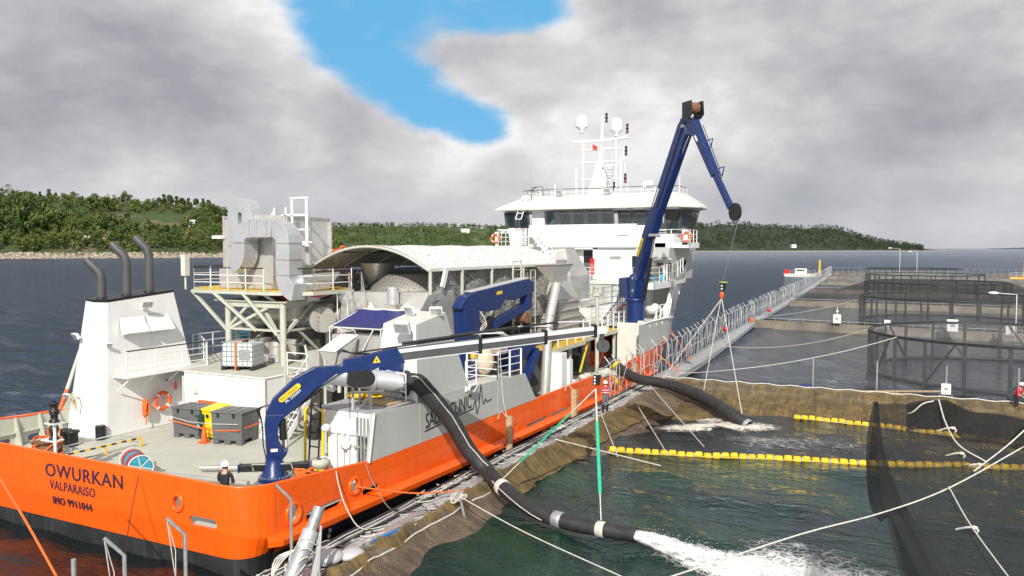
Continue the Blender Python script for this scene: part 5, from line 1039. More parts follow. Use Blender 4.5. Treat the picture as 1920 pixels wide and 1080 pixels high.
bg_ = MB(); bg_.ball((-18.0, 33.2, 3.65), .55, 14, 9, (.9, 1.0, 1.25)); bgo = bg_.build('sack', mat('cream_sack_cloth', (.62, .50, .38), .9, bump=.5, bs=5)); tag(bgo, 'big cream bulk sack on the side deck behind the blue crane column', 'bulk sack')
MB().box(-18.4, -17.4, 33.8, 34.6, 3.9, 4.4).build('control_cabinet', M['dullsteel'], ship)
for p_, o_, s_ in (((-16.2, 28.35, 3.35), (1, -.1, 0), .85), ((-16.2, 28.6, 3.25), (1, .3, 0), .8), ((-16.75, 25.0, 6.15), (.1, -1, 0), 1.4), ((-17.6, 26.9, 6.6), (-.3, -1, 0), 1.1), ((-16.7, 27.0, 6.6), (.4, -1, 0), 1.1), ((-21.2, 26.4, 3.3), (-.4, -1, 0), 1.1)):
    floodlight(p_, o_, ship, s_=s_)
hs = thing('hopper', 'stainless steel hopper feeding a long vertical pipe beside the canopy end', 'hopper', (-17.8, 40, .5))
MB().frustum([(-18.1, 41.6, 6.95), (-17.7, 41.6, 6.95), (-17.7, 42.0, 6.95), (-18.1, 42.0, 6.95)], [(-18.6, 40.3, 8.1), (-17.6, 40.9, 8.1), (-17.6, 43.6, 8.1), (-18.6, 43.6, 8.1)]).build('funnel_body', M['steel'], hs)
MB().tube([(-18.6, 40.3, 8.1), (-17.6, 40.9, 8.1), (-17.6, 43.6, 8.1)], .05, 6).build('rim', M['dullsteel'], hs)
pp = MB(); pp.tube([(-17.9, 41.8, 7.0), (-17.85, 41.6, 6.8), (-17.8, 40.6, 5.2), (-17.8, 40.4, 4.7), (-17.8, 39.9, .7)], .26, 18); pp.build('drop_pipe', M['steel'], hs)
for p_ in ((-17.87, 41.7, 6.85), (-17.8, 40.65, 5.25), (-17.8, 40.35, 4.6)): MB().lathe(p_, [(.26, -.05), (.31, -.03), (.31, .03), (.26, .05)], 18, axis=(0, .25, 1)).build('clamp', M['dullsteel'], hs)
MB().cyl((-17.8, 39.9, .5), (-17.8, 39.9, .75), .42, .42, 18).build('base_flange', M['cream'], hs)
MB().box(-18.0, -17.2, 40.9, 41.7, .4, 3.1).box(-17.9, -17.2, 42.1, 42.6, .4, 2.6).build('white_cabinet', M['white'], ship, bevel=.03)
wt_ = thing('washing_tower', 'ribbed stainless steel washing tower wrapped in clear plastic sheet before the bridge', 'tower', (-20, 47, .4))
MB().frustum([(-20.6, 44.2, 5.9), (-18.8, 44.2, 5.9), (-18.8, 47.6, 5.9), (-20.6, 47.6, 5.9)], [(-20.2, 44.9, 6.9), (-19.2, 44.9, 6.9), (-19.2, 46.8, 6.9), (-20.2, 46.8, 6.9)]).box(-20.1, -19.3, 45, 46.8, 6.9, 8.3).build('head_box', M['steel'], wt_)
MB().box(-20.6, -18.8, 44.2, 47.6, 3.9, 5.9).build('body', M['dullsteel'], wt_)
for z in (4.2, 4.7, 5.2, 5.7): MB().box(-20.7, -18.7, 44.1, 47.7, z, z + .09).build('rib', M['steel'], wt_)
MB().frustum([(-21.2, 47.6, 7.2), (-19.4, 47.6, 7.2), (-19.4, 51, 7.2), (-21.2, 51, 7.2)], [(-20.6, 48.4, 9.0), (-20.1, 48.4, 9.0), (-20.1, 50.0, 9.0), (-20.6, 50.0, 9.0)]).box(-21.2, -19.4, 47.6, 51, 5.6, 7.2).build('second_hood', M['steel'], wt_)
shv = MB(); V = []; F = []
for j in range(9):
    for i in range(7): V.append((-18.9 + .15 * math.sin(i * 1.7 + j), 46.4 + j * .62 + .1 * math.sin(i * 2.1), 8.3 - i * .5 - .05 * j))
for j in range(8):
    for i in range(6): F.append((j * 7 + i, j * 7 + i + 1, (j + 1) * 7 + i + 1, (j + 1) * 7 + i))
shv.add(V, F, 0, True); shv.build('plastic_sheet', M['clearsheet'], wt_, fix=False)
MB().box(-20.9, -18.2, 47.4, 52.5, 5.2, 5.32).build('service_platform', M['steel'], wt_)
railing([(-18.3, 46.8, 5.32), (-18.3, 52.4, 5.32)], 1.05, 2, 1.4, wt_, 'dullsteel', top=None)
for y in (38.6, 39.6): MB().cyl((-19.1, y, 4.6), (-19.1, y, 8.4), .06, .06, 6).build('ladder_post', M['cream'], ship)
ladder((-19.1, 39.1, 4.6), (-19.1, 39.1, 8.3), 1.0, (0, 1, 0), ship, 'cream', .45, .035); ladder((-18.6, 40.1, 4.0), (-18.6, 40.1, 7.8), .6, (0, 1, 0), ship, 'cream', .4, .03)
ladder((-19.0, 55.4, 3.4), (-19.0, 55.4, 6.3), .6, (1, 0, 0), ship, 'soot', .4, .03)
dv = MB(); dv.cyl((-17.5, 47.4, .4), (-17.5, 47.4, 6.2), .13, .13, 10); dv.box(-17.8, -17.2, 47.2, 47.6, 6.0, 6.15).box(-17.85, -17.75, 47.2, 47.6, 5.95, 6.6).box(-17.25, -17.15, 47.2, 47.6, 5.95, 6.6); tag(dv.build('boom_rest', M['cream']), 'cream boom rest post with a forked head beside the plastic wrapped tower', 'post')
yw = thing('grating_walkway', 'raised walkway with bright yellow grating and white rails beside the blue pedestal', 'walkway', (-19, 50, .4))
MB().box(-19.6, -18.0, 41, 46.6, 3.2, 3.26).box(-19.8, -18.2, 46.6, 56.4, 3.3, 3.36).build('grating', M['grate'], yw)
MB().beam((-18.0, 40.8, 3.1), (-18.0, 46.6, 3.1), .1, .22).beam((-18.15, 46.6, 3.2), (-18.15, 56.5, 3.2), .1, .22).build('edge_beam', M['cream'], yw)
railing([(-18.05, 41, 3.26), (-18.05, 46.5, 3.26)], .6, 0, 1.3, yw, 'offwhite', post_r=.05); railing([(-18.2, 46.8, 3.36), (-18.2, 56.0, 3.36)], 1.15, 2, 1.15, yw, 'white', post_r=.05)
for y in (41.9, 44.8, 49.5, 53.0): MB().beam((-18.3, y, .4), (-18.3, y, 3.1), .16).build('post', M['cream'], yw)
for y in (41.9, 46.5): MB().beam((-18.3, y, 1.2), (-18.3, y + 1.4, 3.0), .1).build('brace', M['yellow' if y > 45 else 'cream'], yw)
gb = MB(); gb.cyl((-17.6, 43.1, .6), (-17.4, 43.0, 1.3), .2, .2, 14); tag(gb.build('gas_bottle', M['white'], None), 'white gas bottle leaning on the cream post under the yellow walkway', 'gas bottle')
bo = thing('bollard', 'cream double mooring bollard behind the orange bulwark under the yellow walkway', 'bollard', (-17.1, 44.0, .38))
for y in (43.75, 44.35): MB().lathe((-17.0, y, .38), [(.24, 0), (.24, .9), (.3, .95), (.3, 1.1), (.1, 1.2)], 16).build('post', M['cream'], bo)
bo = thing('bollard', 'cream mooring roller lying on the bulwark edge just aft of the second hose', 'bollard', (-16.8, 46.8, .38))
MB().cyl((-17.3, 45.6, .9), (-16.7, 47.2, 1.25), .28, .28, 16).cyl((-16.5, 47.0, 1.0), (-16.2, 48.2, 1.25), .24, .24, 16).build('post', M['cream'], bo)
for k, (x, y, z, c, s_) in enumerate(((-21, 57.5, 1.9, 'red', .7), (-19.3, 58.6, 2.1, 'red', .55), (-20.3, 55.5, .8, 'buoyorange', .6), (-22.4, 56.0, 1.6, 'tanktop', .7), (-21.8, 52.0, 1.5, 'tankgrey', .9), (-20.2, 50.5, 1.2, 'greenplastic', .6))):
    MB().box(x - s_, x + s_, y - s_, y + s_, z - s_, z + s_).build('stored_equipment', M[c], ship, bevel=.15)
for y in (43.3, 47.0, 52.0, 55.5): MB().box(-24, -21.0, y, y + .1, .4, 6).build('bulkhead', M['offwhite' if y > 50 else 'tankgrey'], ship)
lr_ = None
def lifering(p, nrm, label, r_=.36):
    t_ = thing('lifebuoy', label, 'lifebuoy', p, 'lifebuoys'); n_ = Vector(nrm).normalized(); u = n_.cross(Vector((0, 0, 1))).normalized(); v = n_.cross(u); P0 = Vector(p)
    MB().tube([P0 + (u * math.cos(a) + v * math.sin(a)) * r_ for a in np.linspace(0, 2 * math.pi, 24, endpoint=False)], .085, 10, closed=True).build('ring', M['buoyorange'], t_)
    for k in range(4):
        a = math.pi / 4 + k * math.pi / 2; MB().tube([P0 + (u * math.cos(a + q) + v * math.sin(a + q)) * r_ for q in (-.13, 0, .13)], .09, 10).build('white_band', M['white'], t_)
    MB().tube([P0 + (u * math.cos(a) + v * math.sin(a)) * (r_ + .1 + .04 * math.sin(4 * a)) for a in np.linspace(0, 2 * math.pi, 24, endpoint=False)], .012, 5, closed=True).build('grab_line', M['rope'], t_)
lifering((-30.05, 24.95, 2.12), (1, -.05, 0), 'orange and white lifebuoy hanging on the white funnel casing')
lifering((-18.9, 57.2, 4.4), (.5, -1, 0), 'red and white lifebuoy left of the blue crane pedestal')
lifering((-33.35, 63.8, 9.9), (.3, -1, 0), 'orange lifebuoy on the port bridge wing rail'); lifering((-15.95, 63.8, 9.95), (.3, -1, 0), 'orange lifebuoy on the starboard bridge wing rail')
rc = MB()
for k in range(9): rc.tube([(-30.06 + .02 * k, 24.0 + .11 * math.sin(a) + .02 * (k % 3), 1.95 + (.42 - .02 * k) * math.cos(a)) for a in np.linspace(0, 2 * math.pi, 16, endpoint=False)], .024, 6, closed=True)
rc.tube([(-30.02, 24.0, 1.6), (-30.0, 24.05, 1.35), (-30.02, 24.0, 1.2)], .03, 6)
tag(rc.build('coiled_rope', M['orangerope']), 'coil of orange rope hanging on the funnel casing left of the lifebuoy', 'rope')
sg = MB(); sg.box(-30.12, -30.1, 25.2, 25.3, 2.95, 3.05); tag(sg.build('small_sign', M['greenplastic']), 'tiny green safety sign above the lifebuoy on the funnel casing', 'sign')
hc = MB(); hc.lathe((-30.08, 25.7, 2.5), [(.03, 0), (.07, .05), (.05, .3), (.02, .42)], 8); tag(hc.build('horn_lamp', M['buoyorange']), 'small orange lifebuoy light right of the lifebuoy', 'lamp')

rb2 = thing('davit_arms', 'orange red davit arms with an orange tube seen beyond the left end of the canopy', 'davit', (-31.6, 40, 3.5))
for y in (39.2, 40.3): MB().tube([(-31.6, y, 3.5), (-31.6, y, 8.7), (-31.6, y + .6, 9.15), (-31.5, y + 1.3, 8.8)], .07, 6).build('arm', M['buoyorange'], rb2)
MB().cyl((-31.4, 36.6, 8.75), (-31.4, 39.6, 8.85), .13, .13, 10).build('tube', M['buoyorange'], rb2); MB().box(-31.9, -31.2, 37.5, 41, 8.1, 8.5).build('white_box', M['white'], rb2)
# ---------------------------------------------------------------- cranes
def ext_poly(pts, w_, fr, mb_, mi=0, w2=None):
    """polygon in (s, z) extruded +-w/2 across the crane plane"""
    n = len(pts); vs = [fr(s_, z_, -w_ / 2) for s_, z_ in pts] + [fr(s_, z_, w_ / 2) for s_, z_ in pts]
    tri = tessellate_polygon([[Vector((a, b, 0)) for a, b in pts]])
    mb_.add(vs, [tuple(t_) for t_ in tri] + [tuple(i + n for i in t_) for t_ in tri] + [(i, (i + 1) % n, (i + 1) % n + n, i + n) for i in range(n)], mi); return mb_
def frame_of(base, target):
    b = Vector(base); d_ = Vector((target[0] - b.x, target[1] - b.y, 0)).normalized(); s2 = Vector((d_.y, -d_.x, 0))
    return (lambda s_, z_, w_=0: b + d_ * s_ + s2 * w_ + Vector((0, 0, z_ - b.z))), d_, s2
fr, dd, ss = frame_of((-18.35, 19.5, 0), (-9.9, 27.3))
k1 = thing('deck_crane', 'dark blue knuckle boom crane with yellow name badge on the starboard stern corner', 'crane', (-18.35, 19.5, .95))
MB().cyl((-18.35, 19.5, .95), (-18.35, 19.5, 1.45), .40, .40, 24).build('pedestal', M['cream'], k1)
fg = MB(); fg.cyl((-18.35, 19.5, 1.45), (-18.35, 19.5, 1.50), .52, .52, 28).cyl((-18.35, 19.5, 1.52), (-18.35, 19.5, 1.58), .5, .5, 28); fgo = fg.build('slewing_flange', M['blue'], k1)
bt_ = MB()
for k in range(26): a = k / 26 * 6.283; bt_.cyl((-18.35 + .46 * math.cos(a), 19.5 + .46 * math.sin(a), 1.58), (-18.35 + .46 * math.cos(a), 19.5 + .46 * math.sin(a), 1.62), .025, .025, 5)
bt_.build('bolts', M['galv'], k1)['kind'] = 'stuff'
MB().lathe((-18.35, 19.5, 1.58), [(.46, 0), (.38, .12), (.30, .45), (.27, .5), (.27, .65)], 8).build('column_foot', M['blue'], k1)
cam_r = Vector((math.cos(R(26.4)), math.sin(R(26.4)), 0))
for sg, L in ((-1, .95), (1, 1.0)):
    a = fr(0, 1.88) + cam_r * .15 * sg; b = a + cam_r * L * sg + Vector((0, 0, .06 if sg > 0 else -.04))
    o_ = MB().beam(a, b, .26, .22).build('outrigger', M['black'], k1, bevel=.02); MB().beam(b, b + cam_r * .05 * sg, .28, .25).build('end_cap', M['blue'], o_)
    MB().tube([a + Vector((0, -.15, .12)), (a + b) / 2 + Vector((0, -.15, .14)), (a + b) / 2 + Vector((.1, -.17, -.05))], .015, 5).build('line', M['rope'], o_)
lowcol = [(-.22, 2.1), (-.25, 2.7), (-.28, 3.3), (-.24, 3.62), (.34, 3.62), (.18, 3.3), (.13, 3.0), (.16, 2.7), (.32, 2.42), (.46, 2.5), (.40, 2.3), (.24, 2.1)]
ext_poly(lowcol, .36, fr, MB()).build('column', M['blue'], k1, bevel=.02)
elb = [(-.27, 3.4), (-.22, 3.75), (-.02, 4.13), (.70, 4.80), (1.30, 5.10), (2.1, 5.12), (2.55, 5.30), (2.85, 5.2), (2.6, 4.92), (2.0, 4.86), (1.35, 4.40), (.75, 3.85), (.36, 3.52), (.05, 3.42)]
ext_poly(elb, .34, fr, MB()).build('main_boom', M['blue'], k1, bevel=.02)
ext_poly([(2.2, 5.02), (2.25, 5.32), (2.75, 5.38), (4.02, 5.68), (4.3, 5.15), (3.4, 5.02), (2.8, 4.78)], .36, fr, MB()).build('outer_boom', M['blue'], k1, bevel=.02)
def cyl_between(a, b, r1, r2, f_, parent, nm='hydraulic_cylinder'):
    a, b = Vector(a), Vector(b); m_ = a.lerp(b, f_); o_ = MB().cyl(a, m_, r1, r1, 14).build(nm, M['black'], parent); MB().cyl(m_, b, r2, r2, 12).build('rod', M['chrome'], o_); return o_
cyl_between(fr(.28, 3.45, 0), fr(.32, 2.35, 0), .12, .05, .62, k1); cyl_between(fr(.5, 3.72, .0), fr(2.35, 4.98, 0), .10, .045, .55, k1)
def tele(s0, z0, s1, z1, w_, h_, nm, m): a, b = fr(s0, z0), fr(s1, z1); return MB().beam(a, b, w_, h_).build(nm, M[m], k1, bevel=.015)
M['boomsilver'] = mat('boom_silver', (.72, .73, .74), .42, metal=.2, var=.06)
z = lambda s_: 5.40 + (s_ - 3.95) * .085
for k, (a, b, w_, h_) in enumerate(((3.95, 6.9, .30, .42), (6.9, 9.3, .26, .36), (9.3, 11.2, .22, .30))):
    o_ = MB().beam(fr(a, z(a)), fr(b, z(b)), w_, h_).build('boom_section', M['soot'], k1, bevel=.01)
    MB().beam(fr(a, z(a) + h_ * .32), fr(b, z(b) + h_ * .32), w_ + .05, .13).build('boom_flank', M['boomsilver'], o_); MB().beam(fr(a, z(a) - h_ * .5), fr(b, z(b) - h_ * .5), w_ + .02, .03).build('boom_flank', M['boomsilver'], o_)
    MB().beam(fr(b - .06, z(b)), fr(b + .06, z(b)), w_ + .10, h_ + .16).build('section_collar', M['black'], k1)
for k, (a, b, dz, r_) in enumerate(((4.2, 7.2, .36, .05), (5.9, 8.9, .42, .05), (7.6, 10.4, .42, .04))):
    o_ = MB().cyl(fr(a, z(a) + dz), fr(b - .6, z(b) + dz), r_, r_, 10).build('extension_cylinder', M['black'], k1); MB().cyl(fr(b - .6, z(b) + dz), fr(b + .6, z(b) + dz), r_ * .55, r_ * .55, 8).build('rod', M['boomsilver'], o_)
MB().beam(fr(2.6, 5.52), fr(6.9, 6.0), .05, .05).build('hose_guide', M['black'], k1)
for k in range(4): MB().tube(smooth([fr(2.0, 5.15, -.1 + k * .05), fr(2.15, 5.55 + .03 * k, -.1), fr(2.6, 5.5, -.12 + .04 * k), fr(3.3, 5.45, -.2)], 4), .022, 6).build('hydraulic_hose', M['black'], k1)
for k in range(3): MB().tube(smooth([fr(-.1, 3.9, -.2), fr(-.42 - .04 * k, 3.75, -.22), fr(-.36, 3.3, -.2), fr(-.33, 2.6, -.15), fr(-.25, 2.2, -.1)], 5), .02, 6).build('hydraulic_hose', M['black'], k1)
wn = MB(); ext_poly([(2.35, 4.5), (2.4, 4.92), (3.0, 4.98), (3.15, 4.7), (3.0, 4.42), (2.6, 4.38)], .5, fr, wn); wn.cyl(fr(3.0, 4.68, -.27), fr(3.0, 4.68, .27), .27, .27, 18); wn.build('winch', M['black'], k1, bevel=.02)
MB().tube([fr(2.45, 4.4), fr(2.45, 3.3)], .015, 5).build('winch_line', M['black'], k1)
MB().beam(fr(11.15, z(11.15)), fr(11.65, z(11.6)), .24, .26).build('boom_head', M['boomsilver'], k1)
MB().cyl(fr(11.55, 5.45, -.07), fr(11.55, 5.45, .07), .24, .24, 18).beam(fr(11.5, 5.9), fr(11.55, 5.4), .18, .1).build('head_sheave', M['soot'], k1)
def on_side(s_, z_, w_=.19): return fr(s_, z_, w_)
bd_ = MB(); ang = math.atan2(.76, .95); ca, sa = math.cos(ang), math.sin(ang)
cen = (.52, 4.32); ptsb = [(cen[0] + x * ca - y * sa, cen[1] + x * sa + y * ca) for x, y in slot(-.42, .42, 0, .085)]
sgn = 1 if (fr(0, 0, 1) - fr(0, 0, 0)).dot(Vector((0, 0, 0)) - fr(0, 0, 0)) > 0 else -1
bd2 = MB(); n = len(ptsb); bd2.add([fr(a, b, sgn * .173) for a, b in ptsb] + [fr(a, b, sgn * .182) for a, b in ptsb], [tuple(range(n)), tuple(range(n, 2 * n))] + [(i, (i + 1) % n, (i + 1) % n + n, i + n) for i in range(n)]); bdo = bd2.build('name_badge', M['yellowplastic'], k1)
xd = dd * ca + Vector((0, 0, sa)); yd = -dd * sa + Vector((0, 0, ca)); flip = (xd.cross(yd)).dot(ss * sgn)
if flip < 0: xd = xd
lettering('PALFINGER', .135, fr(cen[0] - .37 * ca + .045 * sa, cen[1] - .37 * sa - .045 * ca, sgn * .184), xd, yd, M['ink'], bdo, .003, 'badge_lettering', 1.0)
lettering('PK 23500M', .13, fr(cen[0] - .30 * ca + .20 * sa, cen[1] - .30 * sa - .20 * ca, sgn * .175), xd, yd, M['whiteink'], k1, .003, 'model_lettering', 1.0)
MB().add([fr(-.1, 2.42, sgn * .185), fr(.12, 2.42, sgn * .185), fr(.12, 2.52, sgn * .185), fr(-.1, 2.52, sgn * .185)], [(0, 1, 2, 3)]).build('white_arrow_label', M['whiteink'], k1, fix=False)
wl_ = MB(); wl_.add([fr(3.2, 5.18, sgn * .185), fr(3.46, 5.2, sgn * .185), fr(3.33, 5.42, sgn * .185)], [(0, 1, 2)]); wlo = wl_.build('warning_triangle', M['yellowplastic'], k1, fix=False)
MB().add([fr(3.3, 5.23, sgn * .187), fr(3.36, 5.23, sgn * .187), fr(3.33, 5.35, sgn * .187)], [(0, 1, 2)]).build('warning_mark', M['ink'], wlo, fix=False)
hk = thing('hook_block', 'black hook block with white spots hanging from the stern crane above the slings', 'hook block', (-10.4, 28.1, 3.7))
MB().tube([fr(11.62, 5.4), (-10.4, 28.11, 4.3)], .012, 5).build('wire', M['galv'], hk)
MB().frustum([(-10.52, 28.0, 3.85), (-10.28, 28.0, 3.85), (-10.28, 28.2, 3.85), (-10.52, 28.2, 3.85)], [(-10.50, 28.0, 4.28), (-10.22, 28.0, 4.28), (-10.22, 28.2, 4.28), (-10.5, 28.2, 4.28)]).build('block', M['black'], hk, bevel=.03)
MB().lathe((-10.37, 28.1, 4.27), [(.2, 0), (.2, .04)], 14).build('plate', M['cream'], hk)
for z_ in (3.92, 4.04, 4.16): MB().ball((-10.42, 27.99, z_), .045, 8, 5).build('spot', M['white'], hk)
fr, dd, ss = frame_of((-17.35, 54.8, 0), (-9.4, 47.3))
k2 = thing('pedestal_crane', 'tall dark blue crane on a cream pedestal with its folded boom raised high', 'crane', (-17.35, 54.8, .4))
MB().cyl((-17.35, 54.8, .38), (-17.35, 54.8, 3.72), .66, .66, 28).build('pedestal', M['cream'], k2)
MB().lathe((-16.72, 54.35, 1.5), [(.34, 0), (.34, .03), (.3, .05)], 20, axis=(.7, -.7, 0)).build('manhole_cover', M['cream'], k2)
MB().cyl((-17.35, 54.8, 3.72), (-17.35, 54.8, 5.25), .64, .64, 28).lathe((-17.35, 54.8, 5.2), [(.64, 0), (.74, .05), (.74, .25), (.64, .28)], 28).build('slewing_column', M['blue'], k2)
ext_poly([(-.35, 5.45), (-.45, 6.4), (-.2, 7.1), (.5, 7.3), (.75, 6.8), (.45, 5.45)], .75, fr, MB()).build('king_post', M['blue'], k2, bevel=.03)
cb_ = MB(); ext_poly([(-1.55, 5.5), (-1.55, 6.85), (-.45, 6.95), (-.3, 5.4)], 1.0, fr, cb_); cbo = cb_.build('cabinet', M['blue'], k2, bevel=.02)
for k in range(5): MB().beam(fr(-1.60, 5.62 + k * .27, -.48), fr(-1.60, 5.62 + k * .27, .48), .05, .2).build('louvre', M['soot'], cbo)
mbm = MB(); pts_ = [(-.10, 6.95), (.75, 6.75), (2.3, 9.6), (6.75, 16.2), (6.65, 16.9), (6.1, 17.2), (5.75, 16.9), (1.5, 10.3), (1.05, 9.5)]
ext_poly(pts_, .50, fr, mbm); mbm.build('main_boom', M['blue'], k2, bevel=.04)
ext_poly([(1.7, 9.8), (2.6, 9.95), (3.5, 11.6), (3.0, 12.1), (2.1, 10.9)], .58, fr, MB()).build('boom_stiffener', M['blue'], k2, bevel=.03)
ob = MB(); ext_poly([(5.95, 17.2), (6.4, 17.4), (7.55, 17.0), (8.05, 16.2), (9.8, 13.45), (9.45, 13.25), (7.4, 16.0), (6.3, 16.2)], .42, fr, ob); ob.build('outer_boom', M['blue'], k2, bevel=.03)
MB().beam(fr(9.6, 13.45), fr(11.2, 11.35), .28, .34).build('boom_section', M['blue'], k2, bevel=.02)
MB().beam(fr(11.1, 11.5), fr(11.45, 11.1), .2, .3).cyl(fr(11.6, 11.1, -.08), fr(11.6, 11.1, .08), .52, .52, 26).build('tip_sheave', M['black'], k2)
for s0, z0 in ((8.75, 15.55), (9.95, 13.75)): MB().tube([fr(s0, z0), fr(s0 + .55, z0 + .05), fr(s0 + .35, z0 - .45), fr(s0 + .15, z0 - .4)], .04, 6).build('hose_guard', M['blue'], k2)
ww = MB(); ww.cyl(fr(7.15, 17.75, -.4), fr(7.15, 17.75, .4), .34, .34, 20)
for w_ in (-.42, .42): ext_poly([(6.6, 17.2), (6.6, 18.15), (7.6, 18.15), (7.7, 17.3), (7.3, 17.05)], .07, (lambda a, b, c, w0=w_: fr(a, b, c + w0)), ww)
ww.build('winch', M['black'], k2)
MB().cyl(fr(7.15, 17.75, -.3), fr(7.15, 17.75, .3), .36, .36, 20).build('wire_drum', M['brownrope'], k2)
for w_ in (-.29, .29):
    MB().tube([fr(.9, 7.4, w_), fr(2.2, 9.9, w_), fr(6.1, 16.2, w_), fr(6.6, 17.0, w_)], .03, 6).build('hydraulic_pipe', M['black'], k2)
MB().tube([fr(7.9, 16.6, -.24), fr(9.6, 13.9, -.24), fr(9.9, 13.2, -.24)], .025, 6).build('hydraulic_pipe', M['black'], k2)
for s0, z0 in ((1.6, 8.6), (3.2, 11.3), (4.8, 13.7), (6.2, 16.0)): MB().beam(fr(s0, z0 + .25, -.27), fr(s0, z0 + .25, .27), .12, .05).build('pipe_clamp', M['black'], k2)
for s0, z0 in ((.3, 6.0), (.3, 6.9), (6.5, 16.7), (2.6, 9.9)): MB().cyl(fr(s0, z0, -.42), fr(s0, z0, .42), .11, .11, 12).build('pivot_pin', M['galv'], k2)
cyl_between(fr(1.0, 5.5, -.1), fr(2.4, 9.7, -.1), .15, .07, .68, k2); cyl_between(fr(3.5, 12.1, 0), fr(6.75, 16.1, 0), .15, .07, .68, k2)
MB().tube(smooth([fr(6.3, 17.3), fr(6.1, 17.7), fr(6.5, 17.9), fr(6.7, 17.5)], 4), .04, 6).build('hydraulic_hose', M['black'], k2)
sg2 = 1 if (fr(0, 0, 1) - fr(0, 0, 0)).dot(Vector((0, 0, 0)) - fr(0, 0, 0)) > 0 else -1
a2 = math.atan2(10.2, 6.2); xd2 = dd * math.cos(a2) + Vector((0, 0, math.sin(a2))); yd2 = -dd * math.sin(a2) + Vector((0, 0, math.cos(a2)))
bq = [(1.05 + x * math.cos(a2) - y * math.sin(a2), 9.1 + x * math.sin(a2) + y * math.cos(a2)) for x, y in slot(-.75, .75, 0, .17)]; n = len(bq)
q2 = MB(); q2.add([fr(a, b, sg2 * .258) for a, b in bq] + [fr(a, b, sg2 * .27) for a, b in bq], [tuple(range(n)), tuple(range(n, 2 * n))] + [(i, (i + 1) % n, (i + 1) % n + n, i + n) for i in range(n)]); q2.build('name_badge', M['yellowplastic'], k2)
lettering('PALFINGER', .26, fr(.78, 8.44, sg2 * .272), xd2, yd2, M['ink'], k2, .003, 'badge_lettering'); lettering('PK 65002M', .3, fr(2.55, 11.5, sg2 * .258), xd2, yd2, M['whiteink'], k2, .003, 'model_lettering') if False else MB().beam(fr(2.75, 11.8, sg2 * .258), fr(3.5, 13.0, sg2 * .258), .02, .13, upv=tuple(yd2)).build('white_marking', M['whiteink'], k2)
MB().beam(fr(7.75, 15.95, sg2 * .258), fr(7.98, 15.6, sg2 * .218), .02, .14, upv=(0, 0, 1)).build('white_marking', M['whiteink'], k2)
ladder((-18.3, 54.2, 3.7), (-18.3, 54.2, 5.5), .35, (1, 0, 0), k2, 'blue', .35, .03)
MB().box(-16.9, -16.5, 54.0, 54.3, 3.4, 3.9).build('pedestal_lamp', M['offwhite'], k2)
hk = thing('hook_block', 'black hook block with an orange swivel hanging over the fence from the tall crane', 'hook block', (-9.7, 47.6, 6))
tipp = fr(12.05, 11.0); MB().tube([tipp, (-9.72, 47.6, 7.0)], .014, 5).build('wire', M['galv'], hk)
MB().cyl((-9.72, 47.6, 6.5), (-9.68, 47.6, 6.98), .15, .19, 12).build('block', M['black'], hk); MB().lathe((-9.68, 47.6, 6.98), [(.26, 0), (.26, .06)], 16).build('plate', mat('lime_plate', (.35, .42, .10), .5), hk)
for z_ in (6.62, 6.8): MB().ball((-9.74, 47.44, z_), .06, 8, 5).build('spot', M['white'], hk)
MB().ball((-9.76, 47.58, 6.25), .17, 10, 7, (.7, .7, 1.5)).build('swivel', M['buoyorange'], hk)
sl = thing('lifting_sling', 'long white slings hanging from the orange swivel down to the far black hose', 'sling', (-9.7, 47.6, 6))
for e_ in ((-7.62, 42.95, -.05), (-12.9, 46.3, 1.25), (-14.0, 52.5, .35)): MB().tube([(-9.76, 47.58, 6.05), e_], .024, 6).build('rope_leg', M['rope'], sl)
MB().tube([(-9.8, 47.58, 6.05), (-10.6, 46.9, .6)], .024, 6).build('rope_leg', M['rope'], sl)
fr, dd, ss = frame_of((-18.4, 32.6, 0), (-18.0, 40))
k3 = thing('folded_crane', 'dark blue crane folded down behind the grey deckhouse beside the canopy', 'crane', (-18.4, 32.6, 2.4))
ext_poly([(-.5, 2.3), (-.75, 4.2), (-.95, 6.3), (-.4, 6.7), (.35, 6.3), (.25, 4.0), (.15, 2.3)], .7, fr, MB()).build('column', M['blue'], k3, bevel=.03)
ext_poly([(-1.2, 6.25), (-.7, 6.75), (.5, 7.0), (5.4, 7.4), (5.9, 7.2), (6.0, 6.7), (4.9, 6.55), (3.9, 6.35), (2.9, 6.5), (2.4, 6.0), (1.2, 5.95), (.4, 6.1)], .55, fr, MB()).build('main_boom', M['blue'], k3, bevel=.03)
ext_poly([(5.2, 7.1), (5.9, 6.9), (5.8, 5.8), (5.3, 5.7)], .45, fr, MB()).build('knuckle', M['blue'], k3, bevel=.03)
MB().beam(fr(1.9, 5.2), fr(5.6, 6.0), .38, .42).build('outer_boom', M['blue'], k3, bevel=.02)
for w_ in (-.15, .05, .2): MB().beam(fr(-.2, 6.98, w_), fr(5.4, 7.45, w_), .08, .05).build('top_tube', M['boomsilver'], k3)
MB().cyl(fr(1.9, 5.3, -.1), fr(1.9, 5.3, .1), .38, .38, 20).build('sheave', M['black'], k3); cyl_between(fr(.3, 4.6), fr(1.4, 5.9), .12, .06, .6, k3)
MB().cyl(fr(5.2, 5.35, -.3), fr(5.2, 5.35, .3), .3, .3, 16).build('wire_drum', M['brownrope'], k3)
MB().tube([fr(2.2, 5.0), fr(5.6, 3.6)], .14, 8).build('support_strut', M['cream'], k3)
sg3 = 1 if ss.x > 0 else -1
q3 = MB(); q3.add([fr(a, b, sg3 * .285) for a, b in ((2.0, 6.72), (2.55, 6.76), (2.55, 6.92), (2.0, 6.88))], [(0, 1, 2, 3)]); q3.build('name_badge', M['yellow'], k3, fix=False)
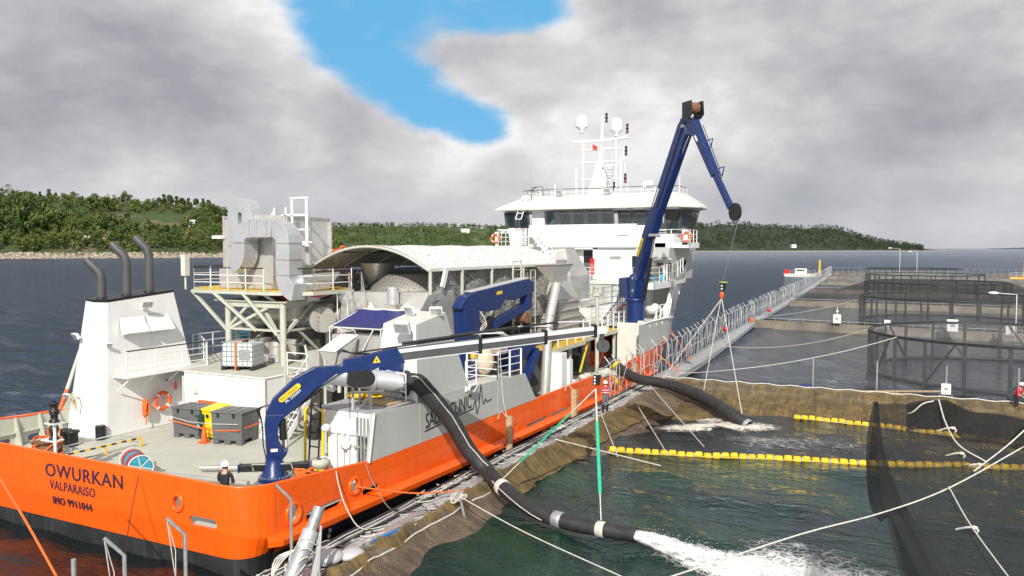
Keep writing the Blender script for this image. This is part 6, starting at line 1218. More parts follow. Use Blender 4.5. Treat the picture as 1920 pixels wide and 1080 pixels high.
for k in range(5): MB().tube(smooth([fr(.3, 6.1, sg3 * .3), fr(.6 + .05 * k, 5.6 - .1 * k, sg3 * .5), fr(.3, 5.2 - .1 * k, sg3 * .4), fr(.2, 4.3, sg3 * .4)], 4), .02, 5).build('hydraulic_hose', M['rope' if k < 3 else 'black'], k3)
MB().box(-18.1, -17.9, 32.1, 32.35, 3.9, 4.1).build('yellow_beacon', M['yellow'], k3)
k4 = thing('stowed_crane', 'small dark blue crane folded behind the white rail left of the vertical steel pipe', 'crane', (-17.9, 37.5, .4))
MB().beam((-17.8, 35.7, 3.2), (-17.8, 38.4, 4.2), .5, .6).build('boom', M['blue'], k4, bevel=.03); MB().beam((-17.6, 36.2, 1.4), (-17.6, 38.4, 3.6), .4, .42).build('lower_boom', M['blue'], k4, bevel=.03)
MB().cyl((-17.8, 36.6, .4), (-17.8, 36.6, 2.0), .3, .3, 14).build('base', M['blue'], k4); MB().box(-18.2, -17.6, 35.4, 36.3, 2.9, 4.0).build('housing', M['blue'], k4)
bb_ = MB(); bb_.box(-17.95, -16.95, 24.7, 26.0, 3.75, 5.05)
bb_.build('blue_housing', M['blue'], ship, bevel=.03)

# ---------------------------------------------------------------- big hoses
def hose(name, pts, radii, label):
    P = smooth(pts, 9); rr = [interp(i / (len(P) - 1), np.linspace(0, 1, len(radii)), radii) for i in range(len(P))]
    rr = [r_ * (1 + .012 * math.sin(i * 2.3)) for i, r_ in enumerate(rr)]
    t_ = thing(name, label, 'hose', pts[-1]); MB().tube(P, rr, 22, caps=False).build('rubber_tube', M['rubber'], t_)
    inner = MB().tube(P[-6:], [r_ * .9 for r_ in rr[-6:]], 18, caps=False); inner.build('bore', M['black'], t_)
    return t_, P, rr
h1, P1, rr1 = hose('discharge_hose', [(-16.95, 24.8, 3.92), (-16.4, 24.9, 4.0), (-15.95, 24.9, 3.71), (-15.25, 25.6, 2.46), (-14.75, 26.0, 1.35), (-14.0, 26.1, .62), (-12.85, 25.1, .42), (-11.2, 24.2, .12), (-9.9, 23.9, .0), (-8.6, 23.75, .0), (-7.4, 23.72, .02)], [.34, .34, .33, .32, .30, .28, .26, .25, .235, .225], 'thick black rubber hose arching over the walkway and pouring into the green pen')
def band_on(P, rr, f_, mk, parent, wd=.16, nm='rope_lashing'):
    i = int(f_ * (len(P) - 1)); a, b = P[i], P[i + 1]; dd_ = (b - a).normalized(); MB().lathe(a - dd_ * wd / 2, [(rr[i] * 1.02, 0), (rr[i] * 1.1, .02), (rr[i] * 1.1, wd - .02), (rr[i] * 1.02, wd)], 22, axis=dd_).build(nm, M[mk], parent)
for f_, m_ in ((.605, 'rope'), (.90, 'rope'), (.78, 'galv')): band_on(P1, rr1, f_, m_, h1, .28 if m_ == 'rope' else .34)
sl = thing('lifting_sling', 'pair of green slings running from the black hook block down to the big hose', 'sling', (-10.4, 28.1, 3.7))
e1, e2 = [Vector(P1[int(f_ * (len(P1) - 1))]) + Vector((0, 0, .3)) for f_ in (.605, .90)]; tp1 = Vector((-10.4, 28.05, 3.72))
for e_ in (e1, e2):
    MB().beam(tp1, tp1.lerp(e_, .28), .05, .015).build('white_rope_end', M['rope'], sl); MB().beam(tp1.lerp(e_, .28), tp1.lerp(e_, .82), .11, .02).build('webbing', M['greensling'], sl); MB().beam(tp1.lerp(e_, .82), e_, .035, .02).build('white_rope_end', M['rope'], sl)
MB().tube([Vector(P1[i]) + Vector((.18, -.25, .26 + .02 * math.sin(i))) for i in range(6, 46, 3)] , .02, 5).build('control_line', M['rope'], h1)
MB().tube([Vector(P1[i]) + Vector((-.10, -.27, .10 - .3 * (i - 55) / 20)) for i in range(52, 70, 3)], .018, 5).build('control_line', M['rope'], h1)
h2, P2, rr2 = hose('transfer_hose', [(-17.1, 47.9, 1.5), (-16.6, 47.8, 1.75), (-16.0, 47.6, 1.4), (-14.5, 46.6, 1.05), (-12.63, 46.14, .95), (-10.82, 45.24, .70), (-9.31, 43.95, .42), (-8.2, 43.0, .12), (-7.35, 42.6, -.28)], [.36, .36, .33, .30, .31, .36, .36, .34, .33], 'second black hose draped from the bulwark over the walkway into the fish pen')
for f_ in (.19, .22): band_on(P2, rr2, f_, 'yellowplastic', h2, .08)
MB().lathe(Vector(P2[-1]), [(.33, -.1), (.36, 0), (.33, .12)], 22, axis=(.7, -.4, -.4)).build('end_ring', M['galv'], h2)
# ---------------------------------------------------------------- loose things on the stern deck
def fish_bin(x, y, w_, d_, h_, rz, label):
    t_ = thing('fish_bin', label, 'bin', (x, y, .957), 'grey lidded plastic bins on the stern deck', False, R(rz)); b = MB(); s_ = .93; z0 = .14
    b.frustum([(-w_ / 2 * s_, -d_ / 2 * s_, z0), (w_ / 2 * s_, -d_ / 2 * s_, z0), (w_ / 2 * s_, d_ / 2 * s_, z0), (-w_ / 2 * s_, d_ / 2 * s_, z0)], [(-w_ / 2, -d_ / 2, h_), (w_ / 2, -d_ / 2, h_), (w_ / 2, d_ / 2, h_), (-w_ / 2, d_ / 2, h_)]); b.build('tub', M['binplastic'], t_, bevel=.06)
    for i in (-1, 0, 1):
        for j in (-1, 1): MB().box(i * w_ * .37 - .14, i * w_ * .37 + .14, j * d_ * .36 - .12, j * d_ * .36 + .12, 0, .16).build('foot', M['binplastic'], t_, bevel=.02)
    MB().box(-w_ / 2 - .03, w_ / 2 + .03, -d_ / 2 - .03, d_ / 2 + .03, h_, h_ + .07).build('lid', M['binplastic'], t_, bevel=.025)
    for i in (-.3, 0, .3): MB().box(i * w_ - .12, i * w_ + .12, -d_ * .4, d_ * .4, h_ + .07, h_ + .09).build('lid_rib', M['binplastic'], t_)
    for i in (-.25, .25): MB().box(i * w_ - .04, i * w_ + .04, -d_ / 2 - .05, -d_ / 2, h_ - .15, h_ + .03).build('latch', M['black'], t_)
fish_bin(-27.35, 24.35, 1.45, 1.2, 1.22, 8, 'grey plastic fish bin left of the small green bin'); fish_bin(-24.95, 24.25, 1.45, 1.2, 1.28, 12, 'grey plastic fish bin right of the yellow wheeled bin by the traffic cone')
def wheelie(x, y, s_, h_, rz, mk, label):
    t_ = thing('wheeled_bin', label, 'bin', (x, y, .957), None, False, R(rz)); w_ = .62 * s_
    MB().frustum([(-w_ * .42, -w_ * .42, .08), (w_ * .42, -w_ * .42, .08), (w_ * .42, w_ * .45, .08), (-w_ * .42, w_ * .45, .08)], [(-w_ / 2, -w_ / 2, h_), (w_ / 2, -w_ / 2, h_), (w_ / 2, w_ * .6, h_ + .1), (-w_ / 2, w_ * .6, h_ + .1)]).build('body', M[mk], t_, bevel=.03)
    MB().frustum([(-w_ * .55, -w_ * .58, h_), (w_ * .55, -w_ * .58, h_), (w_ * .55, w_ * .68, h_ + .1), (-w_ * .55, w_ * .68, h_ + .1)], [(-w_ * .5, -w_ * .5, h_ + .09), (w_ * .5, -w_ * .5, h_ + .09), (w_ * .5, w_ * .62, h_ + .2), (-w_ * .5, w_ * .62, h_ + .2)]).build('lid', M[mk], t_, bevel=.03)
    for i in (-1, 1): MB().cyl((i * w_ * .4 - .03, w_ * .4, .1), (i * w_ * .4 + .03, w_ * .4, .1), .1, .1, 12).build('wheel', M['black'], t_)
    return t_
yb_ = wheelie(-26.15, 24.35, 1.25, 1.22, 0, 'yellowplastic', 'bright yellow wheeled bin with a dark round mark between the grey bins'); MB().ball((-.05, -.40, 1.0), .09, 10, 6, (1, .25, 1)).build('mark', M['black'], yb_)
gb_ = wheelie(-26.62, 24.1, .8, .95, 0, 'greenplastic', 'small dark green bin squeezed beside the yellow bin'); MB().lathe((0, -.245, .55), [(.001, 0), (.08, 0)], 14, axis=(0, -1, 0)).build('round_sticker', mat('pale_green_sticker', (.45, .7, .5), .5), gb_)
ob_ = MB(); ob_.box(-27.9, -26.8, 25.0, 25.1, 1.9, 2.32); tag(ob_.build('red_crate', M['buoyorange'], None, bevel=.02), 'edge of a red orange crate behind the left grey bin', 'crate')
ty = thing('lashing_strap', 'orange strap lashed round the row of bins', 'strap', (-26, 23.6, 1.5)); MB().beam((-28.12, 23.64, 1.68), (-25.6, 23.56, 1.5), .02, .05).beam((-25.6, 23.56, 1.5), (-24.2, 23.72, 1.6), .02, .05).beam((-24.2, 23.72, 1.6), (-24.2, 25.0, 1.7), .02, .05).build('strap', M['orangerope'], ty); MB().tube([(-28.1, 23.6, 1.86), (-26.9, 23.62, 1.72), (-25.5, 23.55, 1.78), (-24.2, 23.68, 1.86)], .015, 5).build('rope', M['rope'], ty)
cn_ = thing('traffic_cone', 'orange traffic cone with a white band in front of the yellow bin', 'cone', (-25.95, 23.55, .957), None, False)
MB().box(-.2, .2, -.2, .2, 0, .04).build('base', M['conered'], cn_, bevel=.02); MB().lathe((0, 0, .04), [(.15, 0), (.03, .72), (.001, .73)], 18).build('cone', M['conered'], cn_); MB().lathe((0, 0, .36), [(.094, 0), (.068, .17)], 18).build('white_band', M['white'], cn_)
ib = thing('ibc_tank', 'white bulk tank in a wire cage with an orange strap on the raised deck edge', 'tank', (-27.0, 26.85, 3.53), None, False, R(18))
MB().box(-.72, .72, -.6, .6, .18, 1.22).build('inner_bottle', M['ibc'], ib, bevel=.08); MB().lathe((.1, 0, 1.22), [(.13, 0), (.13, .07), (.01, .08)], 14).build('cap', M['black'], ib)
cg = MB()
for i in range(7): x = -.75 + i * .25; cg.tube([(x, -.63, .15), (x, -.63, 1.27)], .012, 5); cg.tube([(x, .63, .15), (x, .63, 1.27)], .012, 5)
for i in range(6): y = -.63 + i * .252; cg.tube([(-.75, y, .15), (-.75, y, 1.27)], .012, 5); cg.tube([(.75, y, .15), (.75, y, 1.27)], .012, 5)
for z_ in (.2, .42, .64, .86, 1.08, 1.27): cg.tube([(-.75, -.63, z_), (.75, -.63, z_), (.75, .63, z_), (-.75, .63, z_)], .014, 5, closed=True)
cg.build('wire_cage', M['galv'], ib)
for i in (-.68, 0, .68): MB().box(i - .1, i + .1, -.6, .6, 0, .16).build('pallet_block', M['black'], ib)
MB().box(-.1, -.03, -.66, -.64, 0, 1.3).box(-.1, -.03, -.66, .66, 1.29, 1.3).build('strap', M['orangerope'], ib); MB().box(.1, .6, -.645, -.638, .5, .95).build('id_plate', M['galv'], ib)
rl = thing('rope_reel', 'white framed reel wound with bright blue and red rope just inside the stern bulwark', 'rope reel', (-24.3, 18.9, .957))
a, b = Vector((-24.95, 19.35, 1.38)), Vector((-23.75, 18.75, 1.38)); ax = (b - a).normalized()
MB().cyl(a, b, .36, .36, 22).build('blue_rope_winding', M['bluerope'], rl)
for f_ in (.05, .55): MB().cyl(a.lerp(b, f_), a.lerp(b, f_ + .2), .385, .385, 22).build('red_rope_winding', mat('red_rope', (.40, .04, .05), .8, bump=.6, bs=60) if 'rr_' not in M else M['rr_'], rl)
for p_ in (a, b):
    o_ = MB().lathe(p_ - ax * .02, [(.40, 0), (.44, 0), (.44, .05), (.40, .05), (.40, 0)], 26, axis=ax).build('flange_ring', M['offwhite'], rl)
    for k in range(3): u = ax.orthogonal().normalized(); v = ax.cross(u); q = (u * math.cos(k * 1.05) + v * math.sin(k * 1.05)) * .41; MB().beam(p_ - q, p_ + q, .05, .03).build('spoke', M['offwhite'], o_)
def rope_heap(c, rx, rz_, mk, n, seed, label, cat='rope', mk2=None):
    r0 = random.Random(seed); t_ = thing('rope_heap', label, cat, c)
    for q in range(n):
        ph = r0.uniform(0, 6.28); tl = r0.uniform(-.5, .5); pts = []
        for k in range(14):
            a_ = k / 13 * 6.28; pts.append((c[0] + rx * math.cos(a_ + ph) * r0.uniform(.8, 1.0), c[1] + rx * .8 * math.sin(a_ + ph) * r0.uniform(.8, 1), c[2] + .1 + rz_ * (.5 + .5 * math.sin(a_ + tl * 3)) * r0.uniform(.85, 1)))
        MB().tube(smooth(pts, 3), .035, 5).build('rope_strand', M[mk if q % 2 or not mk2 else mk2], t_)
    MB().ball((c[0], c[1], c[2] + rz_ * .45), 1, 12, 8, (rx * .85, rx * .7, rz_ * .5)).build('core', M['brownrope'], t_); return t_
rope_heap((-29.7, 19.3, .957), .62, .62, 'brownrope', 12, 3, 'heap of brown and orange netting rope in the port stern corner', 'rope', 'orangerope')
bo = thing('bollard', 'black double mooring bollard with orange hoop beside the rope heap', 'bollard', (-30.6, 20.7, .957))
for x in (-30.85, -30.35): MB().lathe((x, 20.8, .957), [(.2, 0), (.2, .5), (.26, .55), (.26, .62), (.05, .66)], 16).build('post', M['black'], bo)
MB().tube([(-31.2, 20.4, 1.0), (-31.35, 20.4, 1.5), (-31.1, 20.4, 1.8), (-30.7, 20.4, 1.75), (-30.6, 20.4, 1.55)], .05, 8).build('hoop', M['orange'], bo)
bn = MB(); bn.cyl((-30.3, 22.0, .957), (-30.3, 22.0, 1.55), .2, .2, 16); tag(bn.build('black_drum', M['black']), 'small black drum at the foot of the funnel', 'drum')
def lamp_cluster(x, y, z_, label, pole):
    t_ = thing('stern_light', label, 'light', (x, y, .957), 'black stern lights on white brackets')
    if pole: MB().cyl((x, y, .96), (x, y, z_ - .1), .06, .05, 10).build('pole', M['white'], t_)
    MB().box(x - .45 if not pole else x - .25, x + .25, y - .2, y + .2, z_ - .1, z_ - .05).build('bracket', M['white'], t_)
    for k in range(2): MB().lathe((x, y, z_ - .05 + k * .36), [(.17, 0), (.17, .06), (.12, .09), (.12, .26), (.16, .28), (.16, .32), (.08, .36)], 14).build('lantern', M['black'], t_)
lamp_cluster(-26.05, 17.2, 3.1, 'black double stern light on a tall white pole at the transom', True); lamp_cluster(-26.7, 17.6, 2.35, 'black double stern light on a low bracket left of the white pole', False)
wfr = thing('hatch_barrier', 'low yellow and black striped barrier bars around the stern hatch', 'barrier', (-28, 20.5, .957))
for a, b in (((-27.9, 18.9), (-27.7, 21.9)),):
    n_ = 14
    for k in range(n_): p_ = Vector((*a, 1.32)).lerp(Vector((*b, 1.32)), k / n_); q = Vector((*a, 1.32)).lerp(Vector((*b, 1.32)), (k + 1) / n_); MB().beam(p_, q, .06, .06).build('stripe', M['yellow' if k % 2 else 'black'], wfr)
    for f_ in (0, .5, 1): p_ = Vector((*a, .96)).lerp(Vector((*b, .96)), f_); MB().beam(p_, p_ + Vector((0, 0, .36)), .06).build('post', M['yellow'], wfr)
MB().box(-29.4, -28.1, 18.9, 22.0, .957, 1.0).build('hatch', M['deck'], wfr); MB().tube([(-29.4, 18.9, 1.25), (-29.4, 22, 1.25), (-28.1, 22, 1.25)], .03, 6).build('grey_rail', M['galv'], wfr)
cap_ = thing('capstan', 'small capstan with bright yellow and black waist beside the crane', 'capstan', (-17.9, 20.9, .957))
MB().lathe((-17.75, 21.0, .957), [(.34, 0), (.34, .12), (.24, .2)], 18).build('foot', M['cream'], cap_); MB().lathe((-17.75, 21.0, 1.55), [(.2, 0), (.34, .12), (.34, .26), (.1, .3)], 18).build('drum', M['cream'], cap_); MB().lathe((-17.75, 21.0, 1.15), [(.24, 0), (.17, .2), (.2, .4)], 18).build('waist', M['yellowplastic'], cap_)
orr = rope_heap((-17.45, 19.9, 1.5), .36, .3, 'orangerope', 7, 9, 'tangle of bright orange rope hung on the foot of the blue stern crane')
MB().box(-17.9, -17.0, 19.6, 20.3, .957, 1.5).build('rope_stand', M['dullsteel'], orr)
hl = MB(); hl.tube(smooth([(-32.0, 22.0, 2.2), (-31.95, 21.85, 2.6), (-31.7, 21.8, 2.85), (-31.5, 21.8, 2.5), (-31.55, 21.8, 2.1)], 5), .035, 6); tag(hl.build('hose_loop', mat('pale_yellow_hose', (.6, .6, .35), .5)), 'pale yellow hose looped on the aft face of the funnel', 'hose')
for y, L, label in ((31.5, 1.95, 'pale ribbed tube fender hanging on the orange side below the lettering'), (39.3, 1.75, 'tan wooden fender hanging on the orange bulwark left of the hook block'), (49.8, 1.5, 'short tan wooden fender by the far hose')):
    t_ = thing('hull_fender', label, 'fender', (-15.75, y, .6), 'tan fenders hanging down the orange ship side'); x = -15.78
    fb_ = MB()
    if y < 35: fb_.tube([(x, y, 1.5 - L * k / 22) for k in range(23)], [.15 if k % 2 else .17 for k in range(23)], 14)
    else: fb_.box(x - .14, x + .14, y - .16, y + .16, 1.45 - L, 1.45)
    fb_.build('fender_body', M['wood'], t_, bevel=.02 if y > 35 else 0); MB().tube([(x - .1, y, 1.45), (x - .35, y - .1, 1.75), (x - .42, y - .3, 1.4)], .02, 5).build('lanyard', M['rope'], t_)
yt = MB(); yt.tube(smooth([(-16.0, 46.2, 1.15), (-15.8, 46.4, .8), (-15.75, 46.6, .3), (-15.8, 46.6, -.1)], 4), .09, 10); tag(yt.build('yellow_fender', M['yellowplastic']), 'yellow tube fender hanging on the bulwark behind the man in the red vest', 'fender')
def rope_thing(pts, r_, mk, label, nm='mooring_rope', cat='rope', group=None, smooth_=5):
    o_ = MB().tube(smooth(pts, smooth_) if len(pts) > 2 else pts, r_, 6).build(nm, M[mk]); tag(o_, label, cat, group); return o_
rope_thing([(-16.1, 19.85, 1.95), (-15.95, 19.8, 1.5), (-15.5, 19.6, .9), (-15.0, 19.7, .3), (-14.6, 20.6, .2), (-14.0, 21.85, .2)], .02, 'rope', 'thin white rope drooping from the bulwark to the walkway near the stern')
rope_thing([(-16.1, 21.4, 1.8), (-15.9, 21.5, 1.2), (-15.5, 21.8, .3), (-15.3, 22.2, .1)], .014, 'dullsteel', 'thin grey line drooping over the bulwark below the plating edge')
rope_thing([(-16.15, 20.9, 1.14), (-14.9, 22.6, .62), (-13.85, 24.7, .32)], .03, 'orangerope', 'taut orange mooring rope from the round fairlead to the walkway')
rope_thing([(-16.4, 31.8, 4.5), (-16.1, 31.5, 2.4), (-15.85, 31.4, 1.5)], .015, 'rope', 'thin rope hanging from the upper rail to the ribbed fender')
# ---------------------------------------------------------------- people
def person(name_label, loc, rz, joints, top='jacket', legs='trousers', helmet=True, vest=None, scale=1.0, gl=None):
    """one continuous skinned body; joints overrides the standing pose (metres, facing -Y)"""
    J = {'pelvis': (0, 0, .95), 'spine': (0, .01, 1.12), 'chest': (0, .01, 1.34), 'neck': (0, .0, 1.50), 'head': (0, -.015, 1.60), 'crown': (0, -.01, 1.73)}
    for s_, n_ in ((-1, 'r'), (1, 'l')):
        J.update({'hip' + n_: (.09 * s_, 0, .90), 'knee' + n_: (.10 * s_, -.02, .50), 'ankle' + n_: (.11 * s_, .01, .09), 'toe' + n_: (.12 * s_, -.15, .035), 'sh' + n_: (.185 * s_, .01, 1.43), 'el' + n_: (.23 * s_, .03, 1.16), 'wr' + n_: (.22 * s_, -.08, .93), 'pa' + n_: (.22 * s_, -.11, .86)})
    J.update(joints or {}); rad = {'pelvis': (.145, .11), 'spine': (.14, .105), 'chest': (.165, .115), 'neck': (.055, .055), 'head': (.078, .09), 'crown': (.06, .07), 'hip': (.092, .092), 'knee': (.062, .062), 'ankle': (.045, .05), 'toe': (.042, .035), 'sh': (.062, .062), 'el': (.045, .045), 'wr': (.030, .030), 'pa': (.035, .022)}
    names = list(J); idx = {n_: i for i, n_ in enumerate(names)}
    E_ = [('pelvis', 'spine'), ('spine', 'chest'), ('chest', 'neck'), ('neck', 'head'), ('head', 'crown')]
    for n_ in 'rl': E_ += [('pelvis', 'hip' + n_), ('hip' + n_, 'knee' + n_), ('knee' + n_, 'ankle' + n_), ('ankle' + n_, 'toe' + n_), ('chest', 'sh' + n_), ('sh' + n_, 'el' + n_), ('el' + n_, 'wr' + n_), ('wr' + n_, 'pa' + n_)]
    V = [Vector(J[n_]) for n_ in names]; RR = [rad[n_ if n_ in rad else n_[:-1]] for n_ in names]; E2 = [(idx[a], idx[b]) for a, b in E_]; part = ['skin' if n_[:2] in ('he', 'cr', 'ne', 'wr', 'pa') else ('legs' if n_[:2] in ('hi', 'kn', 'pe') else 'boot' if n_[:2] in ('an', 'to') else 'top') for n_ in names]
    for n_ in 'rl':        # five separate fingers from each palm
        w_, p_ = Vector(J['wr' + n_]), Vector(J['pa' + n_]); d_ = (p_ - w_).normalized(); sd_ = d_.cross(Vector((0, 1, 0)))
        if sd_.length < .1: sd_ = d_.cross(Vector((1, 0, 0)))
        sd_.normalize(); cur = sd_.cross(d_)
        for f_, L in enumerate((.075, .085, .08, .062, .055)):
            o_ = (f_ - 1.5) * .019 if f_ < 4 else -.034; st = p_ + sd_ * o_ if f_ < 4 else w_.lerp(p_, .4) + sd_ * o_
            dr_ = d_ if f_ < 4 else (d_ - sd_ * .7).normalized(); i0 = len(V)
            V += [st + dr_ * L * .5, st + dr_ * L * .9 + cur * .02]; RR += [(.0085, .0085), (.007, .007)]; part += ['skin'] * 2; E2 += [(idx['pa' + n_], i0), (i0, i0 + 1)]
    me = bpy.data.meshes.new('person'); me.from_pydata(V, E2, []); o = bpy.data.objects.new('person', me); C.objects.link(o)
    md = o.modifiers.new('skin', 'SKIN'); md.use_smooth_shade = True
    for i, sv_ in enumerate(me.skin_vertices[0].data): sv_.radius = RR[i]; sv_.use_root = (i == 0)
    o.modifiers.new('sub', 'SUBSURF').levels = 1; o.modifiers['sub'].render_levels = 1
    dg = bpy.context.evaluated_depsgraph_get(); m2 = bpy.data.meshes.new_from_object(o.evaluated_get(dg)); bpy.data.objects.remove(o)
    order = {'skin': 0, 'top': 1, 'legs': 2, 'boot': 3}
    for mk in ('skin', top, legs, 'black'): m2.materials.append(M[mk])
    segs = [(V[a], V[b], part[b] if part[b] == part[a] or part[b] != 'skin' else part[b]) for a, b in E2]
    for p_ in m2.polygons:
        c = p_.center; best = min(segs, key=lambda s3: (c - (s3[0] + (s3[1] - s3[0]) * max(0, min(1, (c - s3[0]).dot(s3[1] - s3[0]) / max(1e-6, (s3[1] - s3[0]).length_squared))))).length); p_.material_index = order[best[2]]; p_.use_smooth = True
        if c.z < 1.5 and best[2] == 'skin' and (best[0] - V[idx['neck']]).length < .05: p_.material_index = 1
    hd = Vector(J['head']); f_ = MB(); f_.v = [tuple(v.co) for v in m2.vertices]; f_.f = [tuple(p_.vertices) for p_ in m2.polygons]; f_.m = [p_.material_index for p_ in m2.polygons]; f_.sm = [True] * len(f_.f)
    f_.ball(hd + Vector((0, -.098, .01)), .02, 6, 4, (.7, 1, 1.3), 0); f_.ball(hd + Vector((0, -.088, -.035)), .018, 6, 3, (1.4, .5, .35), 4)
    for s_ in (-1, 1): f_.ball(hd + Vector((.082 * s_, 0, .01)), .022, 6, 4, (.4, .8, 1.3), 0); f_.ball(hd + Vector((.03 * s_, -.083, .035)), .010, 6, 4, (1.3, .6, .8), 4)
    o = f_.build('person', [M['skin'], M[top], M[legs], M['black'], M['hair']], None, fix=False); o.location = loc; o.rotation_euler = (0, 0, R(rz)); o.scale = (scale,) * 3; tag(o, name_label, 'person')
    MB().lathe(hd + Vector((0, .01, .02)), [(.086, -.03), (.094, .03), (.088, .08), (.06, .12)], 14).build('hair', M['hair'], o)
    if helmet:
        hm = MB(); hc_ = hd + Vector((0, 0, .05)); hm.lathe(hc_, [(.128, 0), (.135, .01), (.128, .03), (.118, .08), (.085, .13), (.04, .152), (.001, .155)], 18); hm.ball(hc_ + Vector((0, -.12, .008)), .09, 12, 4, (1, .8, .08)); hm.build('safety_helmet', M['helmet'], o)
    if vest: 
        vb = MB(); vb.lathe(Vector((0, .01, 1.08)), [(.165, 0), (.20, .05), (.205, .25), (.17, .36), (.09, .40)], 16); vb.v = [(x, (y - .01) * .8 + .01, z_) for x, y, z_ in vb.v]; vb.build('life_vest', M[vest], o)
        for z_ in (1.15, 1.28): MB().lathe(Vector((0, .01, z_)), [(.198, 0), (.212, .005), (.212, .03), (.198, .035)], 16).build('reflective_strap', M['whiteink'], o)
    return o
person('man in dark clothes and white helmet standing by the stern bulwark seen from behind', (-17.85, 16.95, .957), 195, {'ell': (.25, -.05, 1.18), 'wrl': (.12, -.22, 1.1), 'pal': (.08, -.26, 1.12), 'elr': (-.27, .0, 1.18), 'wrr': (-.12, -.20, 1.08), 'par': (-.07, -.25, 1.1)}, top='jacket')
person('worker in grey overalls and white helmet bending behind the blue crane boom', (-20.4, 27.4, 3.5), 60, {'ell': (.3, -.12, 1.2), 'wrl': (.2, -.35, 1.05), 'pal': (.18, -.42, 1.02)}, top='greycloth', legs='greycloth', scale=.95)
person('man in a red life vest and pale helmet standing on the walkway beside the ship', (-14.35, 40.2, .12), 205, {'elr': (-.25, .03, 1.16), 'wrr': (-.24, -.02, .92), 'toer': (-.14, -.15, .035)}, top='greycloth', legs='greycloth', vest='vest')
fk = dict(ell=(.27, -.02, 1.18), wrl=(.10, -.22, 1.16), pal=(.05, -.27, 1.18), elr=(-.27, -.02, 1.18), wrr=(-.10, -.22, 1.15), par=(-.05, -.27, 1.17))
person('man in black jacket and white helmet holding papers on the forecastle, facing the camera', (-17.1, 60.2, 6.46), 25, fk)
person('man in black jacket and white helmet turned sideways at the curved forecastle rail', (-16.55, 61.0, 6.46), -60, fk)
person('man in dark clothes and white helmet half hidden behind the tall blue crane', (-17.95, 60.0, 6.46), 10, None)
for x, y, c in ((-17.5, 59.6, 'left of the man holding papers'), (-16.85, 59.9, 'right of the man holding papers')):
    o = MB().box(x - .14, x + .14, y - .08, y + .08, 6.5, 7.0).build('blue_bag', mat('light_blue_bag', (.05, .45, .7), .6), None, bevel=.04); tag(o, 'light blue bag on the forecastle rail, ' + c, 'bag', 'light blue bags on the forecastle rail')
person('worker in red leaning over beside the rightmost white post on the near cross walkway', (5.35, 49.2, .25), 60, {'spine': (0, -.03, 1.10), 'chest': (0, -.12, 1.30), 'neck': (0, -.2, 1.44), 'head': (0, -.24, 1.53), 'crown': (0, -.25, 1.65), 'shl': (.185, -.14, 1.38), 'shr': (-.185, -.14, 1.38), 'ell': (.24, -.2, 1.12), 'elr': (-.24, -.2, 1.12), 'wrl': (.2, -.4, 1.0), 'wrr': (-.2, -.4, 1.0), 'pal': (.18, -.46, .98), 'par': (-.18, -.46, .98)}, top='vest', legs='jacket')
person('man in dark clothes seated behind the bridge window nearest the mast', (-24.9, 64.62, 9.9), 0, {'elr': (-.2, -.1, 1.2)}, helmet=False, scale=.01) if False else None
# ---------------------------------------------------------------- fish farm
def netgrid(name, rows, m, parent=None, jitter=0, seed=1):
    """rows: list of point lists (same length); UV in metres"""
    r0 = random.Random(seed); nr, nc = len(rows), len(rows[0]); G = [[Vector(p) + Vector((r0.uniform(-jitter, jitter), r0.uniform(-jitter, jitter), r0.uniform(-jitter, jitter))) for p in row] for row in rows]
    me = bpy.data.meshes.new(name); me.from_pydata([tuple(p) for row in G for p in row], [], [(i * nc + j, i * nc + j + 1, (i + 1) * nc + j + 1, (i + 1) * nc + j) for i in range(nr - 1) for j in range(nc - 1)])
    us = [[0.0] * nc for _ in G]; vs = [[0.0] * nc for _ in G]
    mid = nr // 2
    acc = [0.0]
    for j in range(1, nc): acc.append(acc[-1] + (G[mid][j] - G[mid][j - 1]).length)
    for i in range(nr):
        for j in range(nc): us[i][j] = acc[j]; vs[i][j] = vs[i - 1][j] + (G[i][j] - G[i - 1][j]).length if i else 0.0
    uv = me.uv_layers.new(name='UVMap')
    for lp in me.loops: i, j = divmod(lp.vertex_index, nc); uv.data[lp.index].uv = (us[i][j], vs[i][j])
    me.polygons.foreach_set('use_smooth', [True] * len(me.polygons)); me.materials.append(m); o = bpy.data.objects.new(name, me); C.objects.link(o)
    if parent: o.parent = parent; o.matrix_parent_inverse = Matrix.Translation(-Vector(parent.location)) if parent.get('_origin') else Matrix()
    return o
def line_at(knots, y): return interp(y, [k[1] for k in knots], [k[0] for k in knots])
WR = [(-13.95, 2), (-13.95, 50), (-14.2, 62), (-15.3, 84), (-16.5, 105), (-17.0, 130), (-17.9, 167), (-24.2, 320)]     # pen side edge of the walkway
WLf = [(-15.55, 2), (-15.5, 50), (-15.45, 61.4), (-15.9, 71.4), (-16.6, 88), (-17.6, 121), (-19.0, 167), (-25.0, 320)]
ww_ = MB(); ys_ = [2, 30, 50, 62, 72, 84, 95, 105, 120, 130, 150, 167, 240, 320]
for a, b in zip(ys_, ys_[1:]):
    ww_.add([(line_at(WLf, a), a, .10), (line_at(WR, a), a, .10), (line_at(WR, b), b, .10), (line_at(WLf, b), b, .10), (line_at(WLf, a), a, -.25), (line_at(WR, a), a, -.25), (line_at(WR, b), b, -.25), (line_at(WLf, b), b, -.25)], [(0, 1, 2, 3), (0, 3, 7, 4), (1, 5, 6, 2), (0, 4, 5, 1), (2, 6, 7, 3)])
wk = struct('cage_walkway', ww_, M['plank'], fix=True)
pm = MB(); pm.box(-.72, .72, -.17, .17, 0, .035).build('plank', M['plank']); pme = bpy.data.objects['plank'].data; bpy.data.objects.remove(bpy.data.objects['plank'])
r0 = random.Random(4); y = 8.0
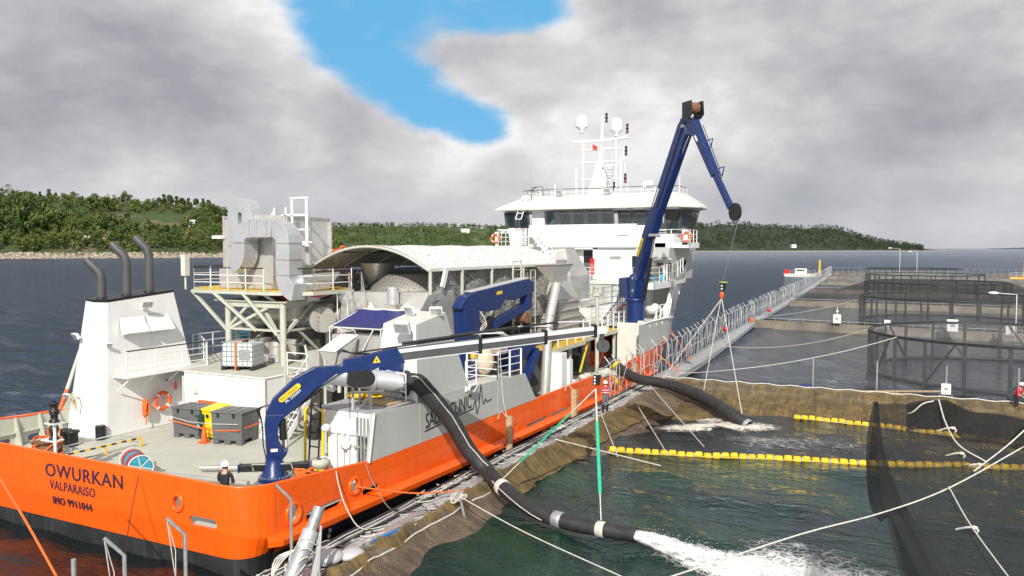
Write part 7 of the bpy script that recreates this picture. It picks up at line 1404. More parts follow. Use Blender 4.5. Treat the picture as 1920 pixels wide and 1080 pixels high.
while y < 62:
    o = bpy.data.objects.new('plank', pme); C.objects.link(o); o.parent = wk; o.location = ((line_at(WLf, y) + line_at(WR, y)) / 2 + r0.uniform(-.03, .03), y, .10 + r0.uniform(0, .02)); o.rotation_euler = (r0.uniform(-.01, .01), r0.uniform(-.02, .02), r0.uniform(-.03, .03)); y += .38
ru = MB(); ru.tube([(-14.9, 8, .2), (-14.85, 30, .2), (-14.9, 50, .2)], .05, 6); ru.tube([(-15.35, 8, .17), (-15.3, 30, .17), (-15.4, 50, .17)], .09, 8); ru.build('edge_pipe', M['rubber'], wk)
for k in range(2): MB().tube([(-15.2 + .18 * k, y_, .22 + .03 * math.sin(y_ * 1.7 + k)) for y_ in np.arange(10, 50, 1.3)], .02, 5).build('edge_rope', M['rope'], wk)
for y_ in (13.5, 19.0, 25.6, 31.0): MB().box(-14.5, -14.2, y_, y_ + 3.2, .15, .23).build('steel_channel', M['galv'], wk)
tg = MB()
for k in range(74):
    y_ = 12 + k * .53 + r0.uniform(-.3, .3); x = r0.uniform(-15.4, -14.0); n_ = 9; pts = []
    a0 = r0.uniform(0, 6.28); s_ = r0.uniform(.12, .45)
    for j in range(n_): a = a0 + j * r0.uniform(.5, 1.1); pts.append((max(-15.5, min(-13.9, x + s_ * math.cos(a) * (1 + j * .06))), y_ + s_ * 1.8 * math.sin(a) + j * .08, .17 + r0.uniform(0, .07)))
    tg.tube(smooth(pts, 3), r0.choice([.011, .015, .02]), 4, r0.choice([0, 0, 0, 0, 1, 2]))
tag(tg.build('rope_tangle', [M['rope'], M['dullsteel'], M['rubber']], None, fix=False), 'tangle of slack white and dark ropes littering the walkway beside the ship', 'ropes', kind='stuff')
CW = [(50.4, -14, 49.9, 26), (97.5, -16, 88.5, 40), (137, -17, 129, 40), (178, -18.3, 170, 45), (220, -20, 212, 50), (262, -22, 254, 60), (306, -24.4, 296, 60)]
for k, (ya, xa, yb_, xb) in enumerate(CW):
    wd = .55; m_ = MB(); m_.add([(xa, ya - wd, .12), (xb, yb_ - wd, .12), (xb, yb_ + wd, .12), (xa, ya + wd, .12), (xa, ya - wd, -.3), (xb, yb_ - wd, -.3), (xb, yb_ + wd, -.3), (xa, ya + wd, -.3)], [(0, 1, 2, 3), (0, 4, 5, 1), (3, 2, 6, 7)]); cwo = struct('cross_walkway', m_, M['plank'])
    if k:
        sk = mat('weathered_skirt_net', (.17, .15, .11), .9, var=.35, vs=.5, streak=.4, dirtcol=(.12, .11, .08)) if k == 1 else sk
        s_ = MB(); s_.add([(xa, ya - wd - .05, .6), (xb, yb_ - wd - .05, .6), (xb, yb_ - wd - .3, WL - .1), (xa, ya - wd - .3, WL - .1)], [(0, 1, 2, 3)]); s_.build('net_skirt', sk, cwo, fix=False)
    st = 1.6 if k < 2 else 4; n_ = int((xb - xa) / st)
    for j in range(n_):
        x = xa + (j + .5) * st; yy_ = ya + (yb_ - ya) * (x - xa) / (xb - xa)
        if k == 0: MB().tube([(x - .55, yy_ - .5, .12), (x - .55, yy_ - .5, .62), (x + .45, yy_ - .5, .62), (x + .45, yy_ - .5, .12)], .025, 6).build('hand_hoop', M['galv'], cwo)
        elif k < 5: MB().tube([(x, yy_ - .5, .1), (x, yy_ - .5, 1.0)], .03, 5).build('stanchion', M['galv'], cwo)
    MB().tube([(xa, ya - .5, .85 if k else .66), (xb, yb_ - .5, .85 if k else .66)], .02, 5).build('rope_rail', M['rope'], cwo)
fn = thing('walkway_fence', 'long fence of bent grey galvanised posts along the outer side of the walkway', 'fence', (-15.5, 60, .1))
def post_mesh(h_, lean): return MB().tube([(0, 0, 0), (0, 0, h_ - .45), (-.42 * lean, .0, h_)], .035, 6).build('post', M['galv'])
pv = [post_mesh(2.55, 1), post_mesh(2.5, .9), post_mesh(2.3, .1)]; pms = [o.data for o in pv]
for o in pv: bpy.data.objects.remove(o)
pos = []; y = 44.0; r1 = random.Random(8); cnt = 0
while y < 318 and cnt < 285:
    x = line_at(WLf, y) + .05; o = bpy.data.objects.new('post', pms[r1.choice([0, 0, 1, 2])]); C.objects.link(o); o.parent = fn; o.matrix_parent_inverse = Matrix.Translation(-fn.location)
    o.location = (x + .04, y, .1); o.rotation_euler = (r1.uniform(-.09, .09), r1.uniform(-.07, .07), r1.uniform(-.4, .4)); pos.append((x, y)); y += (1.0 if y < 160 else 1.9) * r1.uniform(.65, 1.3); cnt += 1
for z_, r_ in ((2.15, .025), (1.1, .02)): MB().tube([(x - (.3 if z_ > 2 else 0), y, z_ + .12 * math.sin(y * 2.1)) for x, y in pos], r_, 5).build('rope_rail', M['rope'], fn)
MB().tube([(x, y, .2) for x, y in pos[::3]], .05, 5).build('base_rail', M['galv'], fn)
bracebits = MB()
for (x, y), (x2, y2) in list(zip(pos, pos[1:]))[:120:2]: bracebits.tube([(x, y, .2), (x2, y2 + .4, 2.0)], .012, 4)
bracebits.build('thin_lines', M['rope'], fn)['kind'] = 'stuff'
for k, (x, y, c) in enumerate(((-15.9, 78, 'red'), (-16.5, 96, 'buoyorange'), (-16.9, 112, 'red'))): o = MB().ball((x + .3, y, 1.2 if k < 1 else .6), .28, 10, 7).build('buoy', M[c]); tag(o, ['small red float tied to the fence posts', 'orange bundle lying against the walkway fence', 'red ring shaped float farther along the fence'][k], 'buoy')
for x, y, h_, lb in ((-14.9, 11.3, 2.85, 'leftmost of the two bent grey poles before the stern lettering'), (-14.9, 12.9, 2.78, 'bent grey pole with hanging line below the round hole of the transom'), (-14.9, 16.45, 2.6, 'bent grey pole rising in front of the rounded stern corner')):
    t_ = thing('bent_pole', lb, 'pole', (x, y, .1), 'bent galvanised poles on the near walkway'); MB().tube([(x, y, .1), (x, y, h_ - .42), (x - .25, y - .28, h_)], .045, 8).build('tube', M['galv'], t_)
    if y < 16: MB().tube([(x - .25, y - .28, h_), (x - .2, y - .1, h_ - .8), (x - .1, y - .2, h_ - 1.7), (x - .02, y, h_ - 2.2)], .012, 5).tube([(x - .24, y - .28, h_ - .05), (x - .16, y - .2, h_ - 1.1), (x - .03, y - .1, h_ - 2.3)], .012, 5).build('hanging_line', M['rope'], t_)
o = MB().tube([(-14.9, 10.15, .1), (-14.9, 10.15, 2.75)], .05, 8).build('short_pole', M['galv']); tag(o, 'straight cut off grey pole at the bottom edge, left of the bent poles', 'pole')
pb_ = thing('leaning_pipe', 'thick shiny grey pipe post leaning and wrapped in white rope at the walkway corner', 'pipe', (-13.95, 15.6, .1))
MB().cyl((-14.05, 15.2, .1), (-13.9, 16.0, 1.45), .24, .20, 20).cyl((-13.9, 16.0, 1.45), (-13.82, 16.35, 2.15), .155, .15, 18).build('pipe', M['galv'], pb_); MB().cyl((-13.93, 15.85, 1.2), (-13.88, 16.08, 1.6), .215, .215, 20).build('sleeve', M['ductsteel'], pb_)
for k in range(5):
    z_ = .5 + .22 * k; c0 = Vector((-14.05, 15.2, .1)).lerp(Vector((-13.9, 16.0, 1.45)), (z_ - .1) / 1.35); MB().tube([c0 + Vector((.26 * math.cos(a), .25 * math.sin(a), .12 * math.sin(a * 2 + k))) for a in np.linspace(0, 6.28, 14, endpoint=False)], .02, 5, closed=True).build('rope_wrap', M['rope'], pb_)
for k in range(4): MB().tube(smooth([(-14.0 + .05 * k, 15.8, 1.25), (-14.35 - .08 * k, 15.5, .9), (-14.5 + .1 * k, 15.0, .3), (-14.3 + .3 * k, 14.6, .15)], 5), .02, 5).build('loose_rope', M['rope'], pb_)
cl = netgrid('hanging_cloth', [[(-13.62 + .05 * math.sin(j * 1.5 + i * .4) + .02 * i * (j - 3) * .5, 16.15 - .04 * i + .04 * math.cos(j * 2.1), 1.75 - .22 * i) for j in range(7)] for i in range(8)], mat('pale_grey_cloth', (.42, .43, .43), .8, var=.1)); tag(cl, 'pale grey cloth hanging from the leaning pipe post', 'cloth')
sk_ = MB(); sk_.ball((-14.35, 17.3, .35), .42, 12, 7, (1.0, 1.2, .45)); sk_.ball((-14.0, 17.9, .3), .35, 10, 6, (1, 1.3, .4)); tag(sk_.build('white_sacking', mat('pale_sacking', (.5, .5, .52), .8, bump=.6, bs=6)), 'crumpled pale sacking on the walkway beside the leaning pipe', 'cloth')
o = MB().beam((-14.05, 19.0, .3), (-13.85, 20.0, .34), .07).build('blue_bar', mat('bright_blue_plastic', (.02, .20, .55), .5)); tag(o, 'short bright blue bar on the walkway edge near the stern', 'bar')
top = [(-13.75, 9), (-13.75, 13), (-13.7, 17.3), (-13.8, 20.2), (-13.85, 24), (-13.85, 27.8), (-13.9, 32.3), (-13.9, 38.5), (-13.85, 42.6), (-13.7, 47.3)]
nt = thing('fouled_net', 'brown fouled net draped over the walkway edge down into the near pen', 'net', (-13.5, 30, .3))
rows = []; NY = 100; NZ = 9; yt_ = np.linspace(9, 47.3, NY); r2 = random.Random(2); off = [MN.noise(Vector((y * .5, 3.3, 0))) for y in yt_]
for i in range(NZ):
    row = []
    for j, y in enumerate(yt_):
        x = line_at(top, y); f_ = i / (NZ - 1); bulge = .18 * MN.noise(Vector((y * .9, f_ * 2, 1.5))) + .10 * math.sin(y * 2.3 + f_ * 3); out = interp(y, [9, 20, 33, 38, 42, 47.3], [1.7, 1.75, 1.9, 2.2, 2.9, 4.0])
        z_ = .30 + .10 * off[j] + .04 * math.sin(y * 5) if i == 0 else (.36 - f_ * .86 - .2 * math.sin(f_ * math.pi) * (1 if y < 34 else .2))
        if i == 0: x -= .06 + .06 * math.sin(y * 3.1)
        row.append((x + out * f_ ** 1.35 + bulge * (.4 + f_), y + .25 * MN.noise(Vector((y, f_ * 3, 7))), z_ + .09 * MN.noise(Vector((y * 1.4, f_ * 3, 4)))))
    rows.append(row)
netgrid('netting', rows, M['netbrown2'], nt, .015)
rows2 = [[(x + .05, y + .02, z_ + .05) for x, y, z_ in row[45:]] for row in rows[:6]]
rows2 = [[(p[0] + .03, p[1], p[2] + .05 + .12 * max(0, MN.noise(Vector((p[1] * .8, i, 0))))) for p in row] for i, row in enumerate(rows2)]
netgrid('netting_fold', rows2, M['netbrown'], nt, .02)
lip = [[(x - .02 + .13 * k, y, z_ + .05 - .06 * k * k + .04 * math.sin(y * 7 + k * 2)) for x, y, z_ in rows[0]] for k in range(4)]
netgrid('net_lip', lip, M['netbrown'], nt, .035)
MB().tube([(x + .12, y, z_ - .12) for x, y, z_ in rows[1]], .03, 6).build('head_rope', M['rope'], nt)
nt2 = thing('fouled_net', 'olive brown net sloping from the cross walkway into the fish pen behind the floats', 'net', (-5, 48.5, .3)); rows = []; NX = 70
for i in range(9):
    f_ = i / 8; row = []
    for j in range(NX):
        x = -13.6 + j * .42; yb2 = interp(x, [-13.6, -10.8, -7.6, -5.4, 4, 16], [42.5, 41.2, 43.9, 46.0, 45.2, 44.2]); y = 49.55 + (yb2 - 49.55) * f_ ** .9 + .35 * MN.noise(Vector((x * .35, f_ * 2, 9))) * math.sin(f_ * 3.14) ; z_ = .78 - (1.25) * f_ + .22 * MN.noise(Vector((x * .45, f_ * 2.5, 2))) * math.sin(f_ * 3.14) - .12 * math.sin(f_ * 3.14)
        row.append((x + .3 * f_ * MN.noise(Vector((x * .3, 1, f_))), y, z_ + (.04 * math.sin(x * 4) if i == 0 else 0)))
    rows.append(row)
netgrid('netting', rows, M['netbrown'], nt2, .02)
MB().tube([(p[0], p[1] - .05, p[2] + .04) for p in rows[0]], .035, 6).build('head_rope', M['rope'], nt2)
cr_ = thing('corner_net', 'reddish brown net panel pulled up in the pen corner near the far hose', 'net', (-12.8, 44, .3))
netgrid('netting', [[(-13.3 + 1.9 * f_ + .15 * math.sin(g * 5), 40.6 + 5.6 * g + .2 * f_, .75 - .95 * f_ * (.6 + .4 * g) + .18 * math.sin(g * 6 + f_ * 3)) for g in np.linspace(0, 1, 14)] for f_ in np.linspace(0, 1, 8)], M['netbrown2'], cr_, .02)
for a, b, lb in (((-13.9, 32.3, .5), (-9.2, 32.8, -.25), 'white rope from the walkway net to the near end of the yellow float line'), ((-13.85, 43.1, .7), (-9.6, 35.1, -.25), 'middle white rope slanting from the net edge into the fish pen'), ((-13.7, 46.2, .8), (-8.3, 36.9, -.25), 'farthest of the white ropes slanting from the net edge into the fish pen'), ((-13.9, 38.3, .5), (-11.4, 33.6, -.3), 'short white rope holding the yellow float line to the net')):
    rope_thing([a, b], .022, 'rope', lb)
rope_thing([(-13.6, 23.3, .5), (-10.5, 22.1, .12), (-6.6, 20.7, -.15)], .02, 'rope', 'thick white rope running from the walkway stanchion out of the bottom of the picture')
po = MB(); po.tube([(-13.65, 23.3, .8), (-13.3, 23.45, -.9)], .05, 8); tag(po.build('stanchion', M['galv']), 'short grey stanchion tied with white rope on the near net edge', 'post')
kn = thing('rope_knot', 'big knot of white rope wound round the grey stanchion on the near net edge', 'rope', (-13.7, 23.3, .4))
for k in range(6): MB().tube(smooth([(-13.9 + .08 * k, 23.1, .4), (-13.75 + .06 * k, 23.5, .62 - .04 * k), (-13.5, 23.2 + .07 * k, .5), (-13.65, 22.95, .35), (-13.85, 23.2, .5)], 4), .022, 5).build('rope_loop', M['rope'], kn)
def float_line(pts, label, n_, r_=.17, L=.36):
    t_ = thing('float_line', label, 'float line', pts[0]); P = smooth(pts, 12); acc = [0]
    for a, b in zip(P, P[1:]): acc.append(acc[-1] + (b - a).length)
    MB().tube([p + Vector((0, -.12, -.03)) for p in P[::4]] + [P[-1]], .02, 5).build('rope', M['rope'], t_)
    fm = MB().lathe((0, 0, -L / 2), [(.03, 0), (r_ * .8, .02), (r_, .06), (r_, L - .06), (r_ * .8, L - .02), (.03, L)], 12).build('float', M['floatyellow']); fme = fm.data; bpy.data.objects.remove(fm)
    gm = MB().lathe((0, 0, -.03), [(r_ * .75, 0), (r_ * .92, .02), (r_ * .75, .06)], 12).build('binding', M['galv']); gme = gm.data; bpy.data.objects.remove(gm); r4 = random.Random(n_)
    for k in range(n_):
        s_ = acc[-1] * (k + .5) / n_; i = max(0, min(len(P) - 2, int(np.searchsorted(acc, s_)) - 1)); p_ = P[i].lerp(P[i + 1], (s_ - acc[i]) / max(1e-6, acc[i + 1] - acc[i])); d_ = (P[i + 1] - P[i]).normalized() + Vector((r4.uniform(-.06, .06), r4.uniform(-.06, .06), r4.uniform(-.05, .05)))
        o = bpy.data.objects.new('float', fme); C.objects.link(o); o.parent = t_; o.matrix_parent_inverse = Matrix.Translation(-t_.location); o.location = p_ + Vector((0, 0, r4.uniform(-.03, .03))); o.rotation_euler = d_.to_track_quat('Z', 'Y').to_euler()
        if k % 3 == 0: g = bpy.data.objects.new('binding', gme); C.objects.link(g); g.parent = t_; g.matrix_parent_inverse = Matrix.Translation(-t_.location); g.location = p_ + d_.normalized() * (L / 2 + .03); g.rotation_euler = o.rotation_euler
float_line([(-12.1, 34.4, -.26), (-8.4, 35.3, -.28), (-5.1, 36.35, -.28), (-1.0, 37.4, -.28), (2.0, 38.5, -.28), (5.0, 39.5, -.28), (10, 41, -.28)], 'front string of bright yellow cylinder floats across the pen, nearer to the camera', 60, .15, .345)
float_line([(-5.4, 45.8, -.26), (-2.4, 45.6, -.28), (.2, 45.3, -.28), (2.6, 44.8, -.28), (4.9, 44.2, -.28), (9.5, 42.5, -.28)], 'back string of yellow cylinder floats in front of the olive net', 40, .145, .345)
for k, (x, h_) in enumerate(((-4.85, 2.5), (-1.4, 2.55), (2.1, 2.5), (5.5, 2.6))):
    o = MB().tube([(x, 49.95, .1), (x + .02, 49.95, h_)], .05, 8).build('white_post', M['galv']); tag(o, ['pale straight post on the near cross walkway, nearest to the far hose', 'pale straight post on the near cross walkway above the corner of the black net', 'pale post carrying a white box on the near cross walkway', 'pale post beside the worker in red at the right edge'][k], 'post')
def cbox(x, y, z_, s_, label, mast=0, mk='white'):
    t_ = thing('control_box', label, 'box', (x, y, z_)); MB().box(x - s_ / 2, x + s_ / 2, y - s_ / 3, y + s_ / 3, z_, z_ + s_ * 1.2).build('case', M[mk], t_, bevel=.03); MB().box(x - s_ * .2, x + s_ * .2, y - s_ / 3 - .01, y - s_ / 3, z_ + s_ * .5, z_ + s_ * .8).build('panel', M['galv'], t_)
    if mast: MB().tube([(x, y, z_ + s_), (x, y, z_ + s_ + mast)], .04, 6).ball((x, y, z_ + s_ + mast * .5), .15, 8, 5).build('aerial', M['white'], t_)
    MB().tube([(x - .3, y, .1), (x - .3, y, z_)], .03, 5).tube([(x + .3, y, .1), (x + .3, y, z_)], .03, 5).build('stand', M['galv'], t_)
cbox(2.1, 49.75, .95, .48, 'white control box on the pale post in front of the big black ring'); cbox(-6.8, 95.2, .7, .8, 'white control box with a small aerial on the second cross walkway, leftmost', 1.0); cbox(-1.7, 93, .7, .6, 'small white box left of the black ring on the second cross walkway'); cbox(4.3, 91.8, .6, 1.0, 'larger white cabinet on the second cross walkway seen over the near ring'); cbox(9.2, 90.4, .6, .9, 'wire sided white crate on the second cross walkway near the right edge', 0, 'offwhite')
o = MB().ball((-5.2, 50.3, .72), .35, 12, 7, (1.6, .7, .5)).ball((-4.7, 50.2, .45), .22, 8, 6, (1, .7, 1.2)).build('blue_jacket', M['tanktop']); tag(o, 'dark blue cloth hung over the near cross walkway rail', 'cloth')
o = MB().ball((-.4, 50.1, .62), .42, 12, 6, (1.3, .7, .35)).build('cream_sack', M['wood']); tag(o, 'cream coloured sack lying on the near cross walkway rail', 'sack')
o = MB().cyl((-3.6, 51.2, .4), (2.0, 53.4, .5), .07, .07, 8).build('long_pipe', M['wood']); tag(o, 'long pale pipe lying along the near cross walkway', 'pipe')
for x, y, h_, a_, lb in ((-6.0, 95, 0, 0, ''), (9.5, 89.5, 4.6, -1.9, 'tall lamp post with its lamp arm reaching left over the second cross walkway'), (-1.5, 214, 9.0, -2.2, 'distant lamp post with two white lamps at the far end of the farm'), (2.2, 212, 8.2, -1.6, 'second distant lamp post right of the first at the far end of the farm')):
    if not h_: continue
    t_ = thing('lamp_post', lb, 'lamp post', (x, y, .1)); MB().tube([(x, y, .1), (x, y, h_), (x + a_, y, h_ + .1)], .07, 8).build('pole', M['galv'], t_); MB().ball((x + a_, y, h_ + .1), .3, 10, 6, (1.6, .8, .5)).build('lamp_head', M['white'], t_)
def ring(cx_, cy_, r_, z1, nseg, label, netm, brace_=True, n_post=22):
    t_ = thing('cage_ring', label, 'cage frame', (cx_, cy_, WL)); P = [(cx_ + r_ * math.cos(2 * math.pi * k / nseg), cy_ + r_ * math.sin(2 * math.pi * k / nseg)) for k in range(nseg)]
    MB().tube([(x, y, z1) for x, y in P], .11, 6, closed=True).build('top_rail', M['ringframe'], t_); MB().tube([(x, y, WL + .08) for x, y in P], .14, 6, closed=True).build('bottom_float_rail', M['ringframe'], t_)
    for k in range(n_post):
        a = 2 * math.pi * (k + .3) / n_post; q = (cx_ + r_ * math.cos(a), cy_ + r_ * math.sin(a)); MB().beam((q[0], q[1], WL - .2), (q[0], q[1], z1), .24, .24).build('post', M['ringframe'], t_)
        if brace_ and k % 2 == 0: a2 = a + .8 * math.pi * 2 / n_post; MB().beam((q[0] + .02, q[1], WL + .1), (cx_ + r_ * math.cos(a2), cy_ + r_ * math.sin(a2), z1), .12, .12).build('brace', M['ringframe'], t_)
    rows = [[(cx_ + r_ * f_ * math.cos(a), cy_ + r_ * f_ * math.sin(a), z1 - .35 * (1 - f_ * f_)) for a in np.linspace(0, 2 * math.pi, nseg + 1)] for f_ in (.02, .35, .7, 1)]
    netgrid('bird_net', rows, netm, t_); return t_
ring(6.6, 68.3, 9.1, 2.7, 44, 'nearest big round black cage frame at the right with diagonal braces', M['netgrey'])
ring(5.2, 114.5, 10.6, 2.9, 40, 'second round black cage frame behind the cross walkway', M['netdark'], False); ring(4.5, 153, 11, 3.3, 36, 'third round black cage frame, farther off', M['netdark'], False)
ring(3.5, 195, 11.5, 3.4, 32, 'fourth round black cage frame with a grey net', M['netgrey'], False, 20); ring(1.5, 237, 11.5, 3.6, 28, 'farthest round black cage frame near the end of the farm', M['netdark'], False, 18)
for k, (cx_, cy_, r_, z1, x0_, x1_, y0_, y1_, mk) in enumerate(((6.6, 68.3, 9.1, 2.7, -13.6, 27, 51, 91, 'netveil'), (5.2, 114.5, 10.6, 2.9, -16.2, 27, 97, 131, 'netveil'), (4.5, 153, 11, 3.3, -17.2, 27, 137, 172, 'netdark'), (3.5, 195, 11.5, 3.4, -18.5, 27, 179, 214, 'netveil'), (1.5, 237, 11.5, 3.6, -20.5, 27, 221, 256, 'netgrey'))):
    rows = []; nn = 48
    for i in range(6):
        f_ = i / 5; row = []
        for j in range(nn + 1):
            a = 2 * math.pi * j / nn; ca, sa = math.cos(a), math.sin(a); tmax = min(((x1_ - cx_) / ca if ca > 1e-6 else (x0_ - cx_) / ca if ca < -1e-6 else 1e9), ((y1_ - cy_) / sa if sa > 1e-6 else (y0_ - cy_) / sa if sa < -1e-6 else 1e9)); rad_ = r_ + (tmax - r_) * f_
            row.append((cx_ + ca * rad_, cy_ + sa * rad_, z1 + (.75 - z1) * f_ - .55 * math.sin(f_ * math.pi)))
        rows.append(row)
    o = netgrid('bird_net', rows, M[mk]); tag(o, ['pale bird net stretched from the nearest ring out to the walkways', 'grey bird net around the second ring', 'dark bird net around the third ring', 'grey bird net around the fourth ring', 'grey bird net around the farthest ring'][k], 'net')
for a, b, sg_, lb in (((-13.4, 52, .7), (-.5, 62.5, 2.72), .5, 'lower white rope sagging from the walkway corner to the front of the nearest ring'), ((-14.3, 70, .5), (-2.3, 69.2, 2.72), .7, 'upper white rope sagging from the walkway to the left side of the nearest ring'), ((-16.3, 99, .7), (-3.6, 120, 2.9), .6, 'thin white rope from the second cross walkway to the second ring')):
    rope_thing(sag(a, b, sg_, 12), .026, 'rope', lb, smooth_=1)
for a, b, lb in (((-18.6, 66.5, 3.1), (-15.0, 61.6, .3), 'orange mooring strap from the bow to the walkway, upper one'), ((-16.2, 56.5, 1.3), (-14.4, 55.8, .2), 'orange mooring rope from the fore bulwark to the walkway, lower one'), ((-16.3, 52.2, 1.5), (-14.6, 49.8, .2), 'orange rope tied low between fore bulwark and walkway')): rope_thing([a, b], .045, 'orangerope', lb)
bg = thing('work_barge', 'small white and red work barge moored beyond the end of the fence', 'barge', (-31, 279, WL))
MB().frustum([(-36, 276, -.5), (-26.5, 276, -.5), (-26.5, 280, -.5), (-36, 280, -.5)], [(-36.5, 275.8, .7), (-26, 275.8, .7), (-26, 280.2, .7), (-36.5, 280.2, .7)]).build('hull', M['offwhite'], bg); MB().box(-33, -29.5, 277, 279.5, .7, 2.4).build('wheelhouse', M['white'], bg); MB().box(-32.6, -30, 276.95, 277, 1.5, 2.1).build('window', M['glass'], bg)
MB().box(-36.4, -34.8, 276.4, 279, .7, 2.0).build('winch_box', M['red'], bg); MB().cyl((-25.6, 279, 0), (-25.6, 279, 5.2), .3, .3, 8).build('spud_pole', M['yellow'], bg); railing([(-34.5, 276, .7), (-26.5, 276, .7)], 1.2, 1, 2, bg)
fx = thing('far_fence', 'line of thin grey posts across the far end of the farm', 'fence', (0, 300, 0))
for k in range(46): x = -24 + k * 1.9; MB().tube([(x, 303 - k * .2, .1), (x, 303 - k * .2, 2.6)], .06, 4).build('post', M['galv'], fx)
MB().tube([(-24, 303, 2.3), (62, 294, 2.3)], .04, 4).build('rail', M['galv'], fx)
sh_ = thing('feed_shed', 'small cream platform with a yellow mast at the far right of the farm', 'platform', (29, 262, 0)); MB().box(26, 32, 261, 264, .2, 1.0).build('deck', M['grate'], sh_); MB().cyl((29.5, 262, .2), (29.5, 262, 5.5), .25, .25, 8).build('mast', M['yellow'], sh_); railing([(26, 261, 1.0), (32, 261, 1.0)], 1.3, 1, 1.5, sh_)
ct = thing('black_net_curtain', 'fine black net curtain hanging in folds at the right edge of the picture', 'net', (1, 20, 4))
topc = smooth([(-.71, 24.0, 4.74), (.08, 23.3, 4.90), (.82, 23.1, 5.1), (1.6, 22.4, 5.0), (2.9, 22.3, 4.95), (4.5, 22.5, 5.1)], 6); botc = smooth([(-.29, 18.33, 3.41), (.12, 18.76, 3.51), (.95, 19.74, 3.73), (1.73, 20.7, 4.0), (2.6, 21.71, 4.42), (3.8, 22.2, 5.0)], 6)
rows = [[tuple(a.lerp(b, f_) - Vector((0, 0, .45 * math.sin(f_ * math.pi) * (1 - j / len(topc)) + .03 * math.sin(j * 1.1 + f_ * 4)))) for j, (a, b) in enumerate(zip(topc, botc))] for f_ in np.linspace(0, 1, 12)]
netgrid('net_sheet', rows, M['netblack'], ct)
lf = smooth([(-.74, 24.0, 4.76), (-.86, 22.9, 3.75), (-.72, 21.5, 2.75), (-.42, 19.3, 2.95), (-.28, 18.3, 3.34)], 5); rt_ = smooth([(-.62, 23.95, 4.80), (-.42, 22.8, 3.75), (-.02, 21.0, 3.05), (.12, 19.2, 3.25), (.12, 18.7, 3.50)], 5)
rows = [[tuple(a.lerp(b, g) + Vector((0, .06 * math.sin(g * 19), .03 * math.sin(g * 15 + k * .3)))) for g in np.linspace(0, 1, 12)] for k, (a, b) in enumerate(zip(lf, rt_))]
netgrid('bunched_edge', rows, M['netblackdense'], ct)
rows = [[tuple(a.lerp(b, f_) + Vector((0, 0, -.28 * math.sin(f_ * math.pi) + .04 * math.sin(j)))) for j, (a, b) in enumerate(zip(topc[6:], [p + Vector((0, -.5, -.62)) for p in topc[6:]]))] for f_ in np.linspace(0, 1, 6)]
netgrid('net_fold', rows, M['netblackdense'], ct)
lt = [Vector((-.29, 18.33, 3.41)), Vector((.12, 18.76, 3.51)), Vector((.95, 19.74, 3.73)), Vector((1.73, 20.7, 4.0)), Vector((2.6, 21.71, 4.42)), Vector((3.6, 22.5, 4.9))]; lb_ = [Vector((.30, 15.0, 2.5)), Vector((.80, 15.4, 2.4)), Vector((1.39, 16.0, 2.4)), Vector((1.9, 16.4, 2.4)), Vector((2.6, 17.0, 2.4)), Vector((3.6, 18.0, 2.5))]
lt, lb_ = smooth(lt, 5), smooth(lb_, 5); rows = [[tuple(a.lerp(b, f_) + Vector((0, 0, -.12 * math.sin(f_ * 3.1) + .02 * math.sin(j * 1.3)))) for j, (a, b) in enumerate(zip(lt, lb_))] for f_ in np.linspace(0, 1, 10)]
netgrid('net_sheet', rows, M['netblack'], ct)
rows = [[tuple((a + (b - a) * f_).lerp((c + (d_ - c) * f_), g) + Vector((0, .05 * math.sin(g * 14), .03 * math.sin(g * 12)))) for g in np.linspace(0, 1, 10)] for f_ in np.linspace(0, 1, 8) for a, b, c, d_ in ((Vector((-.20, 18.3, 3.40)), Vector((.42, 15.6, 3.02)), Vector((.10, 18.7, 3.48)), Vector((.95, 15.9, 3.0))),)]
netgrid('bunched_edge', rows, M['netblackdense'], ct)
rope_thing([(-4.2, 12.9, 3.14), (-3.62, 13.53, 3.22), (-1.75, 16.15, 3.43), (-.38, 17.95, 3.51), (.95, 19.7, 3.75), (2.7, 21.9, 4.46), (5, 24.5, 5.5)], .017, 'rope', 'thick taut white rope crossing the lower right and carrying the black net', 'support_rope')
rope_thing([(.93, 19.6, 3.80), (1.35, 18.3, 3.3), (2.3, 16.0, 2.5)], .014, 'rope', 'thinner white rope running down from the support rope to the lower right corner', 'net_rope')
rope_thing([(1.45, 20.4, 4.0), (2.2, 21.0, 4.6), (3.0, 21.6, 5.4)], .016, 'rope', 'white line rising from the support rope to the right edge', 'net_rope')
rope_thing([(.82, 23.1, 5.1), (.95, 22.2, 4.7), (1.2, 21.4, 4.35), (1.75, 21.0, 4.1)], .018, 'rope', 'white seam rope curving down across the black net', 'seam_rope')
for k, p_ in enumerate(((1.10, 22.0, 4.62), (1.25, 21.2, 4.2), (1.6, 20.9, 4.05), (1.35, 18.4, 3.34))):
    p_ = Vector(p_); o = MB().tube(smooth([p_ + Vector((-.32, .1, -.12)), p_ + Vector((-.14, 0, -.02)), p_, p_ + Vector((.07, -.02, -.05)), p_ + Vector((.04, 0, -.1))], 4), .02, 5).ball(p_, .05, 8, 5, (1.4, 1, .8)).build('rope_tie', M['rope']); tag(o, ['knotted white tie on the seam rope, topmost', 'knotted white tie on the seam rope, middle', 'knotted white tie near the lower end of the seam rope', 'white knot on the thin rope below the support rope'][k], 'rope tie')
rope_thing([(-.1, 23.3, 4.6), (.2, 22.9, 4.75), (.45, 22.9, 5.0), (.7, 23.0, 5.08)], .018, 'rope', 'wavy white rope lying on the upper left of the black net', 'net_rope')
rope_thing([(-18.6, 10.2, 5.3), (-16.35, 9.52, 4.56), (-14.77, 9.15, 3.83), (-13.1, 8.7, 3.1)], .024, 'orangerope', 'taut orange red rope slanting down across the lower left corner')
rope_thing([(-20.5, 16.1, 2.2), (-19, 14.5, 1.0), (-17.3, 13, -.2)], .012, 'black', 'thin dark line from the stern down into the reddish water')
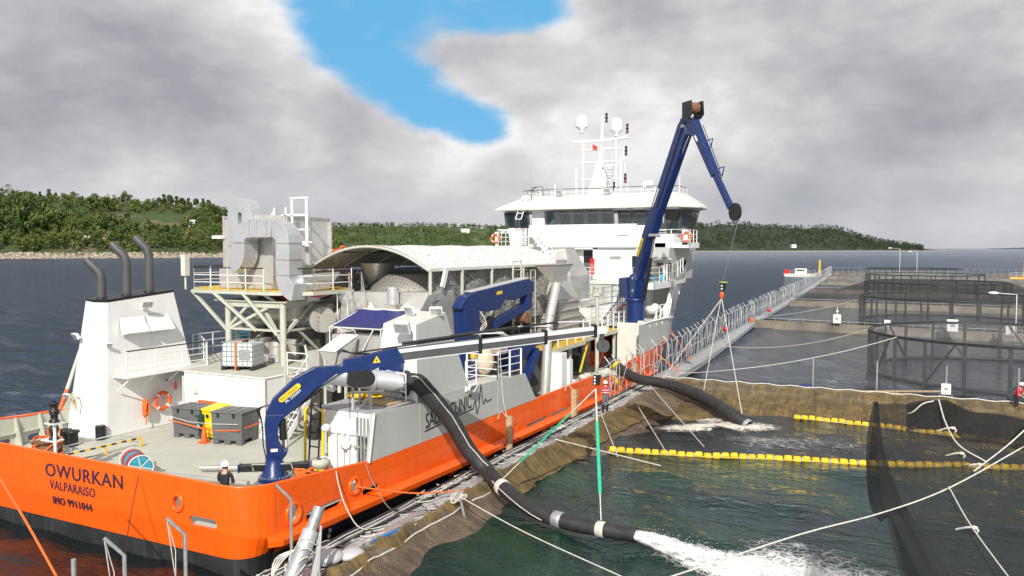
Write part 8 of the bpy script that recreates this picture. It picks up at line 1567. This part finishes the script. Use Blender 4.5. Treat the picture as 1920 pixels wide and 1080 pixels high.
# ---------------------------------------------------------------- discharge jet and foam
def foam_mat(name, thr, soft, sc_, stretch=(1, 1, 1), col=(.86, .87, .86)):
    m = bpy.data.materials.new(name); m.use_nodes = True; t = NT(m.node_tree); t.n.clear()
    P_ = t.new('ShaderNodeNewGeometry').outputs['Position']; g = t.new('ShaderNodeUVMap'); uv = t.new('ShaderNodeTexCoord').outputs['UV']
    sp = t.new('ShaderNodeSeparateXYZ', {0: uv}); dens = sp.outputs[0]        # u stores the local foam density
    mp = t.new('ShaderNodeMapping', {0: P_, 3: stretch}).outputs[0]
    wp = t.noise(mp, sc_ * .5, 3, .5).outputs[1]; q = t.vmath('ADD', mp, t.new('ShaderNodeVectorMath', {0: wp, 3: .5}, operation='SCALE').outputs[0])
    v = t.new('ShaderNodeTexVoronoi', {'Vector': q, 'Scale': sc_}, feature='DISTANCE_TO_EDGE').outputs['Distance']
    v2 = t.new('ShaderNodeTexVoronoi', {'Vector': q, 'Scale': sc_ * 2.7}, feature='DISTANCE_TO_EDGE').outputs['Distance']
    lace = t.math('MAXIMUM', t.mr(v, 0, .16, 1, 0), t.math('MULTIPLY', t.mr(v2, 0, .2, 1, 0), .75))
    n = t.noise(P_, sc_ * .8, 6, .7).outputs[0]
    a = t.math('ADD', t.math('MULTIPLY', lace, .5), t.math('MULTIPLY', n, .6)); a = t.math('SUBTRACT', t.math('ADD', a, t.math('MULTIPLY', dens, 1.1)), thr)
    al = t.mr(a, 0, soft, 0, 1)
    c = t.mix(t.mr(n, .3, .7, 0, 1), tuple(x * .82 for x in col), col)
    p = t.new('ShaderNodeBsdfPrincipled', {'Base Color': c, 'Roughness': .8, 'Alpha': al}); b = t.new('ShaderNodeBump', {'Height': a, 'Strength': .5, 'Distance': .05}); t.l.new(b.outputs[0], p.inputs['Normal'])
    t.new('ShaderNodeOutputMaterial', {0: p.outputs[0]}); return m
def foam_sheet(name, x0, x1, y0, y1, dens, m, z_=WL + .035, st=.22, bumpy=.06):
    nx, ny = int((x1 - x0) / st) + 1, int((y1 - y0) / st) + 1; V = []; D = []
    for j in range(ny):
        for i in range(nx):
            x, y = x0 + i * st, y0 + j * st; d_ = max(0, min(1, dens(x, y))); D.append(d_); V.append((x, y, z_ + bumpy * d_ * (1 + MN.noise(Vector((x * 2.2, y * 2.2, 0))) * 1.5)))
    F = [(j * nx + i, j * nx + i + 1, (j + 1) * nx + i + 1, (j + 1) * nx + i) for j in range(ny - 1) for i in range(nx - 1)]
    F = [f_ for f_ in F if max(D[k] for k in f_) > .01]; me = bpy.data.meshes.new(name); me.from_pydata(V, [], F); uv = me.uv_layers.new(name='UVMap')
    for lp in me.loops: uv.data[lp.index].uv = (D[lp.vertex_index], 0)
    me.polygons.foreach_set('use_smooth', [True] * len(me.polygons)); me.materials.append(m); o = bpy.data.objects.new(name, me); C.objects.link(o); return o
def blob(x, y, cx_, cy_, rx, ry, rot=0): a = R(rot); u = (x - cx_) * math.cos(a) + (y - cy_) * math.sin(a); v = -(x - cx_) * math.sin(a) + (y - cy_) * math.cos(a); return max(0, 1 - math.sqrt((u / rx) ** 2 + (v / ry) ** 2))
FM = foam_mat('white_foam', .98, .55, 3.0); FM2 = foam_mat('brownish_foam', 1.02, .4, 2.0, (1, 1.3, 1), (.72, .68, .60)); FM3 = foam_mat('sparse_flecks', 1.06, .25, 1.5, (1, 2.2, 1), (.30, .31, .33))
d1_ = lambda x, y: 1.25 * blob(x, y, -4.6, 23.3, 2.9, 1.25, -10) + 1.0 * blob(x, y, -3.0, 23.2, 3.0, 2.0, -12) + .55 * blob(x, y, -1.0, 24.0, 4.2, 3.2, 0) + .35 * blob(x, y, -4, 25.6, 3.5, 1.6, 5)
tag(foam_sheet('foam_patch', -8, 5, 17.5, 28.5, d1_, FM), 'white churned foam where the near hose pours into the green water', 'foam', kind='stuff')
d2_ = lambda x, y: 1.3 * blob(x, y, -7.6, 42.2, 2.9, 1.7, 20) + 1.2 * blob(x, y, -10.0, 40.6, 2.4, 1.3, 35) + .9 * blob(x, y, -9.4, 43.2, 1.6, .8, 40) + .45 * blob(x, y, -6, 39.6, 3.6, 1.9, 0)
tag(foam_sheet('foam_patch', -12.5, 0, 35, 46, d2_, FM2), 'off white foam around the end of the far hose in the fish pen', 'foam', kind='stuff')
d3_ = lambda x, y: .42 * blob(x, y, -2, 40.6, 14, 5, 12) + .25 * blob(x, y, -5.5, 39.2, 4, 2.5, 10)
tag(foam_sheet('fish_churn', -13, 12, 35.5, 46, lambda x, y: d3_(x, y) if y > 37.4 + (x + 1) * .33 + .4 else 0, FM3, WL + .03, .3), 'grey flecks of stirred water over the dark fish pen between the yellow floats', 'foam', kind='stuff')
jt = MB(); P = smooth([(-7.55, 23.72, .02), (-6.9, 23.62, -.02), (-6.2, 23.5, -.12), (-5.4, 23.35, -.26), (-4.6, 23.2, -.36)], 7); r5 = random.Random(3)
V = []; n_ = 18
for i, p in enumerate(P):
    f_ = i / (len(P) - 1); rr_2 = .19 + .30 * f_
    for k in range(n_): a = 2 * math.pi * k / n_; q = rr_2 * (1 + .38 * f_ * MN.noise(Vector((i * .6, math.cos(a) * 2, math.sin(a) * 2))) + .10 * r5.uniform(-1, 1) * (f_ + .2)); V.append((p.x, p.y + q * math.cos(a) * (1 + .4 * f_), p.z + q * math.sin(a) * .8))
jt.add(V, [(i * n_ + k, i * n_ + (k + 1) % n_, (i + 1) * n_ + (k + 1) % n_, (i + 1) * n_ + k) for i in range(len(P) - 1) for k in range(n_)], 0, True)
for _ in range(900):
    i = r5.randrange(4, len(P)); p = P[i]; f_ = i / len(P); s_ = r5.uniform(.004, .014); q = Vector((r5.uniform(-.2, 1.6) * (f_ + .2), r5.gauss(0, .32) * (f_ + .25), abs(r5.gauss(0, .16)))); c = p + q; jt.ball(c, s_, 5, 3)
FW = mat('white_water', (.86, .87, .87), .6, var=.06, vs=6, bump=.9, bs=10)
t = NT(FW.node_tree); P_ = t.new('ShaderNodeNewGeometry').outputs['Position']; mp = t.new('ShaderNodeMapping', {0: P_, 3: (.8, 5, 5)}).outputs[0]
pn = next(n for n in FW.node_tree.nodes if n.type == 'BSDF_PRINCIPLED'); t.l.new(t.mr(t.noise(mp, 2.2, 5, .7).outputs[0], .40, .56, .12, 1), pn.inputs['Alpha'])
tag(jt.build('water_jet', FW), 'gushing white water leaving the mouth of the near black hose', 'water jet', kind='stuff')
